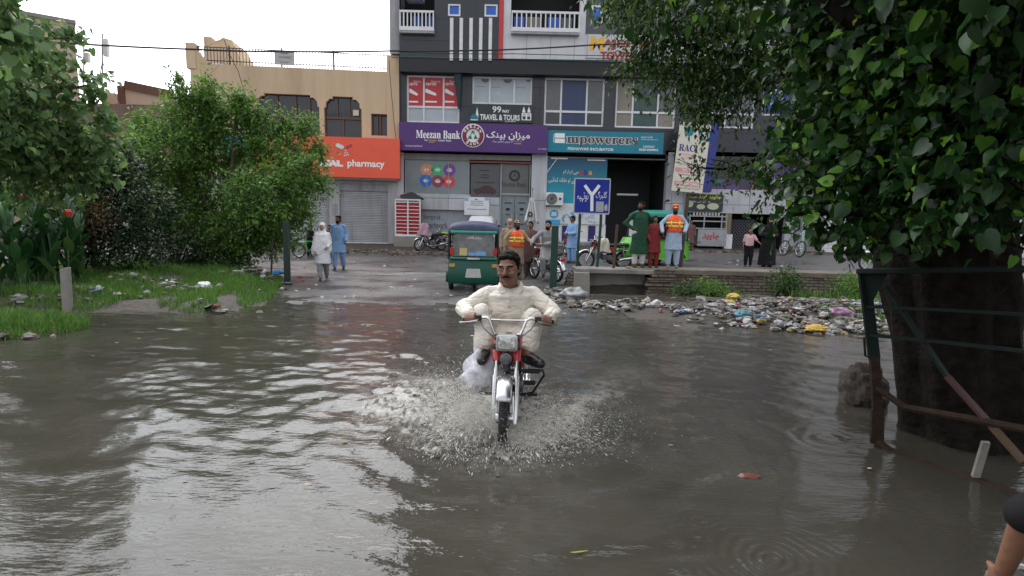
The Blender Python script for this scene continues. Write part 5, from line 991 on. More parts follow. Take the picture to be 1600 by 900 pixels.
def make_rickshaw(name, label, loc, rotz, paint, hood, trim):
    """three wheeled auto rickshaw, rear axle at the origin, nose along -Y"""
    t = thing(name, label, 'auto rickshaw', loc, rotz); W_ = .63
    for sx in (-1, 1): wheel('rear_wheel', (sx * .56, 0, .21), .21, .06, t, spokes=6, rimm=ENG)
    wheel('front_wheel', (0, -1.95, .21), .21, .055, t, spokes=6, rimm=ENG)
    prof = [(.43, .2), (.47, .32), (.45, .62), (.40, .80), (.32, .82), (-.72, .80), (-.78, .30), (-.78, .2)]
    def ring(w_, k=1.): return [(w_, y, z) for y, z in prof]
    q = MB(); q.loft([[(-W_ + .06, y * .97, .24 + (z - .24) * .98) for y, z in prof], [(-W_, y, z) for y, z in prof], [(W_, y, z) for y, z in prof], [(W_ - .06, y * .97, .24 + (z - .24) * .98) for y, z in prof]]); q.build('body_tub', paint, t, bevel=.03, seg=3)
    q = MB(); ring2 = [[(w_ * math.cos(a) * 1., y0 - .16 * max(0, math.sin(a)) ** 1, z) for a in np.linspace(0, math.pi, 15)] for w_, z, y0 in ((.5, .2, -1.35), (.58, .35, -1.45), (.56, .7, -1.42), (.52, .86, -1.38))]
    ring2 = [[(w_ * math.cos(a), y0 - d * math.sin(a), z) for a in np.linspace(0, math.pi, 15)] for w_, z, y0, d in ((.36, .24, -1.5, .3), (.5, .34, -1.35, .42), (.56, .62, -1.22, .42), (.56, .86, -1.15, .32))]
    q.loft(ring2, cap=True, closed=True); q.build('nose', paint, t, smooth=50)
    q = MB(); q.box(-.5, .5, -1.25, -.75, .2, .27); q.build('floor', BLKP, t)
    q = MB(); rg_ = []
    for k in range(11): a = R(10 + k * 16); rg_.append([(x, -1.95 - .27 * math.cos(a), .21 + .27 * math.sin(a)) for x in (-.1, -.06, .06, .1)])
    q.loft(rg_, cap=False, closed=False); mg = q.build('front_mudguard', trim, t); mg.modifiers.new('thick', 'SOLIDIFY').thickness = .01
    q = MB(); rg_ = []   # hood
    for y, w_, zt, zl in ((.42, .55, 1.50, 1.44), (.40, .60, 1.62, 1.46), (.3, .63, 1.70, 1.5), (-.3, .63, 1.74, 1.52), (-1.0, .60, 1.72, 1.5), (-1.12, .56, 1.66, 1.5)):
        rg_.append([(w_ * math.cos(a) if 0 < math.sin(a) else w_ * math.cos(a), y, zl + (zt - zl) * max(0, math.sin(a)) ** .6) for a in np.linspace(0, math.pi, 17)])
    q.loft(rg_, closed=True); q.build('hood', hood, t, smooth=50)
    q = MB()
    for sx in (-1, 1): q.beam((sx * .56, -1.15, .86), (sx * .57, -1.03, 1.5), .04); q.beam((sx * .6, -.3, .8), (sx * .6, -.3, 1.52), .035); q.beam((sx * .6, .36, .8), (sx * .585, .34, 1.5), .05); q.beam((sx * .6, -.3, .95), (sx * .6, .36, .95), .03)
    q.build('pillars', BLKP, t)
    for sx in (-1, 1): q = MB(); q.box(sx * .612 - .006, sx * .612 + .006, -.28, .33, .82, 1.5); q.build('side_curtain', hood, t)
    q = MB(); q.prism([(-.52, .88), (.52, .88), (.5, 1.36), (.44, 1.42), (-.44, 1.42), (-.5, 1.36)], .385, .40); rw = q.build('rear_window', M('misted_plastic', (.17, .175, .18), .2, var=.5, scale=4), t)
    q = MB(); q.box(-.3, -.05, .4, .406, .9, 1.0); q.mat(1).box(.16, .34, .4, .407, .9, 1.08); q.mat(0).box(-.04, .12, .4, .406, .9, .97); q.mat(2); put_text(q, urdu('پاکستان')if False else urdu('ماشاءاللہ'.replace('ء', '').replace('اللہ', 'اللہ')), .17, -.19, 1.3, 1.37, .408); q.build('window_stickers', [M('blue_sticker', (.2, .4, .7), .5), M('yellow_sticker', (.6, .5, .2), .5), LET], rw)
    q = MB(); q.loft([[(-.56, .36, z0_), (.56, .36, z0_), (.56, y_, z0_), (-.56, y_, z0_)] for z0_, y_ in ((1.42, .425), (1.46, .44), (1.5, .425))]); q.build('rear_rail', M('bright_green_trim', (.03, .30, .2), .35) if paint.name == 'rickshaw_green' else trim, t, bevel=.015)
    q = MB(); q.box(-.58, .58, .4, .455, .8, .86); q.build('rear_ledge', M('teal_trim2', (.02, .17, .12), .3) if paint.name == 'rickshaw_green' else trim, t, bevel=.015)
    q = MB(); q.box(-.15, .15, .455, .468, .805, .845); q.build('badge', CHROME, t)
    q = MB(); q.prism([(-.2, .36), (.2, .36), (.16, .58), (-.16, .58)], .465, .49); q.build('number_plate', M('plate_white', (.5, .5, .48), .5), t, bevel=.008)
    for sx in (-1, 1):
        q = MB(); q.box(sx * .53 - .045, sx * .53 + .045, .38, .43, .9, 1.08); q.build('tail_light', REDL, t, bevel=.01); q = MB(); q.box(sx * .52 - .07, sx * .52 + .07, .45, .475, .62, .7); q.build('reflector', M('amber', (.5, .3, .05), .3), t)
        q = MB(); q.loft([[(sx * (.6 + .08 * (j in (1, 2))), .0 + (.3) * math.cos(a), .2 + .26 * math.sin(a) + (.02 if j in (1, 2) else 0)) for j in range(4)] for a in np.linspace(.1, math.pi - .1, 9)], cap=False, closed=False); mg = q.build('rear_mudguard', paint, t); mg.modifiers.new('thick', 'SOLIDIFY').thickness = .012
    q = MB(); q.prism([(-.54, .88), (.54, .88), (.5, 1.48), (-.5, 1.48)], -1.10, -1.09); q.build('windscreen', M('misted_screen', (.45, .47, .48), .15, var=.3), t)
    q = MB(); q.lathe([(.0, .0), (.07, .01), (.085, .06), (.06, .12)], (0, -1.66, .62), (0, 1, 0), 18); q.build('headlight', LENS, t)
    q = MB(); q.box(-.5, .5, -.1, .3, .8, .92); q.box(-.5, .5, .25, .33, .9, 1.3); q.build('bench_seat', SEATM, t, bevel=.03)
    return t
def make_bicycle(name, label, loc, rotz, paint, r=.33, group=None):
    t = thing(name, label, 'bicycle', loc, rotz, group); k = r / .33; v = lambda x, y, z: (x * k, y * k, z * k)
    for y in (-.52, .5): wheel('front_wheel' if y < 0 else 'rear_wheel', v(0, y, .33), r, .02 * k + .006, t, spokes=16)
    q = MB(); B = v(0, .08, .3); S_ = v(0, .2, .8); Hd = v(0, -.34, .78); H2 = v(0, -.37, .62)
    for a, b in ((B, S_), (S_, Hd), (H2, B), (Hd, H2)): q.tube([a, b], .018 * k + .003, 8)
    for s_ in (-.05, .05): q.tube([v(s_, .5, .33), B], .01 * k + .003, 6); q.tube([v(s_, .5, .33), S_], .01 * k + .003, 6); q.tube([v(s_, -.52, .33), v(s_ * .8, -.39, .66), H2], .012 * k + .003, 6)
    q.build('frame', paint, t); q = MB(); q.tube([S_, v(0, .22, .92)], .013, 6); q.loft([[v(w_ * math.cos(a), y, .95 + .03 * math.sin(a)) for a in np.linspace(0, 6.283, 11)[:-1]] for y, w_ in ((.08, .03), (.2, .06), (.34, .1), (.38, .07))]); q.build('saddle', SEATM, t)
    q = MB(); q.tube([Hd, v(0, -.3, .95), v(.1, -.3, .98), v(.28, -.2, 1.)], .012, 8); q.tube([v(0, -.3, .95), v(-.1, -.3, .98), v(-.28, -.2, 1.)], .012, 8); q.build('handlebar', CHROME, t); q = MB(); q.torus(B, (1, 0, 0), .09 * k, .008, 20, 4); q.tube([v(.06, .08, .3), v(.08, .14, .16), v(.16, .14, .16)], .01, 6); q.tube([v(-.06, .08, .3), v(-.08, .02, .44), v(-.16, .02, .44)], .01, 6); q.build('crank', BLKP, t); return t
def make_hatchback(name, label, loc, rotz, paint):
    t = thing(name, label, 'car', loc, rotz); xs = 15
    def sec(y, w_, zt, wt, zb=.22, zs=.85):   # half sections: sill, side, shoulder, roof edge, roof
        h = [(w_ * .94, zb), (w_, zb + .18), (w_, zs - .1), (w_ * .97, zs), (wt, zt - .06), (wt * .86, zt), (0, zt + .02)]
        return [(x, y, z) for x, z in h] + [(-x, y, z) for x, z in reversed(h[:-1])]
    q = MB(); q.loft([sec(1.72, .66, .80, .60), sec(1.70, .70, .86, .62), sec(1.64, .73, .98, .62), sec(1.45, .735, 1.38, .52), sec(1.2, .735, 1.46, .53), sec(.2, .735, 1.48, .54), sec(-.45, .735, 1.42, .53), sec(-.95, .735, .98, .62), sec(-1.5, .72, .86, .62), sec(-1.7, .66, .7, .58)]); q.build('body', paint, t, smooth=50, bevel=.015)
    q = MB(); q.loft([[(-.56, 1.675, 1.0), (.56, 1.675, 1.0), (.54, 1.62, 1.1), (-.54, 1.62, 1.1)], [(-.56, 1.66, 1.0), (.56, 1.66, 1.0), (.54, 1.6, 1.1), (-.54, 1.6, 1.1)]])
    q = MB(); q.add([(-.54, 1.665, .98), (.54, 1.665, .98), (.47, 1.475, 1.37), (-.47, 1.475, 1.37), (-.54, 1.62, .98), (.54, 1.62, .98), (.47, 1.43, 1.37), (-.47, 1.43, 1.37)], [(0, 1, 2, 3), (7, 6, 5, 4), (0, 4, 5, 1), (1, 5, 6, 2), (2, 6, 7, 3), (3, 7, 4, 0)]); q.build('rear_window', M('car_glass', (.10, .12, .14), .06, var=.3, scale=2), t)
    for sx in (-1, 1):
        q = MB(); q.box(sx * .66 - .055, sx * .66 + .055, 1.6, 1.70, .72, 1.0); q.build('tail_light', REDL, t, bevel=.02); q = MB(); q.ell((sx * .84, -.55, 1.02), (.09, .05, .065)); q.tube([(sx * .72, -.55, .98), (sx * .8, -.55, 1.0)], .02, 6); q.build('wing_mirror', BLKP, t)
        q = MB(); q.prism([(-.75, 1.0), (1.35, 1.0), (1.2, 1.32), (-.35, 1.32)], sx * .70, sx * .728, 'yz'); q.build('side_window', M('car_glass', (.10, .12, .14), .06), t)
        for y in (-1.1, 1.1): wheel('wheel', (sx * .66, y, .28), .28, .08, t, spokes=8, rimm=ENG)
    q = MB(); q.box(-.68, .68, 1.68, 1.78, .28, .55); q.build('rear_bumper', paint, t, bevel=.04, seg=3); q = MB(); q.box(-.22, .22, 1.73, 1.745, .62, .74); q.build('number_plate', M('plate_white', (.5, .5, .48), .5), t); return t

RB = M('bike_red', (.50, .018, .02), .22, var=.08, spec=.7)
def on(px, py, Y): p = P(px, py, Y); return (p.x, Y, Tz(p.x, Y) + .004)
bike = make_motorcycle('motorcycle', 'red motorcycle with a chrome headlight ploughing through the flood under the rider in cream', (-.02, 5.23, -.13), R(-2), RB, guard=True, fender=M('silver_fender', (.55, .55, .56), .22, metal=.9, stain=.35, scale=9))
# plastic bag hung beside the engine
q = MB(); rg_ = []
for k in range(13):
    f = k / 12; z = .80 - .38 * f; r0 = .03 + .15 * math.sin(min(1, f * 1.25) * math.pi / 2) ** 1.2 * (1 if f < .85 else .8 - (f - .85) * 3)
    rg_.append([(r0 * math.cos(a) * (1 + .16 * math.sin(a * 5 + k * 1.1)), r0 * .9 * math.sin(a) * (1 + .14 * math.cos(a * 4 - k)), z + .015 * math.sin(a * 3 + k)) for a in np.linspace(0, 6.2832, 29)[:-1]])
q.loft(rg_); tag(q.build('plastic_bag', M('shiny_white_plastic', (.55, .55, .60), .25, var=.35, scale=14, bump=.9, bscale=18), loc=(-.245, 5.0, -.14), smooth=70), 'bulging white plastic bag hanging beside the motorcycle engine', 'bag')
GRN = M('rickshaw_green', (.0, .075, .048), .35, var=.15, stain=.2, scale=3)
rick = make_rickshaw('auto_rickshaw', 'dark green auto rickshaw with a blue hood seen from behind on the wet road', (P(739, 455, 15.2).x, 15.3, Tz(-1, 15.3) - .03), R(180 + 3), GRN, M('blue_tarpaulin', (.03, .042, .10), .6, var=.5, scale=7, stain=.3), M('grey_trim', (.3, .32, .33), .4))
rick2 = make_rickshaw('auto_rickshaw', 'bright green auto rickshaw parked side on behind the drain wall', (P(1042, 415, 19.6).x, 19.8, Tz(5, 19.8) - .02), R(-72), M('lime_paint', (.10, .42, .03), .35, var=.1, stain=.2), M('teal_hood', (.0, .18, .14), .55, var=.2), M('grey_fender', (.22, .25, .28), .4))
carw = make_hatchback('hatchback_car', 'white hatchback parked facing the bank entrance', (P(751, 370, 29).x, 29.4, Tz(-1.4, 29.4) + .16), R(0), M('white_car_paint', (.70, .70, .72), .2, var=.05))
G_ = 'motorcycles parked by the bank'
mA = make_motorcycle('motorcycle', 'parked motorcycle with a pink cloth over its bars beside the caged generator', (P(672, 375, 28.6).x, 28.7, Tz(-3.8, 28.7)), R(-50), M('bike_black', (.02, .02, .022), .3), G_)
mB = make_motorcycle('motorcycle', 'parked motorcycle with a lime green tank in front of the bank wall', (P(696, 375, 28.9).x, 29.3, Tz(-3, 29.3)), R(-70), M('bike_lime', (.25, .42, .04), .3), G_)
mC = make_motorcycle('motorcycle', 'dark red motorcycle with a man sitting sideways on it behind the thick post', (P(853, 432, 16.9).x, 17.3, Tz(1, 17.3)), R(-150), M('bike_maroon', (.25, .02, .02), .3))
mD = make_motorcycle('motorcycle', 'red and white motorcycle parked facing the street by the navy tiled plinth', (P(893, 398, 25).x, 25.2, Tz(2.5, 25.2)), R(15), M('bike_red2', (.45, .02, .03), .3))
mE = make_motorcycle('motorcycle', 'motorcycle with a cream cloth on its tank parked behind the direction sign', (P(945, 416, 18.8).x, 18.9, Tz(2.9, 18.9)), R(-80), M('bike_darkred', (.3, .03, .03), .3))
mF = make_motorcycle('motorcycle', 'motorcycle half hidden behind the big tree trunk', (P(1388, 414, 18.5).x, 18.5, Tz(11, 18.5)), R(-95), M('bike_black', (.02, .02, .022), .3))
def cloth(name, label, c, size, mat, seed):
    q = MB(c); rg_ = []; rg0 = random.Random(seed)
    for k in range(8):
        f = k / 7; rg_.append([(c[0] + size[0] * (.35 + .65 * f) * math.cos(a) * (1 + .15 * math.sin(a * 4 + k)), c[1] + size[1] * (.35 + .65 * f) * math.sin(a) * (1 + .15 * math.cos(a * 5 + k)), c[2] + size[2] * (1 - f ** 1.4) + .03 * math.sin(a * 3 + k)) for a in np.linspace(0, 6.283, 21)[:-1]])
    q.loft(rg_); return tag(q.build(name, mat, loc=c, smooth=70), label, 'cloth')
a = mA.location; cloth('cloth', 'dusty pink cloth draped over the parked motorcycle bars', (a.x - .25, a.y - .3, a.z + .72), (.33, .28, .55), M('pink_cloth', (.36, .22, .27), .8, var=.3), 2)
a = mE.location; cloth('cloth', 'cream cloth lying over the motorcycle behind the direction sign', (a.x - .05, a.y - .1, a.z + .55), (.22, .2, .4), M('cream_cloth', (.5, .46, .36), .8, var=.3), 3)
bic = make_bicycle('bicycle', 'small bright green bicycle pushed by two boys near the shutters', (P(484, 402, 24.3).x, 24.3, Tz(-8, 24.3)), R(100), M('bike_green', (.02, .5, .05), .35), r=.27)
bic2 = make_bicycle('bicycle', 'grey bicycle leaning outside the white panelled pier', (P(1235, 400, 25).x, 25, Tz(12, 25)), R(12), M('bicycle_grey', (.2, .2, .21), .4)); bic2.rotation_euler.y = R(8)
# ================================================================ PEOPLE
def cap(mb, a, b, ra, rb, n=12):
    a = Vector(a); b = Vector(b); d = b - a
    if d.length < 1e-6: mb.ell(a, ra, n=n, m=8); return
    d.normalize(); pts, rs = [], []
    for k in range(4): t = math.pi / 2 * (1 - k / 4.); pts.append(a - d * ra * math.sin(t)); rs.append(max(1e-4, ra * math.cos(t)))
    pts.append(a); rs.append(ra); pts.append(b); rs.append(rb)
    for k in range(1, 5): t = math.pi / 2 * k / 4.; pts.append(b + d * rb * math.sin(t)); rs.append(max(1e-4, rb * math.cos(t)))
    mb.tube(pts, rs, n)
def fuse(mb, name, mats, parent, vox, it=5, amp=0., fs=(9, 9, 4), seed=0, fac=.5, off=None):
    """overlapping closed pieces become one continuous surface"""
    tmp = mb.build('tmp', [], None, smooth=0); r = tmp.modifiers.new('r', 'REMESH'); r.mode = 'VOXEL'; r.voxel_size = vox
    if it: s = tmp.modifiers.new('s', 'SMOOTH'); s.iterations = it; s.factor = fac
    dg = bpy.context.evaluated_depsgraph_get(); me = bpy.data.meshes.new_from_object(tmp.evaluated_get(dg)); old = tmp.data; bpy.data.objects.remove(tmp); bpy.data.meshes.remove(old)
    if amp:
        n = len(me.vertices); co = np.empty(n * 3, np.float32); no = np.empty(n * 3, np.float32); me.vertices.foreach_get('co', co); me.vertices.foreach_get('normal', no); co = co.reshape(-1, 3); no = no.reshape(-1, 3)
        def ridge(ux, uz, sd_): f = vnoise(ux, uz, sd_, 2); return (1 - np.abs(2 * f - 1)) ** 9
        cx, cy, cz = co.T; low = vnoise(cx * fs[0] * .5 + 50, cz * fs[2] * .6 + cy * fs[1] * .5 + 31, seed, 2) - .5
        w_ = .5 * low - .7 * ridge((cx * .8 + cz * .6) * fs[0] * .45 + cy * fs[1] * .3 + 40, (cz * .8 - cx * .6) * fs[2] * 1.3 + 33, seed + 3) - .6 * ridge((cx * .8 - cz * .6) * fs[0] * .5 + 70, (cz * .8 + cx * .6) * fs[2] * 1.2 + cy * fs[1] * .4 + 13, seed + 7) + .12; w2 = 0.
        co = co + no * ((w_ - w2 * 1.2 + .2) * amp * 2)[:, None]; me.vertices.foreach_set('co', co.ravel()); me.update()
    me.materials.clear()
    for m_ in (mats if isinstance(mats, (list, tuple)) else [mats]): me.materials.append(m_)
    me.polygons.foreach_set('use_smooth', np.ones(len(me.polygons), bool)); me.name = name
    o = bpy.data.objects.new(name, me); COL.objects.link(o); o.parent = parent; return o
def hand(mb, w, d, n, s=1., curl=.6, thumb=1, r=.0095):
    """palm, four unequal fingers with bends, thumb off the side of the palm; d points along the hand, n out of the palm"""
    w = Vector(w); d = Vector(d).normalized(); n = Vector(n); n = (n - d * n.dot(d)).normalized(); x = d.cross(n) * thumb
    for k in (-1, 0, 1): cap(mb, w + d * .015 * s + x * k * .014 * s, w + d * .085 * s + x * k * .024 * s, .017 * s, .016 * s, 8)
    for k, L_ in ((-1.5, .062), (-.5, .078), (.5, .085), (1.5, .074)):
        b = w + d * .085 * s + x * k * .0215 * s; a0 = curl * .9; d1 = d * math.cos(a0) + n * math.sin(a0); m_ = b + d1 * L_ * .5 * s; a1 = curl * 2.1; d2 = d * math.cos(a1) + n * math.sin(a1); e = m_ + d2 * L_ * .32 * s; a2 = curl * 3.; d3 = d * math.cos(a2) + n * math.sin(a2)
        cap(mb, b, m_, r * s * 1.1, r * s, 7); cap(mb, m_, e, r * s, r * s * .95, 7); cap(mb, e, e + d3 * L_ * .25 * s, r * s * .95, r * s * .8, 7)
    b = w + d * .03 * s + x * .03 * s; m_ = b + (d * .6 + x * .75 + n * .25).normalized() * .042 * s; cap(mb, b, m_, r * s * 1.4, r * s * 1.15, 7); cap(mb, m_, m_ + (d * .85 + n * .5 - x * .1).normalized() * .035 * s, r * s * 1.15, r * s * .9, 7)
SKIN = {k: M('skin_' + k, c, .5, var=.12, scale=9, bump=.06, bscale=90, spec=.35) for k, c in dict(brown=(.20, .098, .058), dark=(.125, .058, .034), light=(.34, .19, .125)).items()}
HAIR = M('black_hair', (.005, .0045, .0045), .65, var=.5, scale=60, bump=.8, bscale=140, spec=.15); GREYH = M('grey_hair', (.35, .34, .33), .7, var=.3, scale=50, bump=.6, bscale=140)
LEATH = M('black_leather', (.012, .011, .011), .35); SANDAL = M('brown_leather', (.06, .035, .025), .5)
def CL(name, c, var=.14): return M('cloth_' + name, c, .85, var=var, scale=7, bump=.08, bscale=260, spec=.2)
STD = dict(head=(0, -.02, 1.625), neck=(0, .0, 1.48), chest=(0, .0, 1.30), belly=(0, -.01, 1.1), pelvis=(0, 0, .95),
           sL=(-.172, .0, 1.405), eL=(-.24, .03, 1.13), wL=(-.26, -.05, .90), sR=(.172, .0, 1.405), eR=(.24, .03, 1.13), wR=(.26, -.05, .90),
           hL=(-.095, 0, .92), kL=(-.105, -.02, .5), aL=(-.11, .02, .085), hR=(.095, 0, .92), kR=(.105, -.02, .5), aR=(.11, .02, .085), tL=(-.02, -1, 0), tR=(.02, -1, 0))
def person(label, loc, rotz, h=1.75, skin='brown', pose=None, top=None, hem=.58, bottom=None, hair=HAIR, beard=None, vest=None, hat=None, shoes=SANDAL, yaw=0, tilt=0, fat=1., wrap=None, group=None, vox=.013, sleeve=1., hz=None):
    s = h / 1.75; J = dict(STD); J.update(pose or {}); J = {k: Vector(v) * (1 if k[0] == 't' else s) for k, v in J.items()}
    t = thing('person', label, 'person', loc, rotz, group); sk = SKIN[skin]; v = vox
    HR = Matrix.Rotation(yaw, 3, 'Z') @ Matrix.Rotation(tilt, 3, 'X'); hc = J['head']; ks = max(s, .8 * s + .2 * .9)   # children keep larger heads
    ks = s if h > 1.4 else s * 1.14
    H = lambda x, y, z: hc + HR @ Vector((x, y, z)) * ks
    q = MB(); q.ell(H(0, .008, .02), (.074 * ks, .093 * ks, .1 * ks), HR); q.ell(H(0, -.03, -.055), (.056 * ks, .062 * ks, .06 * ks), HR); q.ell(H(0, -.05, -.09), (.028 * ks, .03 * ks, .022 * ks), HR)
    cap(q, H(0, -.088, .02), H(0, -.108, -.022), .011 * ks, .018 * ks, 8); cap(q, H(-.045, -.075, .036), H(.045, -.075, .036), .016 * ks, .016 * ks, 8); cap(q, H(-.02, -.088, -.055), H(.02, -.088, -.055), .011 * ks, .011 * ks, 8)
    for sx in (-1, 1): q.ell(H(sx * .077, .012, .0), (.012 * ks, .024 * ks, .034 * ks), HR); q.ell(H(sx * .042, -.062, -.018), .028 * ks)
    cap(q, hc + Vector((0, .015, -.05)) * ks, J['neck'], .055 * s, .062 * s)
    cap(q, J['neck'], J['chest'], .07 * s, .12 * s); cap(q, J['chest'] + Vector((-.06, 0, 0)) * s, J['belly'], .115 * s, .11 * s); cap(q, J['chest'] + Vector((.06, 0, 0)) * s, J['belly'], .115 * s, .11 * s); cap(q, J['belly'], J['pelvis'], .125 * s, .125 * s)
    for S_ in 'LR':
        sx = -1 if S_ == 'L' else 1; a, e, w_ = J['s' + S_], J['e' + S_], J['w' + S_]
        cap(q, J['neck'] + Vector((sx * .03, 0, -.03)) * s, a, .042 * s, .048 * s); cap(q, a, e, .049 * s, .041 * s); cap(q, e, w_, .042 * s, .028 * s); d = (w_ - e).normalized(); n = J.get('n' + S_, Vector((-sx, 0, 0)) * s) / s; hand(q, w_, J['d' + S_] / s if 'd' + S_ in J else d, n, s, J['c' + S_].x / s if 'c' + S_ in J else .45, thumb=-1 if S_ == 'R' else 1, r=.0098)
        hp, kn, an = J['h' + S_], J['k' + S_], J['a' + S_]; cap(q, hp, kn, .088 * s, .056 * s); cap(q, kn, kn.lerp(an, .35) + Vector((0, .015, 0)) * s, .054 * s, .054 * s); cap(q, kn.lerp(an, .3), an, .052 * s, .036 * s)
        f = J['t' + S_].normalized(); cap(q, an + Vector((0, 0, -.045)) * s - f * .03 * s, an + f * .12 * s + Vector((0, 0, -.055)) * s, .036 * s, .03 * s)
    fuse(q, 'body', sk, t, v, 4)
    for sx in (-1, 1):
        q = MB(); q.ell(H(sx * .031, -.078, .008), (.015 * ks, .011 * ks, .009 * ks), HR, 10, 8); q.mat(1).ell(H(sx * .031, -.086, .008), (.007 * ks, .005 * ks, .007 * ks), HR, 8, 6); q.build('eye', [M('eye_white', (.62, .6, .57), .3), M('eye_dark', (.01, .008, .007), .2)], t)
        q = MB(); q.tube([H(sx * .014, -.094, .03), H(sx * .032, -.096, .036), H(sx * .054, -.084, .028)], [.003 * ks, .006 * ks, .003 * ks], 6); q.build('eyebrow', HAIR if hair != GREYH else GREYH, t)
    if hair:
        q = MB(); q.ell(H(0, .022, .038), (.081 * ks, .094 * ks, .092 * ks), HR); q.ell(H(0, .05, .0), (.077 * ks, .066 * ks, .085 * ks), HR); cap(q, H(-.045, -.05, .088), H(.045, -.05, .088), .026 * ks, .026 * ks)
        for sx in (-1, 1): cap(q, H(sx * .073, -.02, .04), H(sx * .072, -.015, -.01), .012 * ks, .008 * ks)
        fuse(q, 'hair', hair, t, v * .8, 3, .006, (30, 30, 30))
    if beard:
        q = MB(); q.ell(H(0, -.052, -.092), (.058 * ks, .05 * ks, .04 * ks + .012 * (beard[1])), HR); cap(q, H(-.064, -.0, -.03), H(-.04, -.05, -.085), .014 * ks, .024 * ks); cap(q, H(.064, -.0, -.03), H(.04, -.05, -.085), .014 * ks, .024 * ks); cap(q, H(-.03, -.088, -.05), H(.03, -.088, -.05), .009 * ks, .009 * ks)
        if beard[1]: cap(q, H(0, -.055, -.1), H(0, -.05, -.1 - .05 * beard[1]), .045 * ks, .022 * ks)
        fuse(q, 'beard', beard[0], t, v * .75, 2, .004, (40, 40, 40))
    if hat:
        q = MB(); q.ell(H(0, .012, .068), (.085 * ks, .10 * ks, .066 * ks), HR); q.ell(H(0, -.085, .05), (.07 * ks, .075 * ks, .014 * ks), HR); 
        o = fuse(q, 'cap', hat, t, v * .8, 3)
    # clothes
    if top:
        q = MB(); ln = [(J['neck'] + Vector((0, .005, .0)) * s, .07, .066), (J['neck'] + Vector((0, 0, -.05)) * s, .115, .09), (J['chest'] + Vector((0, 0, .07)) * s, .18, .12), (J['chest'], .192 * (fat * .5 + .5), .135 * fat), (J['belly'], .19 * fat, .14 * fat), (J['pelvis'], .20 * fat, .15 * fat)]
        if hz is None:
            lo = (J['kL'] + J['kR']) / 2; pv = J['pelvis']
            for z, w_ in ((.72, .225), (hem, .24)):
                f = (.95 - z) / (.95 - .5); c = pv.lerp(Vector((lo.x, lo.y, .5 * s)), f); c.z = z * s; sp = abs(J['kL'].x - J['kR'].x) / s * .5 * f; ln.append((c, w_ + max(0, sp - .1), .155 + abs(J['kL'].y - J['kR'].y) / s * .35 * f))
        q.loft([[c + Vector((wd * s * math.cos(a), dp * s * math.sin(a), 0)) for a in np.linspace(0, 6.2832, 25)[:-1]] for c, wd, dp in ln])
        for S_ in 'LR':
            sx = -1 if S_ == 'L' else 1; a, e, w_ = J['s' + S_], J['e' + S_], J['w' + S_]; cap(q, J['neck'] + Vector((sx * .05, 0, -.04)) * s, a, .055 * s, .062 * s); cap(q, a, a.lerp(e, min(1, sleeve * 2)), .066 * s, .060 * s)
            if sleeve > .6: cap(q, e, e.lerp(w_, .93), .064 * s, .052 * s)
        fuse(q, 'tunic', top, t, v, 4, .0055, (9, 9, 2.5), seed=int(abs(loc[0] * 37)) % 50)
    if bottom:
        q = MB(); cap(q, J['hL'] + Vector((0, 0, .02)) * s, J['hR'] + Vector((0, 0, .02)) * s, .125 * s, .125 * s)
        for S_ in 'LR': hp, kn, an = J['h' + S_], J['k' + S_], J['a' + S_]; cap(q, hp, kn, .115 * s, .098 * s); cap(q, kn, an + (kn - an).normalized() * .04 * s, .098 * s, .068 * s)
        fuse(q, 'trousers', bottom, t, v, 4, .0055, (9, 9, 2.5), seed=int(abs(loc[0] * 53)) % 50)
    if shoes:
        for S_ in 'LR':
            an = J['a' + S_]; f = J['t' + S_].normalized(); q = MB(); cap(q, an + Vector((0, 0, -.05)) * s - f * .045 * s, an + f * .14 * s + Vector((0, 0, -.058)) * s, .04 * s, .036 * s); cap(q, an + Vector((0, 0, -.03)) * s, an + f * .06 * s + Vector((0, 0, -.045)) * s, .041 * s, .036 * s); fuse(q, 'shoe', shoes, t, v, 2)
    if vest:
        q = MB(); ln = [(J['neck'] + Vector((0, .01, -.02)) * s, .10, .09), (J['neck'] + Vector((0, 0, -.06)) * s, .17, .118), (J['chest'] + Vector((0, 0, .05)) * s, .217, .148), (J['chest'], .222, .158 * fat), (J['belly'], .215 * fat, .165 * fat), (J['belly'].lerp(J['pelvis'], .75), .222 * fat, .168 * fat)]
        q.loft([[c + Vector((wd * s * math.cos(a), dp * s * math.sin(a), 0)) for a in np.linspace(0, 6.2832, 25)[:-1]] for c, wd, dp in ln]); o = fuse(q, 'vest', vest, t, v, 3, .008)
        q = MB()
        for f in (.15, .62):
            c = J['chest'].lerp(J['belly'], f + .15); q.loft([[c + Vector((.228 * s * fat * math.cos(a), .172 * s * fat * math.sin(a), dz_ * s)) for a in np.linspace(0, 6.2832, 29)[:-1]] for dz_ in (-.026, .026)], cap=False)
        for sx in (-1, 1): q.loft([[J['chest'] + Vector((sx * (.11 + dx), -.162 * fat - (.004), z)) * s for z in (-.2, .0)] for dx in (-.02, .02)], cap=False, closed=False)
        b_ = q.build('reflective_band', M('reflective_yellow', (.75, .62, .08), .4), o); b_.modifiers.new('thick', 'SOLIDIFY').thickness = .006
    if wrap: wrap(t, J, H, HR, s, ks, v)
    return t
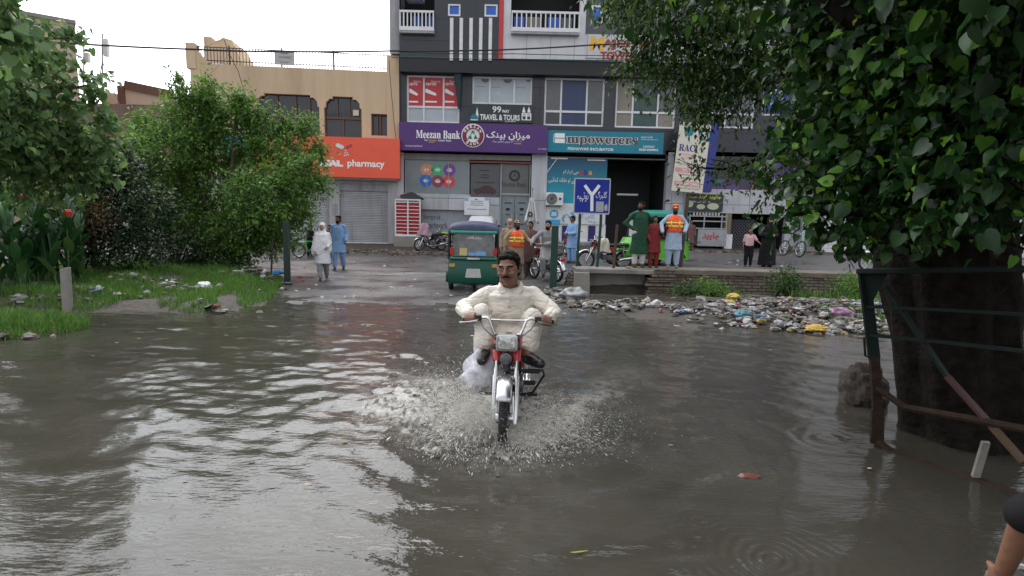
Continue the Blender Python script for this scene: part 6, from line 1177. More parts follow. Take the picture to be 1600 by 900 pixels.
def shawl(mat, length=.78, face=True, spread=.2):
    def f(t, J, H, HR, s, ks, v):
        q = MB(); q.ell(H(0, .03, .035), (.098 * ks, .112 * ks, .105 * ks), HR); cap(q, H(0, .05, -.0), J['neck'] + Vector((0, .035, -.03)) * s, .1 * ks, .13 * s)
        n = J['neck']; ln = [(n + Vector((0, .01, -.01)) * s, .12, .11), (n + Vector((0, 0, -.09)) * s, .215, .15), (n + Vector((0, -.005, -.3)) * s, .265, .18), (n + Vector((-.03, 0, -length * .75)) * s, .27 + spread * .2, .2), (n + Vector((-.06, 0, -length)) * s, .22 + spread * .2, .19)]
        q.loft([[c + Vector((wd * s * math.cos(a), dp * s * math.sin(a), .03 * math.sin(a * 2) * (i > 2))) for a in np.linspace(0, 6.2832, 25)[:-1]] for i, (c, wd, dp) in enumerate(ln)]); fuse(q, 'shawl', mat, t, v, 4, .008, (9, 9, 2.5), seed=4)
    return f
def abaya(mat):
    def f(t, J, H, HR, s, ks, v):
        q = MB(); n = J['neck']; q.ell(H(0, .028, .03), (.094 * ks, .106 * ks, .11 * ks), HR); cap(q, H(0, .03, -.03), n, .09 * ks, .1 * s); cap(q, H(0, -.05, -.075), n + Vector((0, -.05, -.05)) * s, .055 * ks, .09 * s)
        ln = [(1.47, .1, .1), (1.40, .205, .13), (1.2, .235, .17), (.95, .255, .19), (.5, .29, .22), (.06, .33, .26)]; q.loft([[Vector((wd * math.cos(a), dp * math.sin(a), z)) * s for a in np.linspace(0, 6.2832, 25)[:-1]] for z, wd, dp in ln])
        for S_ in 'LR': cap(q, J['s' + S_], J['e' + S_], .08 * s, .08 * s); cap(q, J['e' + S_], J['e' + S_].lerp(J['w' + S_], .9), .08 * s, .065 * s)
        fuse(q, 'abaya', mat, t, v, 4, .006, (9, 9, 2), seed=8)
    return f
def pz(px, py, Y, z=None): p = P(px, py, Y); return (p.x, Y, Tz(p.x, Y) if z is None else z)
ORV = M('orange_vest', (.85, .10, .03), .6, var=.06); WZ = z1 + .012
bl = CL('sky', (.22, .36, .60)); wh = CL('white', (.58, .57, .60)); gr = CL('bottle_green', (.022, .07, .04)); ma = CL('maroon', (.20, .028, .03)); pb = CL('pale_blue', (.38, .48, .62)); ta = CL('taupe', (.20, .16, .16)); gy = CL('grey', (.27, .265, .27)); kh = CL('khaki', (.36, .27, .19)); bk = CL('black', (.010, .010, .011)); br_ = CL('brown', (.13, .08, .075)); pk = CL('pink', (.55, .34, .36)); wc_ = CL('cream', (.62, .57, .50))
# --- walkers on the road
pw = pz(505, 441, 16.6); w1 = person('woman walking on the wet road in a white shawl carrying a yellow pouch', pw, R(12), 1.56, 'light', dict(aL=(-.06, -.2, .09), kL=(-.08, -.16, .5), aR=(.09, .22, .13), kR=(.1, .02, .5), eR=(.24, -.02, 1.15), wR=(.17, -.24, 1.02), wL=(-.2, -.16, .88)), wh, .52, gy, None, wrap=shawl(CL('white_shawl', (.70, .69, .72)), .72), yaw=R(-8))
q = MB(); c = Vector((pw[0] + .2, pw[1] - .2, pw[2] + .72)); q.loft([[c + Vector((wd * math.cos(a), wd * .5 * math.sin(a), z)) for a in np.linspace(0, 6.283, 13)[:-1]] for z, wd in ((-.1, .05), (-.08, .085), (0, .09), (.06, .06), (.1, .03), (.16, .012))]); tag(q.build('pouch', M('yellow_pouch', (.62, .38, .04), .5), loc=c, smooth=60), 'small yellow pouch hanging from the hand of the woman in white', 'bag')
pm = pz(530, 421, 19.9); person('bearded man in a pale blue tunic walking with a wooden club', pm, R(8), 1.76, 'brown', dict(aL=(-.12, -.12, .085), kL=(-.12, -.12, .5), aR=(.12, .14, .1), wR=(.25, -.18, .95)), bl, .56, bl, beard=(HAIR, .3), shoes=LEATH, yaw=R(-30))
q = MB(); a = Vector((pm[0] + .34, pm[1] - .25, pm[2] + 1.12)); b = Vector((pm[0] - .02, pm[1] - .3, pm[2] + .42)); q.tube([a, a.lerp(b, .4), b], [.025, .032, .05], 10); tag(q.build('club', M('old_wood', (.20, .14, .09), .7, stain=.3), loc=a), 'long wooden club held low by the man in pale blue', 'club')
bp_ = bic.location
person('boy in black clothes standing beside the green bicycle and holding its bars', (bp_.x - .1, bp_.y + .35, bp_.z), R(60), 1.30, 'brown', dict(wL=(-.2, -.42, 1.08), wR=(.2, -.42, 1.08), eL=(-.24, -.2, 1.12), eR=(.24, -.2, 1.12), chest=(0, -.06, 1.3), head=(0, -.12, 1.6), neck=(0, -.07, 1.46)), bk, .62, bk, shoes=LEATH, yaw=R(-40))
person('small boy in dark clothes beyond the woman in white and the bicycle', (bp_.x + .66, bp_.y + .5, bp_.z), R(-10), 1.30, 'brown', None, CL('charcoal', (.03, .03, .035)), .6, bk, yaw=R(10))
# --- people between the rickshaw and the post
pv = pz(806, 432, 17.6); person('bearded man in a tan cap and open orange vest over khaki clothes', pv, R(15), 1.74, 'dark', dict(wR=(.42, -.25, 1.12), eR=(.33, -.02, 1.2), wL=(-.3, .02, 1.0), eL=(-.32, .06, 1.2)), kh, .5, kh, beard=(HAIR, .8), vest=ORV, hat=CL('tan_cap', (.36, .24, .17)), yaw=R(10))
person('man standing right behind the bearded man in the open orange vest', (pv[0] - .22, pv[1] + .7, pv[2]), R(10), 1.78, 'light', None, kh, .5, kh, hat=CL('beige_cap', (.42, .32, .25)), beard=(GREYH, .2), hair=GREYH)
person('old man with a white beard in a dull mauve tunic', pz(826, 425, 18.6), R(8), 1.66, 'brown', None, ta, .45, ta, hair=GREYH, beard=(GREYH, .6), hat=CL('skull_cap', (.5, .46, .42)))
mc = mC.location
person('man in grey with a dark beard sitting sideways on the dark red motorcycle', (mc.x + .05, mc.y - .1, mc.z), R(-8), 1.76, 'light', dict(pelvis=(0, .05, .88), belly=(0, .02, 1.02), chest=(0, -.03, 1.22), neck=(0, -.06, 1.40), head=(0, -.1, 1.55), sL=(-.19, -.05, 1.34), sR=(.19, -.05, 1.34), eL=(-.38, -.2, 1.18), wL=(-.42, -.42, 1.05), eR=(.28, -.12, 1.1), wR=(-.08, -.3, 1.02), hL=(-.1, .0, .84), hR=(.1, .0, .84), kL=(-.1, -.36, .62), kR=(.14, -.36, .66), aL=(-.08, -.28, .2), aR=(.22, -.36, .2)), gy, .6, gy, beard=(HAIR, .3), shoes=LEATH, yaw=R(-15))
person('youth half hidden behind the man sitting on the dark red motorcycle', (mc.x - .42, mc.y + .8, mc.z), R(-20), 1.66, 'brown', None, br_, .5, br_)
person('slim young man in a bright blue tunic by the navy tiled plinth', pz(893, 404, 22.2), R(-50), 1.70, 'brown', dict(wL=(-.1, -.3, 1.08), wR=(.1, -.3, 1.08), eL=(-.24, -.06, 1.12), eR=(.24, -.06, 1.12)), bl, .55, bl, yaw=R(-25))
# --- on the drain wall
def wp(px, py): p = P(px, py, 16.95); return (p.x, 16.95, WZ)
person('tall man in a long dark green coat over white trousers on the drain wall', wp(997, 415), R(8), 1.80, 'dark', dict(eL=(-.4, .08, 1.16), wL=(-.2, -.06, 1.02), eR=(.4, .08, 1.16), wR=(.2, -.05, 1.02)), gr, .36, CL('white_trousers', (.62, .62, .62)), beard=(HAIR, .1), yaw=R(-55), fat=1.08)
person('boy in a maroon tunic standing beside the tall man in green', wp(1020, 416), R(5), 1.42, 'brown', dict(eR=(.34, .02, 1.2), wR=(.36, -.15, 1.38), wL=(-.22, -.1, .98)), ma, .5, ma, yaw=R(-20))
pv2 = wp(1050, 415); person('man in orange vest and cap over pale blue tunic on the drain wall', pv2, R(-6), 1.74, 'dark', dict(wL=(-.34, -.2, .98), eL=(-.36, .0, 1.2), wR=(.26, -.18, 1.0), eR=(.33, .02, 1.2)), pb, .5, pb, beard=(HAIR, .7), vest=ORV, hat=CL('orange_cap', (.75, .18, .06)), tilt=R(12), yaw=R(-5), shoes=CL('grey_shoe', (.2, .2, .2)), fat=1.05)
q = MB(); a = Vector((pv2[0] - .36, 16.7, WZ + 1.02)); q.tube([a, a + Vector((-.26, -.05, .12))], .018, 8); tag(q.build('stick', M('old_wood', (.20, .14, .09), .7), loc=a), 'short stick in the hand of the man with the orange cap', 'stick')
# --- far right
person('child in a brown tunic in front of the food stall', pz(1078, 381, 27.5), R(-10), 1.42, 'brown', None, br_, .45, br_, yaw=R(5))
person('girl in a pink top and dark trousers on the street behind the wall', pz(1168, 418, 19.4), R(-15), 1.22, 'brown', dict(eR=(.3, -.05, 1.2), wR=(.42, -.25, 1.08)), pk, .82, bk, yaw=R(-10), sleeve=.45, hz=1)
person('woman in a black abaya and veil on the street beside the girl in pink', pz(1197, 418, 19.6), R(5), 1.58, 'light', dict(wL=(-.1, -.25, 1.12), wR=(.1, -.24, 1.1), eL=(-.27, -.03, 1.12), eR=(.27, -.03, 1.12), nL=(0, 1, 0), nR=(0, 1, 0)), hair=None, shoes=LEATH, wrap=abaya(bk))

# ---------------------------------------------------------------- the rider
rider = dict(head=(-.015, .035, 1.412), neck=(0, .10, 1.275), chest=(0, .17, 1.10), belly=(0, .22, .97), pelvis=(0, .30, .84),
    sL=(-.195, .13, 1.19), eL=(-.40, -.01, 1.07), wL=(-.325, -.215, 1.035), sR=(.195, .13, 1.19), eR=(.39, -.03, 1.05), wR=(.33, -.205, 1.03),
    hL=(-.11, .26, .84), kL=(-.235, -.12, 1.06), aL=(-.18, -.26, .76), hR=(.11, .26, .84), kR=(.205, -.12, 1.03), aR=(.17, -.25, .735), tL=(-.15, -1, .0), tR=(.75, -.8, .02))
J = {k: Vector(v) for k, v in rider.items()}
rt = thing('person', 'moustached man in cream tunic and trousers riding the red motorcycle with feet raised', 'person', (-.02, 5.23, -.13), R(-2))
HR = Matrix.Rotation(R(-14), 3, 'Z') @ Matrix.Rotation(R(4), 3, 'X') @ Matrix.Rotation(R(-4), 3, 'Y'); hc = J['head']; ks = 1.15
H = lambda x, y, z: hc + HR @ Vector((x, y, z)) * ks
RS = M('skin_rider', (.20, .098, .06), .42, var=.18, scale=11, bump=.1, bscale=120, spec=.45)
q = MB(); E_ = lambda c, r: q.ell(H(*c), tuple(x * ks for x in r), HR, 20, 14); K = lambda a, b, ra, rb: cap(q, H(*a), H(*b), ra * ks, rb * ks, 10)
E_((0, .012, .025), (.076, .095, .102)); E_((0, -.024, -.045), (.067, .07, .072)); E_((0, -.046, -.096), (.036, .034, .026)); E_((-.036, -.036, -.074), (.036, .04, .036)); E_((.036, -.036, -.074), (.036, .04, .036))
K((0, -.088, .03), (0, -.110, -.018), .010, .0165); E_((-.016, -.098, -.022), (.012, .012, .010)); E_((.016, -.098, -.022), (.012, .012, .010)); K((-.05, -.077, .04), (-.012, -.09, .034), .011, .012); K((.05, -.077, .04), (.012, -.09, .034), .011, .012)
K((-.022, -.09, -.056), (.022, -.09, -.056), .007, .007); K((-.018, -.09, -.067), (.018, -.09, -.067), .008, .008)
for sx in (-1, 1): E_((sx * .078, .018, .0), (.010, .022, .031)); E_((sx * .045, -.066, -.022), (.030, .028, .026)); E_((sx * .048, -.05, .008), (.032, .036, .03)); E_((sx * .032, -.066, .008), (.024, .018, .02))
cap(q, hc + Vector((0, .03, -.05)), J['neck'] + Vector((0, .0, -.02)), .066, .07); cap(q, J['neck'] + Vector((0, .0, -.04)), J['chest'], .065, .12)
for sx, S_ in ((-1, 'L'), (1, 'R')):
    cap(q, J['neck'] + Vector((sx * .03, 0, -.06)), J['s' + S_], .04, .045); cap(q, J['s' + S_], J['e' + S_], .05, .044); cap(q, J['e' + S_], J['w' + S_], .045, .030)
    cap(q, J['chest'] + Vector((sx * .06, 0, 0)), J['belly'] + Vector((sx * .06, 0, 0)), .12, .13); cap(q, J['belly'], J['pelvis'], .15, .14); cap(q, J['h' + S_], J['k' + S_], .09, .06); cap(q, J['k' + S_], J['a' + S_], .058, .04)
    f = J['t' + S_].normalized(); cap(q, J['a' + S_] + Vector((0, .03, -.04)), J['a' + S_] + f * .13 + Vector((0, 0, -.05)), .038, .034)
    # hand closed round the grip
    g0 = Vector((sx * .32, -.252, 1.013)); gx = Vector((sx * .105, .024, -.018)).normalized(); wv = J['w' + S_]; up = Vector((0, 0, 1)); fw = Vector((0, -1, 0))
    for k, o_ in enumerate((-.036, -.012, .012, .035)):
        c = g0 + gx * o_; rr = .034 - .001 * k; L0 = [c + up * (.038) + fw * (-.028), c + up * .036 + fw * .012, c + up * .012 + fw * rr, c - up * .018 + fw * rr * .9, c - up * .034 + fw * .008]
        for a, b in zip(L0, L0[1:]): cap(q, a, b, .0115 - .0006 * k, .011 - .0006 * k, 8)
        cap(q, L0[0], wv + gx * o_ * .5, .014, .02, 8)
    th = g0 - gx * .045; cap(q, wv - gx * .02 , th + up * .012 + fw * .0, .017, .013, 8); cap(q, th + up * .012, th + fw * .03 - up * .006, .0125, .011, 8); cap(q, th + fw * .03 - up * .006, th + gx * .03 + fw * .036 - up * .022, .011, .009, 8)
fuse(q, 'body', RS, rt, .0062, 6)
for sx in (-1, 1):
    q = MB(); q.ell(H(sx * .031, -.080, .008), (.0145 * ks, .008 * ks, .0050 * ks), HR, 12, 8); q.mat(1).ell(H(sx * .031 - .002, -.0858, .008), (.0065 * ks, .004 * ks, .0050 * ks), HR, 10, 6); q.build('eye', [M('eye_white', (.62, .6, .57), .3), M('eye_dark', (.01, .008, .007), .2)], rt)
    q = MB(); q.tube([H(sx * .012, -.099, .033), H(sx * .026, -.100, .037), H(sx * .042, -.095, .037), H(sx * .058, -.083, .03)], [.003, .0055, .0055, .003], 8); q.build('eyebrow', HAIR, rt)
q = MB(); cap(q, H(0, -.106, -.041), H(-.034, -.094, -.049), .009, .006); cap(q, H(0, -.106, -.041), H(.034, -.094, -.049), .009, .006); fuse(q, 'moustache', HAIR, rt, .004, 2)
q = MB(); q.tube([H(-.024, -.099, -.062), H(0, -.104, -.061), H(.024, -.099, -.062)], [.002, .003, .002], 6); q.build('mouth', M('lip_shadow', (.05, .018, .015), .5), rt)
q = MB(); E_((0, .03, .05), (.082, .094, .092)); E_((0, .055, .005), (.079, .064, .09)); K((-.045, -.056, .098), (.045, -.056, .098), .018, .018); K((-.066, -.02, .085), (-.077, -.012, .0), .015, .008); K((.066, -.02, .085), (.077, -.012, .0), .015, .008); fuse(q, 'hair', HAIR, rt, .0075, 3, .006, (35, 35, 35))
CREAM = CL('rider_cream', (.68, .63, .55), .1)
nt_ = CREAM.node_tree; bs = nt_.nodes['Principled BSDF']; c_ = nt_.nodes.new('ShaderNodeTexCoord'); prev = None
for sc3, rot, st in (((5, 5, 15), (0, R(35), 0), .34), ((6, 6, 17), (0, R(-40), 0), .3), ((26, 26, 30), (0, 0, 0), .12)):
    mp_ = nt_.nodes.new('ShaderNodeMapping'); mp_.inputs['Scale'].default_value = sc3; mp_.inputs['Rotation'].default_value = rot; n_ = nt_.nodes.new('ShaderNodeTexNoise'); n_.inputs['Scale'].default_value = 1; n_.inputs['Detail'].default_value = 2; n_.inputs['Distortion'].default_value = 1.2
    nt_.links.new(c_.outputs['Object'], mp_.inputs[0]); nt_.links.new(mp_.outputs[0], n_.inputs['Vector']); bp_ = nt_.nodes.new('ShaderNodeBump'); bp_.inputs['Strength'].default_value = st; bp_.inputs['Distance'].default_value = .05
    nt_.links.new(n_.outputs['Fac'], bp_.inputs['Height'])
    if prev: nt_.links.new(prev.outputs[0], bp_.inputs['Normal'])
    prev = bp_
nt_.links.new(prev.outputs[0], bs.inputs['Normal'])
q = MB(); n = J['neck']
ln = [(n + Vector((0, .02, -.015)), .088, .08), (n + Vector((0, .015, -.045)), .14, .10), (n + Vector((0, .0, -.09)), .205, .13), (J['chest'] + Vector((0, -.005, .02)), .228, .185), (J['chest'].lerp(J['belly'], .5) + Vector((0, -.02, 0)), .222, .21), (J['belly'] + Vector((0, -.02, 0)), .232, .225), (J['pelvis'] + Vector((0, -.03, .03)), .23, .19), (J['pelvis'] + Vector((0, -.02, -.06)), .2, .18)]
q.loft([[c + Vector((wd * math.copysign(abs(math.cos(a)) ** .85, math.cos(a)), dp * math.sin(a), 0)) for a in np.linspace(0, 6.2832, 33)[:-1]] for c, wd, dp in ln])
for sx, S_ in ((-1, 'L'), (1, 'R')):
    s0, e0, w0 = J['s' + S_], J['e' + S_], J['w' + S_]; cap(q, n + Vector((sx * .07, .01, -.06)), s0, .055, .07); cap(q, s0, e0, .074, .07); cap(q, e0, e0.lerp(w0, .78), .0664, .058); cap(q, e0.lerp(w0, .7), e0.lerp(w0, .86), .058, .062); cap(q, e0 + Vector((0, .01, -.02)), e0.lerp(w0, .8) + Vector((0, .02, -.03)), .05, .045)
# skirt of the tunic spread over the lap
q.loft([[Vector((wd * math.cos(a), y + dp * math.sin(a) * .5, z + dp * .4 * math.sin(a))) for a in np.linspace(0, 6.2832, 21)[:-1]] for y, z, wd, dp in ((.12, .92, .2, .12), (-.02, .90, .16, .1), (-.1, .86, .11, .09), (-.14, .80, .08, .07))])
fuse(q, 'tunic', CREAM, rt, .0062, 8, .006, (8, 8, 8), 3)
q = MB()
for sx, S_ in ((-1, 'L'), (1, 'R')):
    h0, k0, a0 = J['h' + S_], J['k' + S_], J['a' + S_]; cap(q, h0, k0 + Vector((0, .015, -.005)), .12, .078); cap(q, k0, k0.lerp(a0, .8), .076, .085 if sx < 0 else .064); cap(q, k0 + Vector((sx * .03, .06, -.06)), a0 + Vector((sx * .03, .06, .06)), .06, .06)
    if sx < 0: cap(q, k0.lerp(a0, .75) + Vector((-.03, .05, 0)), a0 + Vector((-.06, .09, -.03)), .07, .055)
fuse(q, 'trousers', CREAM, rt, .0065, 8, .006, (8, 8, 8), 7)
q = MB()   # open collar
for sx in (-1, 1):
    a = [n + Vector((sx * .02, -.085, -.055)), n + Vector((sx * .075, -.055, -.005)), n + Vector((sx * .085, .02, .03)), n + Vector((sx * .105, .02, -.0)), n + Vector((sx * .11, -.065, -.045)), n + Vector((sx * .075, -.105, -.075))]
    q.add(a + [p + Vector((sx * .004, -.012, .006)) for p in a], [(0, 1, 4, 5), (1, 2, 3, 4), (11, 10, 7, 6), (10, 9, 8, 7), (0, 5, 11, 6), (5, 4, 10, 11), (4, 3, 9, 10), (0, 6, 7, 1), (1, 7, 8, 2), (2, 8, 9, 3)])
q.build('collar', CREAM, rt, bevel=.004)
q = MB()
fy = lambda z: np.interp(z, [.95, 1.05, 1.1, 1.2], [-.03, -.022, -.025, -.035])
q.loft([[Vector((-.012 + dx + .004 * math.sin(z * 40), fy(z) - .006 + dy, z)) for dx, dy in ((-.014, 0), (.014, 0), (.014, .012), (-.014, .012))] for z in np.linspace(.96, 1.19, 9)]); q.build('button_placket', CREAM, rt, bevel=.003)
for S_ in 'LR':
    an = J['a' + S_]; f = J['t' + S_].normalized(); q = MB(); cap(q, an + Vector((0, .03, -.055)) - f * .03, an + f * .155 + Vector((0, 0, -.06)), .043, .042); cap(q, an + Vector((0, 0, -.03)) + f * .03, an + f * .10 + Vector((0, 0, -.045)), .046, .042); fuse(q, 'shoe', LEATH, rt, .007, 2)
# ---------------------------------------------------------------- child on a bicycle at the right edge
bk2 = make_bicycle('bicycle', 'black bicycle under the child at the near right edge', (1.575, 1.44, -.03), R(180), BLKP, r=.25)
person('child in a black short sleeved shirt gripping the black bicycle', (1.612, 1.34, -.03), R(180), 1.45, 'brown', dict(eR=(.335, -.16, 1.2), wR=(.30, -.255, .955), dR=(-.1, -.5, -.85), nR=(-.95, -.1, -.1), cR=(.75, 0, 0), eL=(-.245, -.2, 1.19), wL=(-.258, -.265, .96), hL=(-.13, 0, .92), kL=(-.19, -.1, .5), aL=(-.2, 0, .085), hR=(.13, 0, .92), kR=(.19, -.1, .5), aR=(.2, 0, .085)), bk, .86, bk, sleeve=.5, hz=1, vox=.009)
# ================================================================ TREES AND PLANTS
_h = [(-.15, -.13), (-.34, -.10), (-.46, .08), (-.46, .32), (-.36, .56), (-.2, .79)]
HEART = (np.array([(0, 0, 0), (0, .3, -.04), (0, .62, -.06), (0, 1.02, -.24)] + [(x, y, .05 * (1 - abs(y - .15) * 2.2) - .0 + (.06 if abs(x) > .4 else 0)) for x, y in _h] + [(-x, y, .05 * (1 - abs(y - .15) * 2.2) + (.06 if abs(x) > .4 else 0)) for x, y in _h], float),
         np.array([(0, 1, 5, 4), (1, 6, 5, 5), (1, 7, 6, 6), (1, 2, 8, 7), (2, 9, 8, 8), (2, 3, 9, 9), (0, 10, 11, 1), (1, 11, 12, 12), (1, 12, 13, 13), (1, 13, 14, 2), (2, 14, 15, 15), (2, 15, 3, 3)]))
OVAL = (np.array([(0, 0, 0), (-.24, .4, .06), (0, 1, -.1), (.24, .4, .06), (0, .42, -.02)], float), np.array([(0, 4, 2, 1), (0, 3, 2, 4)]))
def orient(d, up):
    d = d / np.linalg.norm(d, axis=1, keepdims=True); x = np.cross(d, up); x /= np.linalg.norm(x, axis=1, keepdims=True) + 1e-9; z = np.cross(x, d); return x, d, z
def leaves(name, tpl, pos, d, up, size, mat, parent, origin):
    T, F = tpl; x, y, z = orient(d, up); n = len(pos); sc_ = size[:, None, None]
    V = (T[None, :, 0, None] * x[:, None] + T[None, :, 1, None] * y[:, None] + T[None, :, 2, None] * z[:, None]) * sc_ + pos[:, None] - np.array(origin)[None, None]
    k = len(T); i = np.arange(n)[:, None, None] * k
    if any(len(set(f)) < 4 for f in F.tolist()):
        tri = []; 
        for f in F.tolist():
            u = list(dict.fromkeys(f)); tri.append(u[:3]); 
            if len(u) == 4: tri.append([u[0], u[2], u[3]])
        F = np.array(tri)
    return raw_mesh(name, V.reshape(-1, 3), (i + F[None]).reshape(-1, F.shape[1]), mat, parent, smooth=True)
def twigs(rg, C, r, n, per, ln, droop, jitter=.05, shell=.5, cone=None):
    """leaf positions and axes along n twigs filling an ellipsoid of radii r"""
    u = rg.normal(size=(n, 3)); u /= np.linalg.norm(u, axis=1, keepdims=True); rad = rg.uniform(0, 1, n) ** (1 / 3. * (1 - shell) + .12 * shell)
    b = np.array(C) + u * rad[:, None] * np.array(r); dr = u * .8 + rg.normal(size=(n, 3)) * .6 + np.array([0, 0, -droop]); dr /= np.linalg.norm(dr, axis=1, keepdims=True)
    t = rg.uniform(-.4, 1, (n, per)); pos = b[:, None] + dr[:, None] * (t * ln)[:, :, None] + np.array([0, 0, -.5 * droop * ln])[None, None] * (t ** 2)[:, :, None] + rg.normal(size=(n, per, 3)) * jitter
    side = rg.normal(size=(n, per, 3)); ax = dr[:, None] * .55 + side * .6 + np.array([0, 0, -droop * .9])
    return pos.reshape(-1, 3), ax.reshape(-1, 3), b, dr
def tree(name, label, cat, origin, trunk, limbs, clusters, tpl, mat, bark, seed, group=None, flat=.55, twig_r=.006):
    """trunk: (points, radii); limbs: [(points, radii)]; clusters: (centre, radii, twigs, leaves per twig, twig length, leaf size, droop)"""
    rg = np.random.default_rng(seed); t = thing(name, label, cat, origin, 0, group); o = Vector(origin)
    q = MB(o); q.tube(trunk[0], trunk[1], 14); q.build('trunk', bark, t, smooth=60)
    if limbs:
        for pts, rs in limbs: q = MB(o); q.tube(pts, rs, 8); q.build('limb', bark, t, smooth=60)
    P_, A_, S_ = [], [], []; q = MB(o)
    for (c, r, n, per, ln, sz, droop) in clusters:
        p, a, b, dr = twigs(rg, c, r, n, per, ln, droop); P_.append(p); A_.append(a); S_.append(sz * rg.uniform(.6, 1.25, len(p)))
        for k in range(0, n, 3): e = b[k] + dr[k] * ln * .8 + np.array([0, 0, -.3 * droop * ln]); q.tube([Vector(b[k] - dr[k] * ln * .4).lerp(Vector(c), .15), Vector(b[k]), Vector(e)], [twig_r * 1.4, twig_r, twig_r * .4], 4, cap=False)
    p = np.concatenate(P_); a = np.concatenate(A_); sz = np.concatenate(S_); up = rg.normal(size=(len(p), 3)) * flat + np.array([0, -.25, 1.])
    cr = leaves('crown', tpl, p, a, up, sz, mat, t, origin); q.build('twigs', bark, cr, smooth=0); return t
def V3(px, py, Y): return np.array(P(px, py, Y))
BARK = M('dark_bark', (.015, .0115, .009), .95, spec=.12, var=.75, scale=9, bump=1., bscale=22, stain=.5); TWIG = M('grey_bark', (.085, .07, .055), .9, var=.4, scale=12, bump=.6)
HL = Mleaf('heart_leaves', (.006, .026, .006), (.024, .08, .015), (.07, .16, .02), rough=.36, trans=.2)
HLIT = Mleaf('lit_heart_leaves', (.06, .17, .02), (.16, .34, .04), (.30, .42, .08), rough=.35, trans=.35)  # lighter copy of the heart leaves, light on them painted into the colour
SL = Mleaf('small_leaves', (.014, .045, .008), (.045, .115, .018), (.11, .18, .03), trans=.3)
BL = Mleaf('bush_leaves', (.045, .12, .018), (.11, .24, .04), (.22, .34, .07), trans=.4)
LL = Mleaf('left_leaves', (.04, .10, .03), (.13, .23, .08), (.27, .38, .11), trans=.4)
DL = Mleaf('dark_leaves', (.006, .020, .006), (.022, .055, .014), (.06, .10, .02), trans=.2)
OL = Mleaf('russet_leaves', (.05, .035, .012), (.10, .075, .02), (.20, .10, .02), trans=.25)
# ---- big tree on the right with its bark, guard and a crown that hangs over the water
tb = P(1512, 745, 4.25); TZ = .0
def tp_(px, py, Y): return tuple(P(px, py, Y))
TY = 4.95; tb = P(1508, 700, TY); tc = [(tb.x + .01, TY, -.3), (tb.x, TY, .05), tp_(1503, 640, TY), tp_(1490, 520, TY), tp_(1478, 420, TY), tp_(1472, 300, TY), tp_(1468, 150, TY), tp_(1465, -60, TY), tp_(1440, -400, TY)]
tr = [.52, .47, .44, .43, .45, .45, .42, .38, .3]
rg = np.random.default_rng(11); t = thing('leafy_tree', 'big dark heart leaved tree rising from the water behind the rusty guard', 'tree', (tb.x, TY, 0))
O_ = Vector((tb.x, TY, 0)); rings = []; nn = 64; path = [Vector(p) for p in tc]; fine = []
for i in range(len(path) - 1):
    for k in range(9): fine.append((path[i].lerp(path[i + 1], k / 9), tr[i] + (tr[i + 1] - tr[i]) * k / 9))
for p, r in fine:
    ring = []
    for j in range(nn): a = 2 * math.pi * j / nn; rr = r * (1 + .07 * math.sin(a * 5 + p.z * .7) + .05 * math.sin(a * 9 - p.z * 1.3) + .10 * abs(noise.noise((a * 6, p.z * 1.2, 3.1))) - .06 * abs(noise.noise((a * 14, p.z * 2.2, 7.7)))); ring.append(p + Vector((math.cos(a) * rr, math.sin(a) * rr, 0)))
    rings.append(ring)
q = MB(O_); q.loft(rings); q.build('trunk', BARK, t, smooth=60)
fork = path[5]
lims = [([path[4], path[5] + Vector((-.5, -.1, .2)), tp_(1330, 230, 4.6), tp_(1230, 200, 4.9)], [.16, .12, .07, .03]), ([path[5], tp_(1400, 120, 4.3), tp_(1330, 20, 4.2), tp_(1200, -80, 4.6)], [.2, .13, .09, .05]), ([path[6], tp_(1540, 60, 4.0), tp_(1600, -60, 3.4), tp_(1650, -200, 2.5)], [.2, .14, .1, .06]),
        ([path[4] + Vector((0, 0, -.1)), tp_(1400, 350, 4.3), tp_(1340, 330, 4.2), tp_(1240, 335, 4.4)], [.09, .05, .03, .012]), ([path[6], tp_(1500, 100, 5.6), tp_(1400, -50, 7), tp_(1250, -150, 8)], [.2, .16, .12, .06]), ([path[7], Vector((2.2, 3.2, 4.6)), Vector((1.4, 2.0, 5.2))], [.18, .1, .05])]
for pts, rs in lims: q = MB(O_); q.tube(pts, rs, 9); q.build('limb', BARK, t, smooth=60)
cl = []   # (centre, radii, twigs, per twig, twig length, leaf size, droop)
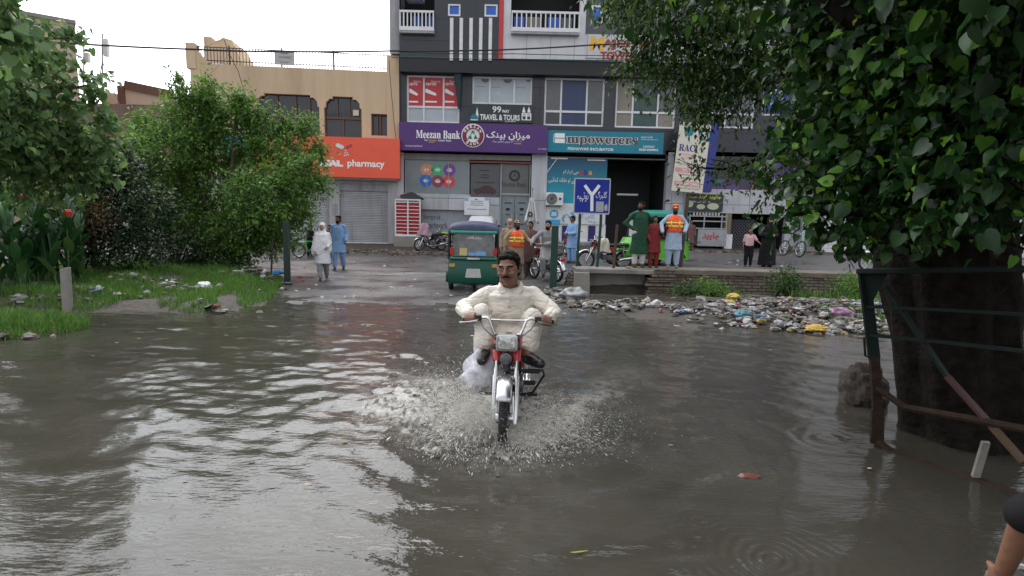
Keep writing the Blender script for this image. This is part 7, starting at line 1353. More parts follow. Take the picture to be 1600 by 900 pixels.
for px, py, Y, r, n, sz in ((1250, 215, 4.7, .18, 11, .10), (1300, 175, 4.6, .3, 26, .105), (1380, 90, 4.3, .42, 80, .115), (1470, 120, 4.0, .45, 90, .12), (1560, 60, 3.7, .45, 80, .12), (1350, 250, 4.5, .36, 60, .11), (1430, 230, 4.1, .4, 80, .11), (1540, 190, 3.8, .42, 80, .115), (1290, 275, 4.6, .22, 26, .10), (1255, 325, 4.5, .11, 11, .09), (1325, 325, 4.3, .18, 24, .10), (1400, 285, 4.15, .26, 40, .105), (1490, 262, 3.9, .33, 56, .11), (1580, 240, 3.6, .32, 50, .115),
        (1340, 20, 4.6, .45, 80, .115), (1450, -10, 4.2, .5, 100, .12), (1570, -60, 3.6, .5, 80, .12), (1280, 60, 5.0, .35, 40, .105), (1215, 215, 5.2, .12, 8, .09), (1600, 395, 3.5, .12, 8, .10), (1370, 372, 4.15, .09, 7, .09), (1335, 385, 4.4, .08, 5, .09), (1300, 362, 4.5, .10, 8, .09), (1385, 400, 4.2, .07, 4, .09),
        (1330, 120, 6.2, .6, 110, .12), (1420, 150, 6.0, .8, 170, .13), (1540, 120, 5.8, .8, 170, .13), (1640, 200, 5.4, .8, 130, .13), (1385, 270, 5.6, .34, 46, .12), (1480, 270, 5.4, .45, 90, .12), (1600, 290, 5.2, .45, 80, .12), (1310, 10, 6.5, .7, 110, .12), (1450, 0, 6.2, .9, 170, .13), (1600, 10, 5.8, .8, 120, .13)):
    cl.append((V3(px, py, Y), (r, r, r * .8), n, 7, .34, sz, .55))
for x, y, z, r, n in ((2.6, 2.9, 3.6, 1.0, 150), (3.4, 2.0, 3.4, 1.0, 130), (2.0, 4.2, 4.3, 1.1, 170), (3.6, 4.4, 4.6, 1.3, 220), (1.6, 5.6, 4.6, 1.1, 150), (3.0, 6.2, 5.0, 1.4, 220), (4.8, 5.4, 4.2, 1.3, 200), (4.6, 3.6, 3.4, 1.1, 150), (2.4, 1.0, 3.6, 1.0, 120), (5.4, 6.8, 4.6, 1.3, 160), (4.0, 4.6, 6.0, 1.7, 260), (2.2, 5.4, 6.2, 1.5, 200), (5.2, 5.2, 2.7, .8, 120), (3.9, 2.2, 2.3, .6, 70)):
    cl.append((np.array((x, y, z)), (r, r, r * .7), n, 8, .45, .15, .5))  # unseen overhead foliage, added to block the sky and darken the crown below
P_, A_, S_ = [], [], []; q = MB(O_)
for (c, r, n, per, ln, sz, droop) in cl:
    p, a, b, dr = twigs(rg, c, r, n, per, ln, droop, .04); P_.append(p); A_.append(a); S_.append(sz * rg.uniform(.55, 1.2, len(p)))
    for k in range(0, n, 4): e = b[k] + dr[k] * ln * .8; q.tube([Vector(b[k] - dr[k] * ln * .4).lerp(Vector(c), .3), Vector(b[k]), Vector(e)], [.008, .006, .003], 4, cap=False)
p = np.concatenate(P_); a = np.concatenate(A_); sz = np.concatenate(S_) * rg.uniform(.45, 1.0, sum(map(len, S_)))
kp = (p[:, 2] > 1.56 + .3 * (vnoise(p[:, 0] * 3, p[:, 1] * 3, 5, 2) - .5)) | (rg.uniform(size=len(p)) < .035); p, a, sz = p[kp], a[kp], sz[kp]
up = rg.normal(size=(len(p), 3)) * .6 + np.array([0, -.3, .8])
lit = rg.uniform(size=len(p)) < np.where(rg.uniform(size=len(p)) < .5, .0, .26)
cr_ = leaves('crown', HEART, p[~lit], a[~lit], up[~lit], sz[~lit], HL, t, O_); leaves('lit_leaves', HEART, p[lit] + np.array([0, -.06, .02]), a[lit], up[lit], sz[lit] * .8, HLIT, t, O_); q.build('twigs', BARK, cr_, smooth=0)
# ---- second tree beyond it: small feathery leaves reaching over the buildings' signs
cl = []
for px, py, Y, r, n in ((985, 8, 9.2, .32, 60), (1030, 45, 9, .42, 100), (1000, 100, 9.2, .22, 40), (1090, 20, 9, .55, 150), (1060, 110, 9, .40, 90), (1120, 130, 8.8, .45, 120), (1090, 180, 8.8, .2, 26), (1150, 60, 8.8, .6, 170), (1170, 125, 8.6, .32, 40), (1140, 262, 8.5, .2, 20), (1190, 266, 8.4, .18, 16), (1088, 262, 8.6, .12, 8), (1220, 60, 8.6, .7, 180), (1225, 235, 8.4, .15, 9), (960, -20, 9.4, .35, 50), (1060, -40, 9.2, .6, 120), (1180, -40, 9, .7, 160), (1212, 300, 8.3, .14, 14), (1275, 215, 8.4, .32, 34), (1320, 130, 8.6, .9, 160), (1400, 100, 9, 1.0, 170), (1320, 0, 9, 1.0, 170)):
    cl.append((V3(px, py, Y), (r, r, r * .75), n, 11, .34, .085, .5))
b0 = (7.3, 9.9, -.1)
tree('slender_tree', 'tree with small pointed leaves spreading in front of the tower name', 'tree', b0, ([b0, (7.2, 9.8, 1.2), (6.8, 9.6, 2.6), (6.0, 9.3, 3.8)], [.2, .17, .15, .11]),
     [([(6.8, 9.6, 2.6), tuple(V3(1250, 120, 8.8)), tuple(V3(1150, 90, 8.9)), tuple(V3(1030, 60, 9))], [.1, .07, .05, .02]), ([(6.8, 9.6, 2.5), tuple(V3(1260, 210, 8.5)), tuple(V3(1150, 265, 8.5)), tuple(V3(1090, 262, 8.6))], [.06, .04, .025, .01]), ([(6.0, 9.3, 3.8), tuple(V3(1200, -20, 9)), tuple(V3(1060, -20, 9.2)), tuple(V3(970, 0, 9.3))], [.09, .06, .04, .015])], cl, OVAL, SL, BARK, 21)
# ---- bushy tree on the bank
cl = []
for px, py, r, n in ((300, 190, .75, 130), (360, 210, .9, 190), (430, 240, .75, 150), (260, 240, .8, 150), (470, 270, .5, 80), (330, 290, 1.0, 230), (410, 310, .85, 190), (250, 310, .7, 130), (460, 330, .45, 70), (300, 350, .7, 140), (380, 360, .7, 140), (430, 370, .4, 60), (290, 155, .22, 24), (325, 150, .28, 30), (375, 160, .3, 34), (400, 180, .3, 36), (475, 200, .3, 34), (440, 195, .26, 26), (230, 200, .4, 60), (495, 235, .22, 24), (280, 125, .12, 9), (330, 130, .1, 7), (500, 290, .2, 16), (350, 395, .5, 70), (215, 260, .4, 50)):
    for k in range(1): cl.append((V3(px, py, 17.6 + RNG.uniform(-.9, .9)), (r, r * 1.1, r * .85), int(n * 2.1), 12, .42, .125, .15))
b0 = tuple(np.array((*V3(368, 425, 17.6)[:2], Tz(-8, 17.4) - .1)))
tree('bushy_tree', 'bright green bushy tree on the bank in front of the pharmacy', 'tree', b0, ([b0, (b0[0] + .03, 17.6, .9), tuple(V3(360, 320, 17.6))], [.16, .13, .09]), [([(b0[0] + .03, 17.6, .7), tuple(V3(310, 300, 17.4)), tuple(V3(290, 180, 17.6))], [.09, .06, .02]), ([(b0[0] + .03, 17.6, .8), tuple(V3(420, 300, 17.7)), tuple(V3(460, 230, 17.6))], [.09, .06, .02]), ([tuple(V3(360, 320, 17.6)), tuple(V3(365, 230, 17.6)), tuple(V3(370, 165, 17.6))], [.09, .05, .02])], cl, OVAL, BL, TWIG, 31, twig_r=.009)
# ---- left leafy tree
cl = []
for px, py, Y, r, n in ((20, 60, 10.5, .4, 26), (70, 100, 11, .4, 26), (20, 140, 10.5, .45, 36), (108, 45, 11.3, .16, 10), (60, 45, 11, .25, 10), (60, 175, 11, .5, 50), (115, 150, 11.3, .32, 24), (20, 225, 10.8, .5, 70), (90, 230, 11.3, .55, 80), (145, 225, 11.5, .32, 36), (150, 120, 11.5, .16, 9), (160, 180, 11.6, .2, 14), (100, 105, 11.4, .2, 10), (-40, 100, 10, .6, 60), (-40, 200, 10, .7, 80), (40, 280, 11.3, .45, 56), (120, 270, 11.6, .36, 40)):
    cl.append((V3(px, py, Y), (r, r, r * .8), n, 8, .36, .115, .5))
for px, py, Y, r, n in ((5, 15, 5.6, .16, 14), (20, 45, 5.8, .1, 7), (-20, 60, 5.5, .2, 14)): cl.append((V3(px, py, Y), (r, r, r * .8), n, 6, .25, .11, .6))
b0 = tuple((*V3(-25, 420, 11.2)[:2], .05))
tree('leafy_tree', 'tall leafy tree with heart shaped leaves against the sky above the canna clump', 'tree', b0, ([b0, (b0[0] + .1, 11.2, 1.2), tuple(V3(-10, 180, 10.8)), tuple(V3(0, 20, 10.6))], [.2, .17, .13, .08]), [([tuple(V3(-12, 190, 10.8)), tuple(V3(60, 150, 11)), tuple(V3(150, 130, 11.4))], [.06, .04, .012]), ([tuple(V3(-12, 120, 10.7)), tuple(V3(40, 60, 10.8)), tuple(V3(110, 60, 11.2))], [.06, .04, .012]), ([tuple(V3(-10, 260, 11)), tuple(V3(70, 250, 11.2)), tuple(V3(150, 220, 11.5))], [.07, .05, .015]), ([tuple(V3(0, 60, 10.6)), tuple(V3(-60, 20, 8)), tuple(V3(5, 20, 5.7))], [.06, .04, .01])], cl, HEART, LL, TWIG, 41)
# ---- dark thicket between them
def shrub(name, label, base, clusters, tpl, mat, seed, cat='shrub', sz=.1, per=9, ln=.4, droop=.2, stems=5):
    rg = np.random.default_rng(seed); o = Vector(base); t = thing(name, label, cat, base); q = MB(o)
    for k in range(stems): c = clusters[k % len(clusters)][0]; a = Vector((base[0] + rg.uniform(-.3, .3), base[1] + rg.uniform(-.2, .2), base[2] - .15)); q.tube([a, a.lerp(Vector(c), .5) + Vector((rg.uniform(-.15, .15), 0, .1)), Vector(c)], [.035, .025, .01], 6)
    q.build('stems', BARK, t, smooth=60); P_, A_, S_ = [], [], []
    for c, r, n in clusters: p, a, b, dr = twigs(rg, c, r, int(n * 1.7), per, ln, droop); P_.append(p); A_.append(a); S_.append(sz * rg.uniform(.6, 1.25, len(p)))
    p = np.concatenate(P_); a = np.concatenate(A_); up = rg.normal(size=(len(p), 3)) * .6 + np.array([0, -.2, 1.]); leaves('foliage', tpl, p, a, up, np.concatenate(S_), mat, t, base); return t
def cs(L_, Y): return [(V3(px, py, Y + RNG.uniform(-.4, .4)), (r, r, r * .85), n) for px, py, r, n in L_]
def gb(px, Y): x = V3(px, 400, Y)[0]; return (x, Y, Tz(x, Y) - .03)
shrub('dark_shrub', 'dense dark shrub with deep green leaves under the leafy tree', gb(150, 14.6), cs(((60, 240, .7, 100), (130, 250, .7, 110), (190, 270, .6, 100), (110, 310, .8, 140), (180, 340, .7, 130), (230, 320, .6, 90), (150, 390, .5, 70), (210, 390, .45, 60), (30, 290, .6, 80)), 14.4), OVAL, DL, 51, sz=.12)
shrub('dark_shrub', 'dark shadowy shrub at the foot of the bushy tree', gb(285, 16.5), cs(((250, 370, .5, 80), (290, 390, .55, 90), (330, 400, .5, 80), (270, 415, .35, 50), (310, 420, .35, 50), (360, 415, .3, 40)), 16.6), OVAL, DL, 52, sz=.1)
shrub('russet_shrub', 'russet leaved shrub between the canna clump and the dark shrub', gb(105, 13.6), cs(((80, 285, .4, 60), (115, 300, .45, 70), (140, 330, .35, 50), (120, 370, .35, 50), (70, 320, .4, 50)), 13.5), OVAL, OL, 53, sz=.09)
# canna clump: long blades and red flowers
base = gb(40, 12.2); t = thing('canna_clump', 'clump of tall broad leaved canna with red flowers at the bank', 'plant', base); rg = np.random.default_rng(61); o = np.array(base)
CAN = (np.array([(0, 0, 0), (-.11, .25, .04), (-.15, .5, .05), (-.09, .8, -.02), (0, 1, -.2), (.09, .8, -.02), (.15, .5, .05), (.11, .25, .04), (0, .25, -.01), (0, .5, .0), (0, .8, -.07)], float), np.array([(0, 8, 1, 1), (8, 9, 2, 1), (9, 10, 3, 2), (10, 4, 3, 3), (0, 7, 8, 8), (7, 6, 9, 8), (6, 5, 10, 9), (5, 4, 10, 10)]))
n = 34; sx = base[0] + rg.uniform(-1.1, .75, n); sy = base[1] + rg.uniform(-.5, .7, n); hs = rg.uniform(1.0, 1.9, n); pos, ax, szz = [], [], []; q = MB(base)
for i in range(n):
    z0 = Tz(sx[i], sy[i]) - .1; tp = Vector((sx[i] + rg.uniform(-.15, .15), sy[i] + rg.uniform(-.15, .15), z0 + hs[i])); q.tube([(sx[i], sy[i], z0), tp], [.018, .01], 6)
    for k in range(7): f = .12 + .13 * k; a = rg.uniform(0, 6.28); pos.append(np.array((sx[i], sy[i], z0)) * (1 - f) + np.array(tp) * f); ax.append((math.cos(a) * .6, math.sin(a) * .6 - .1, 1.0)); szz.append(rg.uniform(.4, .68))
q.build('stems', M('canna_stem', (.06, .14, .04), .5), t)
pos = np.array(pos); ax = np.array(ax); up = np.cross(np.cross(ax, np.array([0, 0, 1.])), ax) + rg.normal(size=pos.shape) * .1
leaves('foliage', CAN, pos, ax, up, np.array(szz), Mleaf('canna_leaves', (.012, .05, .014), (.04, .12, .035), (.10, .18, .05), rough=.35, trans=.2), t, base)
for px, py in ((12, 285), (42, 281), (40, 308), (64, 308), (66, 313), (106, 334)):
    c = P(px, py, 12.0); q = MB(base)
    for k in range(9): a = rg.uniform(0, 6.28); d = Vector((math.cos(a) * .06, math.sin(a) * .05, rg.uniform(-.05, .08))); q.ell(c + d, (.035, .03, .045), n=7, m=5)
    q.build('flower', M('red_petals', (.70, .05, .03), .5), t)
# weeds by the drain wall
for k, (px, py, r, n, Y) in enumerate(((1072, 458, .32, 50, 15.2), (1112, 455, .34, 60, 15.4), (1225, 440, .36, 60, 15.7), (1330, 452, .42, 80, 14.8), (1258, 468, .22, 30, 15), (1145, 470, .2, 26, 14.8), (1305, 462, .22, 30, 14.6))):
    x = V3(px, py, Y)[0]; lab = ('low weed clump nearest the culvert under the wall', 'tall weed clump beside the culvert weeds', 'weed clump climbing the middle of the drain wall', 'pale green weed clump near the tree guard', 'small weed clump below the climbing one', 'small weed clump among the first rubbish', 'small weed clump beside the pale green one')[k]
    shrub('weed_clump', lab, (x, Y, Tz(x, Y)), [(V3(px, py, Y), (r, r * .7, r * .75), n), (V3(px + 12, py + 8, Y), (r * .7, r * .6, r * .6), n // 2)], OVAL, BL if k in (3, 1, 5) else SL, 70 + k, 'plant', .085, 8, .2, .0, 4)
# ================================================================ TREE GUARD, BOULDER, RUBBISH, LITTER, SPRAY
def gy(px): return 4.7 - (px - 1350) / 250 * 1.0
def gp(px, py): return P(px, py, gy(px))
GD = M('guard_dark_green', (.003, .011, .009), .65, spec=.2, var=.5, stain=.6, scale=9); RS2 = M('guard_rust', (.032, .019, .013), .85, spec=.2, var=.45, scale=14, stain=.5, bump=.5)
g0 = gp(1368, 690); t = thing('tree_guard', 'leaning rusty steel guard of dark green bars round the big tree', 'barrier', g0)
q = MB(g0); q.beam(gp(1349, 420), gp(1366, 560), .085, .03, up=(0, 1, 0)); q.build('post', GD, t, bevel=.004); q = MB(g0); q.beam(gp(1366, 558), gp(1371, 640), .075, .032, up=(0, 1, 0)); q.beam(gp(1371, 638), gp(1370, 692), .1, .03, up=(0, 1, 0)); q.build('post_foot', RS2, t, bevel=.004)
q = MB(g0); q.tube([gp(1370, 690), gp(1390, 706), gp(1440, 722), gp(1520, 752), gp(1620, 790), gp(1700, 800)], [.035, .04, .04, .045, .045, .04], 8); q.build('bottom_rail', RS2, t)
q = MB(g0); q.beam(gp(1346, 424), gp(1700, 419), .11, .04, up=(0, 0, 1)); q.build('top_rail', GD, t, bevel=.006)
for pts, w_, m_ in ((((1352, 479), (1470, 484), (1700, 497)), .052, GD), (((1356, 523), (1470, 534), (1700, 560)), .056, GD)):
    q = MB(g0); V = [gp(*p) for p in pts]; [q.beam(a, b, w_, .02) for a, b in zip(V, V[1:])]; q.build('bar', m_, t)
q = MB(g0); q.tube([gp(1369, 606), gp(1385, 616), gp(1412, 636), gp(1450, 643), gp(1520, 655), gp(1700, 690)], .026, 8); q.build('bent_rod', RS2, t)
q = MB(g0); q.beam(gp(1384, 448), gp(1480, 588), .06, .02); q.build('diagonal_brace', GD, t); q = MB(g0); q.beam(gp(1480, 588), gp(1552, 668), .06, .021); q.build('diagonal_brace', M('red_flaked_paint', (.05, .012, .010), .7, stain=.6, scale=12), t); q = MB(g0); q.beam(gp(1552, 668), gp(1600, 722), .062, .022); q.build('diagonal_brace', M('ochre_rust', (.075, .042, .017), .8, stain=.4, scale=12), t)
q = MB(g0); a, b, c = gp(1346, 424), gp(1385, 424), gp(1354, 482); y_ = Vector((0, -.03, 0)); q.add([a + y_, b + y_, c + y_, a - y_, b - y_, c - y_], [(0, 1, 2), (5, 4, 3), (0, 3, 4, 1), (1, 4, 5, 2), (2, 5, 3, 0)]); q.build('gusset_plate', GD, t)
q = MB(g0); q.tube([gp(1363, 528), gp(1350, 528), gp(1352, 556), gp(1366, 561)], .009, 6); q.build('latch', RS2, t)
q = MB(g0); q.box(-.02, .02, -.04, .0, -.05, .12); q.v = [tuple(Vector(v)) for v in q.v]; q = MB(g0); q.beam(gp(1519, 742) + Vector((0, -.03, 0)), gp(1535, 688) + Vector((0, -.03, 0)), .045, .03); q.build('marker_stake', M('flaking_white_paint', (.26, .24, .21), .8, stain=.8, scale=16), t)
# boulder
def lump(mb, c, r, seed, n=14, m=10, amp=.25, sq=(1, 1, 1), f=1.6):
    c = Vector(c); vs = []
    for i in range(m + 1):
        th = math.pi * i / m
        for j in range(n):
            a = 2 * math.pi * j / n; d = Vector((math.sin(th) * math.cos(a), math.sin(th) * math.sin(a), math.cos(th))); k = 1 + amp * noise.noise(d * f + Vector((seed * 3.1, seed * 1.7, 0))) + amp * .5 * noise.noise(d * f * 2.7 + Vector((0, seed * 2.3, 5))); vs.append(c + Vector((d.x * sq[0], d.y * sq[1], d.z * sq[2])) * r * k)
    mb.add(vs, [(i * n + j, (i + 1) * n + j, (i + 1) * n + (j + 1) % n, i * n + (j + 1) % n) for i in range(m) for j in range(n)])
b = G(1356, 632, 0); q = MB(b); lump(q, b + Vector((0, .1, .1)), .26, 3, 40, 28, .4, (.9, .9, 1.0), 1.3); tag(q.build('boulder', M('mud_stone', (.055, .042, .034), .9, var=.5, scale=9, bump=1., bscale=14, stain=.3), loc=b, smooth=0), 'dark muddy boulder standing in the water beside the tree guard', 'rock')
# rubbish: crumpled bags, sheets, cartons, bottles, clods
RUB_C = [(.62, .61, .60), (.55, .54, .52), (.42, .41, .40), (.30, .28, .26), (.20, .17, .14), (.12, .10, .08), (.07, .06, .05), (.45, .36, .24), (.10, .22, .40), (.45, .10, .09), (.10, .28, .14), (.55, .45, .12), (.16, .13, .10), (.60, .62, .66)]
RUB_M = [M('rubbish_%s' % n, tuple(x * .72 + .008 for x in c), .55, var=.5, scale=14, bump=.4, bscale=40, stain=.6) for n, c in zip(('white', 'offwhite', 'grey', 'dun', 'brown', 'umber', 'black', 'card', 'blue', 'red', 'green', 'yellow', 'earth', 'pale'), RUB_C)]
WTS = [8, 7, 9, 12, 13, 12, 8, 5, 1, 1.2, 1, 1, 20, 3]
def rubbish(name, label, spots, seed, lo=.03, hi=.12):
    rg = random.Random(seed); q = MB()
    for (x, y, sx, sy, n, h) in spots:
        for _ in range(n):
            X_ = x + rg.gauss(0, sx); Y_ = y + rg.gauss(0, sy); z = max(-.02, Tz(X_, Y_)) ; e = math.exp(-((X_ - x) / (sx * 1.5)) ** 2 - ((Y_ - y) / (sy * 1.5)) ** 2); z += rg.uniform(0, h) * e
            if Y_ > WALL_Y - .15: continue
            r = rg.uniform(lo, hi) * (.6 if rg.random() < .5 else 1); q.mat(rg.choices(range(14), WTS)[0]); k = rg.random()
            if k < .8: lump(q, (X_, Y_, z + r * .3), r, rg.uniform(0, 50), 10, 7, .65, (rg.uniform(.7, 1.6), rg.uniform(.6, 1.3), rg.uniform(.35, .8)), 1.9)
            elif k < .86: q.box(X_ - r, X_ + r, Y_ - r * .7, Y_ + r * .7, z, z + r * rg.uniform(.15, .9), rot=Euler((rg.uniform(-.6, .6), rg.uniform(-.6, .6), rg.uniform(0, 3.1))).to_matrix())
            elif k < .92: d = Vector((rg.uniform(-1, 1), rg.uniform(-1, 1), rg.uniform(-.2, .3))).normalized() * r * 1.3; q.tube([Vector((X_, Y_, z + r * .3)) - d, Vector((X_, Y_, z + r * .3)) + d * .5, Vector((X_, Y_, z + r * .3)) + d * .8, Vector((X_, Y_, z + r * .3)) + d], [r * .33, r * .33, r * .12, r * .12], 8)
            else:
                rt_ = Euler((rg.uniform(-.5, .5), rg.uniform(-.5, .5), rg.uniform(0, 6.2))).to_matrix(); g = [[Vector((X_, Y_, z + r * .25)) + rt_ @ Vector(((i / 4 - .5) * r * 2.6, (j / 3 - .5) * r * 2, .5 * r * noise.noise(Vector((i * .9, j * .9, X_ * 9))))) for j in range(4)] for i in range(5)]; q.loft(g, cap=False, closed=False)
    return tag(q.build(name, RUB_M, smooth=40), label, 'rubbish', kind='stuff')
def sp(px, py, Y, sx, sy, n, h): return (P(px, py, Y).x, Y, sx, sy, n, h)
rubbish('rubbish_heap', 'long strip of mixed rubbish washed along the muddy edge of the drain', [sp(868, 458, 14.8, .22, .35, 82, 0.110), sp(885, 470, 13.8, .25, .4, 94, 0.100), sp(925, 480, 12.9, .3, .3, 82, 0.060), sp(960, 485, 12.4, .4, .25, 82, 0.040), sp(1000, 490, 12.0, .4, .2, 47, 0.025),
    sp(1110, 488, 11.8, .5, .45, 129, 0.070), sp(1170, 480, 12.2, .6, .6, 176, 0.125), sp(1240, 480, 12, .6, .6, 200, 0.150), sp(1310, 478, 12, .6, .7, 223, 0.170), sp(1370, 485, 11.6, .6, .7, 176, 0.150), sp(1180, 500, 10.9, .6, .3, 129, 0.050), sp(1260, 505, 10.6, .6, .35, 176, 0.060), sp(1340, 510, 10.3, .6, .35, 176, 0.070), sp(1440, 500, 10.5, .9, .6, 141, 0.100), sp(1590, 500, 10.5, .8, .7, 141, 0.125)], 5, .018, .085)
rubbish('bank_rubbish', 'small dump of rubbish scattered on the grassy bank', [sp(268, 455, 12.6, .3, .25, 60, .12), sp(400, 436, 15.3, .35, .3, 60, .3), sp(318, 455, 12.6, .12, .1, 6, .05), sp(150, 470, 11.4, .3, .2, 26, .06), sp(210, 445, 13, .5, .3, 30, .06), sp(345, 485, 10.7, .35, .08, 14, .03), sp(70, 480, 10.9, .4, .12, 12, .02), sp(30, 532, 8.0, .35, .12, 6, .02)], 6, .03, .1)
def rubble(name, label, n, seed, fn, mats, lo, hi, cat='rubble'):
    rg = random.Random(seed); q = MB()
    for _ in range(n):
        x, y = fn(rg); r = rg.uniform(lo, hi) * rg.uniform(.5, 1); q.mat(rg.randrange(len(mats))); lump(q, (x, y, Tz(x, y) + r * .15), r, rg.uniform(0, 60), 8, 5, .7, (rg.uniform(.8, 1.4), 1, rg.uniform(.4, .8)), 1.7)
    return tag(q.build(name, mats, smooth=30), label, cat, kind='stuff')
EARTH = [M('clod_brown', (.085, .064, .048), .95, var=.4, scale=12, bump=.6), M('clod_grey', (.17, .15, .13), .95, var=.4, scale=12), M('clod_dark', (.045, .036, .028), .95, var=.4, scale=12), M('brick_bit', (.12, .08, .06), .9, var=.3)]
def band(rg):
    x = rg.uniform(-12, 14); y = 27.5 + rg.gauss(0, .35) + .5 * math.sin(x * .9) * .5
    if rg.random() < .45: x = rg.choice((-7, -5.3, -4.2, 3.4, 5.4, 7.2, 9, 11)) + rg.gauss(0, .7)
    return x, y
rubble('roadside_rubble', 'band of broken earth and rubble along the far side of the street', 2400, 9, band, EARTH, .03, .12)
def scat(rg):
    y = 13 + 14 * rg.random() ** 1.3; return rg.uniform(-6.2, 1.3) if y < 18 else rg.uniform(-9, 9), y
rubble('road_litter', 'bits of paper and plastic scattered over the wet road', 150, 10, scat, [RUB_M[0], RUB_M[1], RUB_M[2], RUB_M[9]], .02, .075, 'litter')
rgl = random.Random(12); q = MB()
for _ in range(60):
    y = 3.6 + 9 * rgl.random(); x = rgl.uniform(-.75, .75) * y; r = rgl.uniform(.004, .014) * (1 + y * .08); q.mat(rgl.randrange(4)); lump(q, (x, y, .006), r, rgl.uniform(0, 50), 7, 4, .6, (1.6, 1, .3))
tag(q.build('floating_litter', [RUB_M[0], RUB_M[5], RUB_M[7], M('leaf_bit', (.20, .17, .04), .6)], smooth=30), 'specks of litter and leaf floating on the flood water', 'litter', kind='stuff')
def bag(label, px, py, Y, r, mat, seed, sq=(1.2, .9, .7)):
    p = P(px, py, Y); c = Vector((p.x, Y, max(0, Tz(p.x, Y)))); q = MB(c); z_ = max(c.z + r * .5, p.z); lump(q, (c.x, Y, z_), r, seed, 30, 20, .5, sq, 1.25); tag(q.build('plastic_bag', mat, loc=c, smooth=70), label, 'bag')
bag('yellow plastic bag lying at the water edge of the rubbish', 1276, 516, 10.0, .13, M('bag_yellow', (.55, .34, .03), .4, bump=.6, bscale=20), 3, (1.5, .9, .5)); bag('pink and purple plastic bag high on the rubbish', 1316, 490, 11, .14, M('bag_pink', (.36, .17, .30), .35, bump=.8, bscale=16, var=.5, scale=9), 8, (1.5, .8, .8)); bag('teal plastic bag near the water edge of the rubbish', 1160, 500, 10.9, .13, M('bag_teal', (.04, .16, .20), .4, bump=.8, bscale=18), 12); bag('mustard yellow bag below the low weeds at the wall', 1146, 464, 13, .11, M('bag_mustard', (.50, .36, .05), .5, bump=.6), 14); bag('large grey plastic bag on the rubbish beside the culvert', 896, 466, 13.6, .24, M('bag_grey', (.30, .30, .30), .35, bump=.8, bscale=14, var=.5), 17); bag('crumpled white bag lying in the grass of the bank', 319, 456, 12.5, .14, M('bag_white', (.62, .62, .62), .4, bump=.8, bscale=18), 21); bag('flattened blue bag at the foot of the dark green post', 441, 426, 16, .16, M('bag_blue', (.03, .22, .50), .4, bump=.6), 24, (1.4, .8, .35))
p = G(1170, 744, .01); q = MB(p); lump(q, p, .055, 31, 20, 12, .3, (1.25, .7, .28)); tag(q.build('brick_fragment', M('wet_brick', (.17, .05, .038), .4, var=.3, scale=14), loc=p, smooth=40), 'reddish brick fragment just breaking the water surface', 'brick')
p = G(905, 862, .012); q = MB(p); q.loft([[p + Vector((x, .03 * x * 8 + s_ * w_, .004 * k)) for s_, k in ((-1, 0), (0, 1), (1, 0))] for x, w_ in ((-.045, .001), (-.02, .006), (.01, .006), (.045, .001))], cap=False, closed=False); tag(q.build('leaf', M('leaf_yellow', (.42, .38, .05), .5), loc=p), 'single narrow yellow leaf floating near the bottom', 'leaf')
# spray thrown up by the front wheel: thousands of drops and streaks
rg = np.random.default_rng(17); Wc = np.array((-.035, 4.60, .0)); Ps, Vs, Ss = [], [], []
def jet(n, src, spread, vel, vsp, tmax, size, tpow=1.):
    p0 = np.array(src) + rg.normal(size=(n, 3)) * np.array(spread); v = np.array(vel) + rg.normal(size=(n, 3)) * np.array(vsp); tt_ = tmax * rg.uniform(0, 1, n) ** tpow
    p = p0 + v * tt_[:, None] + np.array([0, 0, -4.9])[None] * (tt_ ** 2)[:, None]; vv = v + np.array([0, 0, -9.8])[None] * tt_[:, None]; k = p[:, 2] > -.02; Ps.append(p[k]); Vs.append(vv[k]); Ss.append(size * .235 * rg.lognormal(0, .55, k.sum()))
jet(18387, Wc + (-.10, .05, .05), (.05, .14, .03), (-1.0, -.5, 1.9), (.55, .5, .75), .42, .0045, .8)
jet(13436, Wc + (-.12, .0, .04), (.06, .08, .02), (-.55, -1.0, 1.7), (.35, .5, .6), .36, .0055, .7)
jet(14851, Wc + (.10, .05, .03), (.05, .14, .02), (1.5, -.35, 1.15), (.6, .45, .5), .34, .0045, .8)
jet(9193, Wc + (.05, -.06, .02), (.05, .05, .02), (.5, -1.4, .9), (.5, .5, .4), .26, .005, .8)
jet(12729, Wc + (-.30, .5, .03), (.12, .3, .02), (-1.3, .1, 1.3), (.6, .6, .5), .34, .004, .8)
jet(7779, Wc + (.30, .45, .02), (.1, .25, .02), (1.3, .1, .9), (.6, .5, .35), .26, .004, .8)
jet(10608, Wc + (-.55, .9, .02), (.3, .45, .02), (-.6, .2, .8), (.5, .5, .35), .24, .0038)
jet(5304, Wc + (.5, .5, .01), (.35, .4, .01), (.5, .0, .5), (.5, .4, .25), .16, .0036)
jet(2475, Wc + (-.2, .5, .03), (.3, .4, .02), (-1.6, -.1, 2.2), (.9, .6, .5), .5, .003)
p = np.concatenate(Ps); v = np.concatenate(Vs); sz = np.concatenate(Ss); spd = np.linalg.norm(v, axis=1, keepdims=True); ax = v / (spd + 1e-6); ln = sz[:, None] * (1.2 + 1.1 * spd)
x_, d_, z_ = orient(ax, rg.normal(size=p.shape)); w_ = sz[:, None]; n = len(p)
V = np.stack([p - ax * ln, p + x_ * w_, p + z_ * w_, p - x_ * w_, p - z_ * w_, p + ax * ln * .7], 1).reshape(-1, 3); i = np.arange(n)[:, None] * 6
F = np.concatenate([i + f for f in ([0, 2, 1], [0, 3, 2], [0, 4, 3], [0, 1, 4], [5, 1, 2], [5, 2, 3], [5, 3, 4], [5, 4, 1])], 0)
m, tt2, b = new_mat('spray_water'); b.inputs['Base Color'].default_value = (.66, .635, .575, 1); b.inputs['Roughness'].default_value = .2; b.inputs['IOR'].default_value = 1.33; b.inputs['Transmission Weight'].default_value = .12
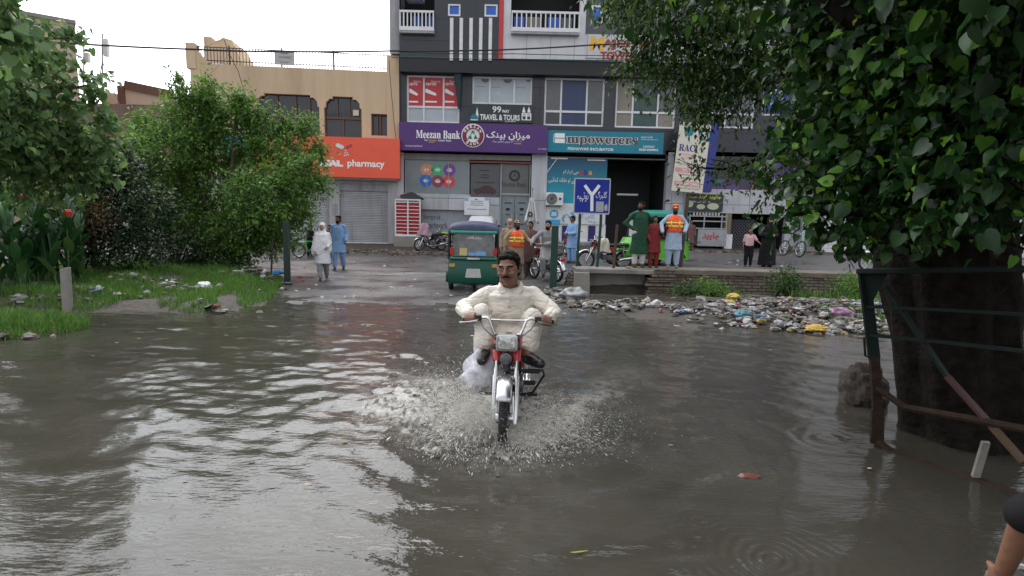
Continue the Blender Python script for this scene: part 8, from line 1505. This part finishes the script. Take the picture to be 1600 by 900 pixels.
tag(raw_mesh('spray', V, F, m, smooth=True), 'muddy spray thrown up on both sides of the front wheel', 'spray', kind='stuff')
# ragged sheets of water leaving the wheel: ballistic surfaces torn open by noise
VS, FS = [], []; nv = 0
def sheet(base0, base1, v0, v1, tmax, seed, nu=90, nt_=46, tear=.55):
    global nv
    u = np.linspace(0, 1, nu)[:, None]; t_ = np.linspace(.0, 1, nt_)[None, :] * tmax * (.55 + .75 * vnoise(u * 6 + seed, u * 0, seed, 3)); b_ = np.array(base0)[None, None] * (1 - u)[..., None] + np.array(base1)[None, None] * u[..., None]; vel = np.array(v0)[None, None] * (1 - u)[..., None] + np.array(v1)[None, None] * u[..., None]
    vel = vel * (.72 + .56 * vnoise(u * 9 + seed * 3, u * 0 + 4, seed + 1, 3))[..., None]; p_ = b_ + vel * t_[..., None] + np.array([0, 0, -4.9]) * (t_ ** 2)[..., None]
    uu = np.repeat(u, nt_, 1); kk = np.repeat(np.linspace(0, 1, nt_)[None, :], nu, 0); d_ = np.stack([vnoise(uu * 22 + k * 9, kk * 7 + seed, seed + k, 3) - .5 for k in range(3)], -1) * (.02 + .10 * kk[..., None]); p_ = p_ + d_
    hole = vnoise(uu * 26 + seed, kk * 8, seed + 5, 4) + .30 * kk ** 1.2 - .06 * (1 - kk); idx = np.arange(nu * nt_).reshape(nu, nt_); keep = (hole[:-1, :-1] < tear) & (hole[1:, 1:] < tear) & (p_[:-1, :-1, 2] > -.03)
    f = np.stack([idx[:-1, :-1], idx[:-1, 1:], idx[1:, 1:], idx[1:, :-1]], -1)[keep]; VS.append(p_.reshape(-1, 3)); FS.append(f + nv); nv += nu * nt_
X0, Y0 = Wc[0], Wc[1]
for k in range(4):
    e = .05 * k
    sheet((X0 - .07 - e, Y0 - .22, -.01), (X0 - .12 - e, Y0 + .35, -.01), (-.55 - .2 * k, -.85, 1.9 - .18 * k), (-1.25 - .2 * k, -.1, 1.5 - .15 * k), .36, 3 + k)
    sheet((X0 + .07 + e, Y0 - .2, -.01), (X0 + .13 + e, Y0 + .4, -.01), (.8 + .2 * k, -.95, 1.15 - .12 * k), (1.6 + .15 * k, -.1, 1.05 - .1 * k), .28, 13 + k)
for k in range(3):
    sheet((X0 - .28 - .1 * k, Y0 + .2, -.01), (X0 - .55 - .1 * k, Y0 + 1.2, -.01), (-1.2, -.2, 1.15), (-.9, .25, .9), .26, 23 + k); sheet((X0 + .25 + .1 * k, Y0 + .2, -.01), (X0 + .5 + .1 * k, Y0 + 1.1, -.01), (1.25, -.1, .8), (.8, .2, .6), .2, 33 + k)
for k in range(3): sheet((X0 - .5 - .15 * k, Y0 + .5, -.01), (X0 - .9 - .15 * k, Y0 + 1.5, -.01), (-.9, .1, .75), (-.6, .2, .55), .18, 53 + k)
sheet((X0 - .1, Y0 - .3, -.01), (X0 + .12, Y0 - .32, -.01), (-.35, -1.2, .95), (.5, -1.2, .8), .24, 43)
m2, tt3, b = new_mat('water_sheet'); N = tt3.nodes.new; b.inputs['Base Color'].default_value = (.54, .51, .45, 1); b.inputs['Roughness'].default_value = .14; b.inputs['IOR'].default_value = 1.33; b.inputs['Transmission Weight'].default_value = .35
co = N('ShaderNodeTexCoord'); n_ = N('ShaderNodeTexNoise'); n_.inputs['Scale'].default_value = 38; n_.inputs['Detail'].default_value = 5; tt3.links.new(co.outputs['Object'], n_.inputs['Vector']); bp_ = N('ShaderNodeBump'); bp_.inputs['Strength'].default_value = .8; bp_.inputs['Distance'].default_value = .02; tt3.links.new(n_.outputs['Fac'], bp_.inputs['Height']); tt3.links.new(bp_.outputs[0], b.inputs['Normal'])
sh_ = raw_mesh('splash', np.concatenate(VS), np.concatenate(FS), m2, smooth=True); sh_.modifiers.new('thick', 'SOLIDIFY').thickness = .004; tag(sh_, 'torn sheets of muddy water fanning low from the front wheel', 'splash', kind='stuff')
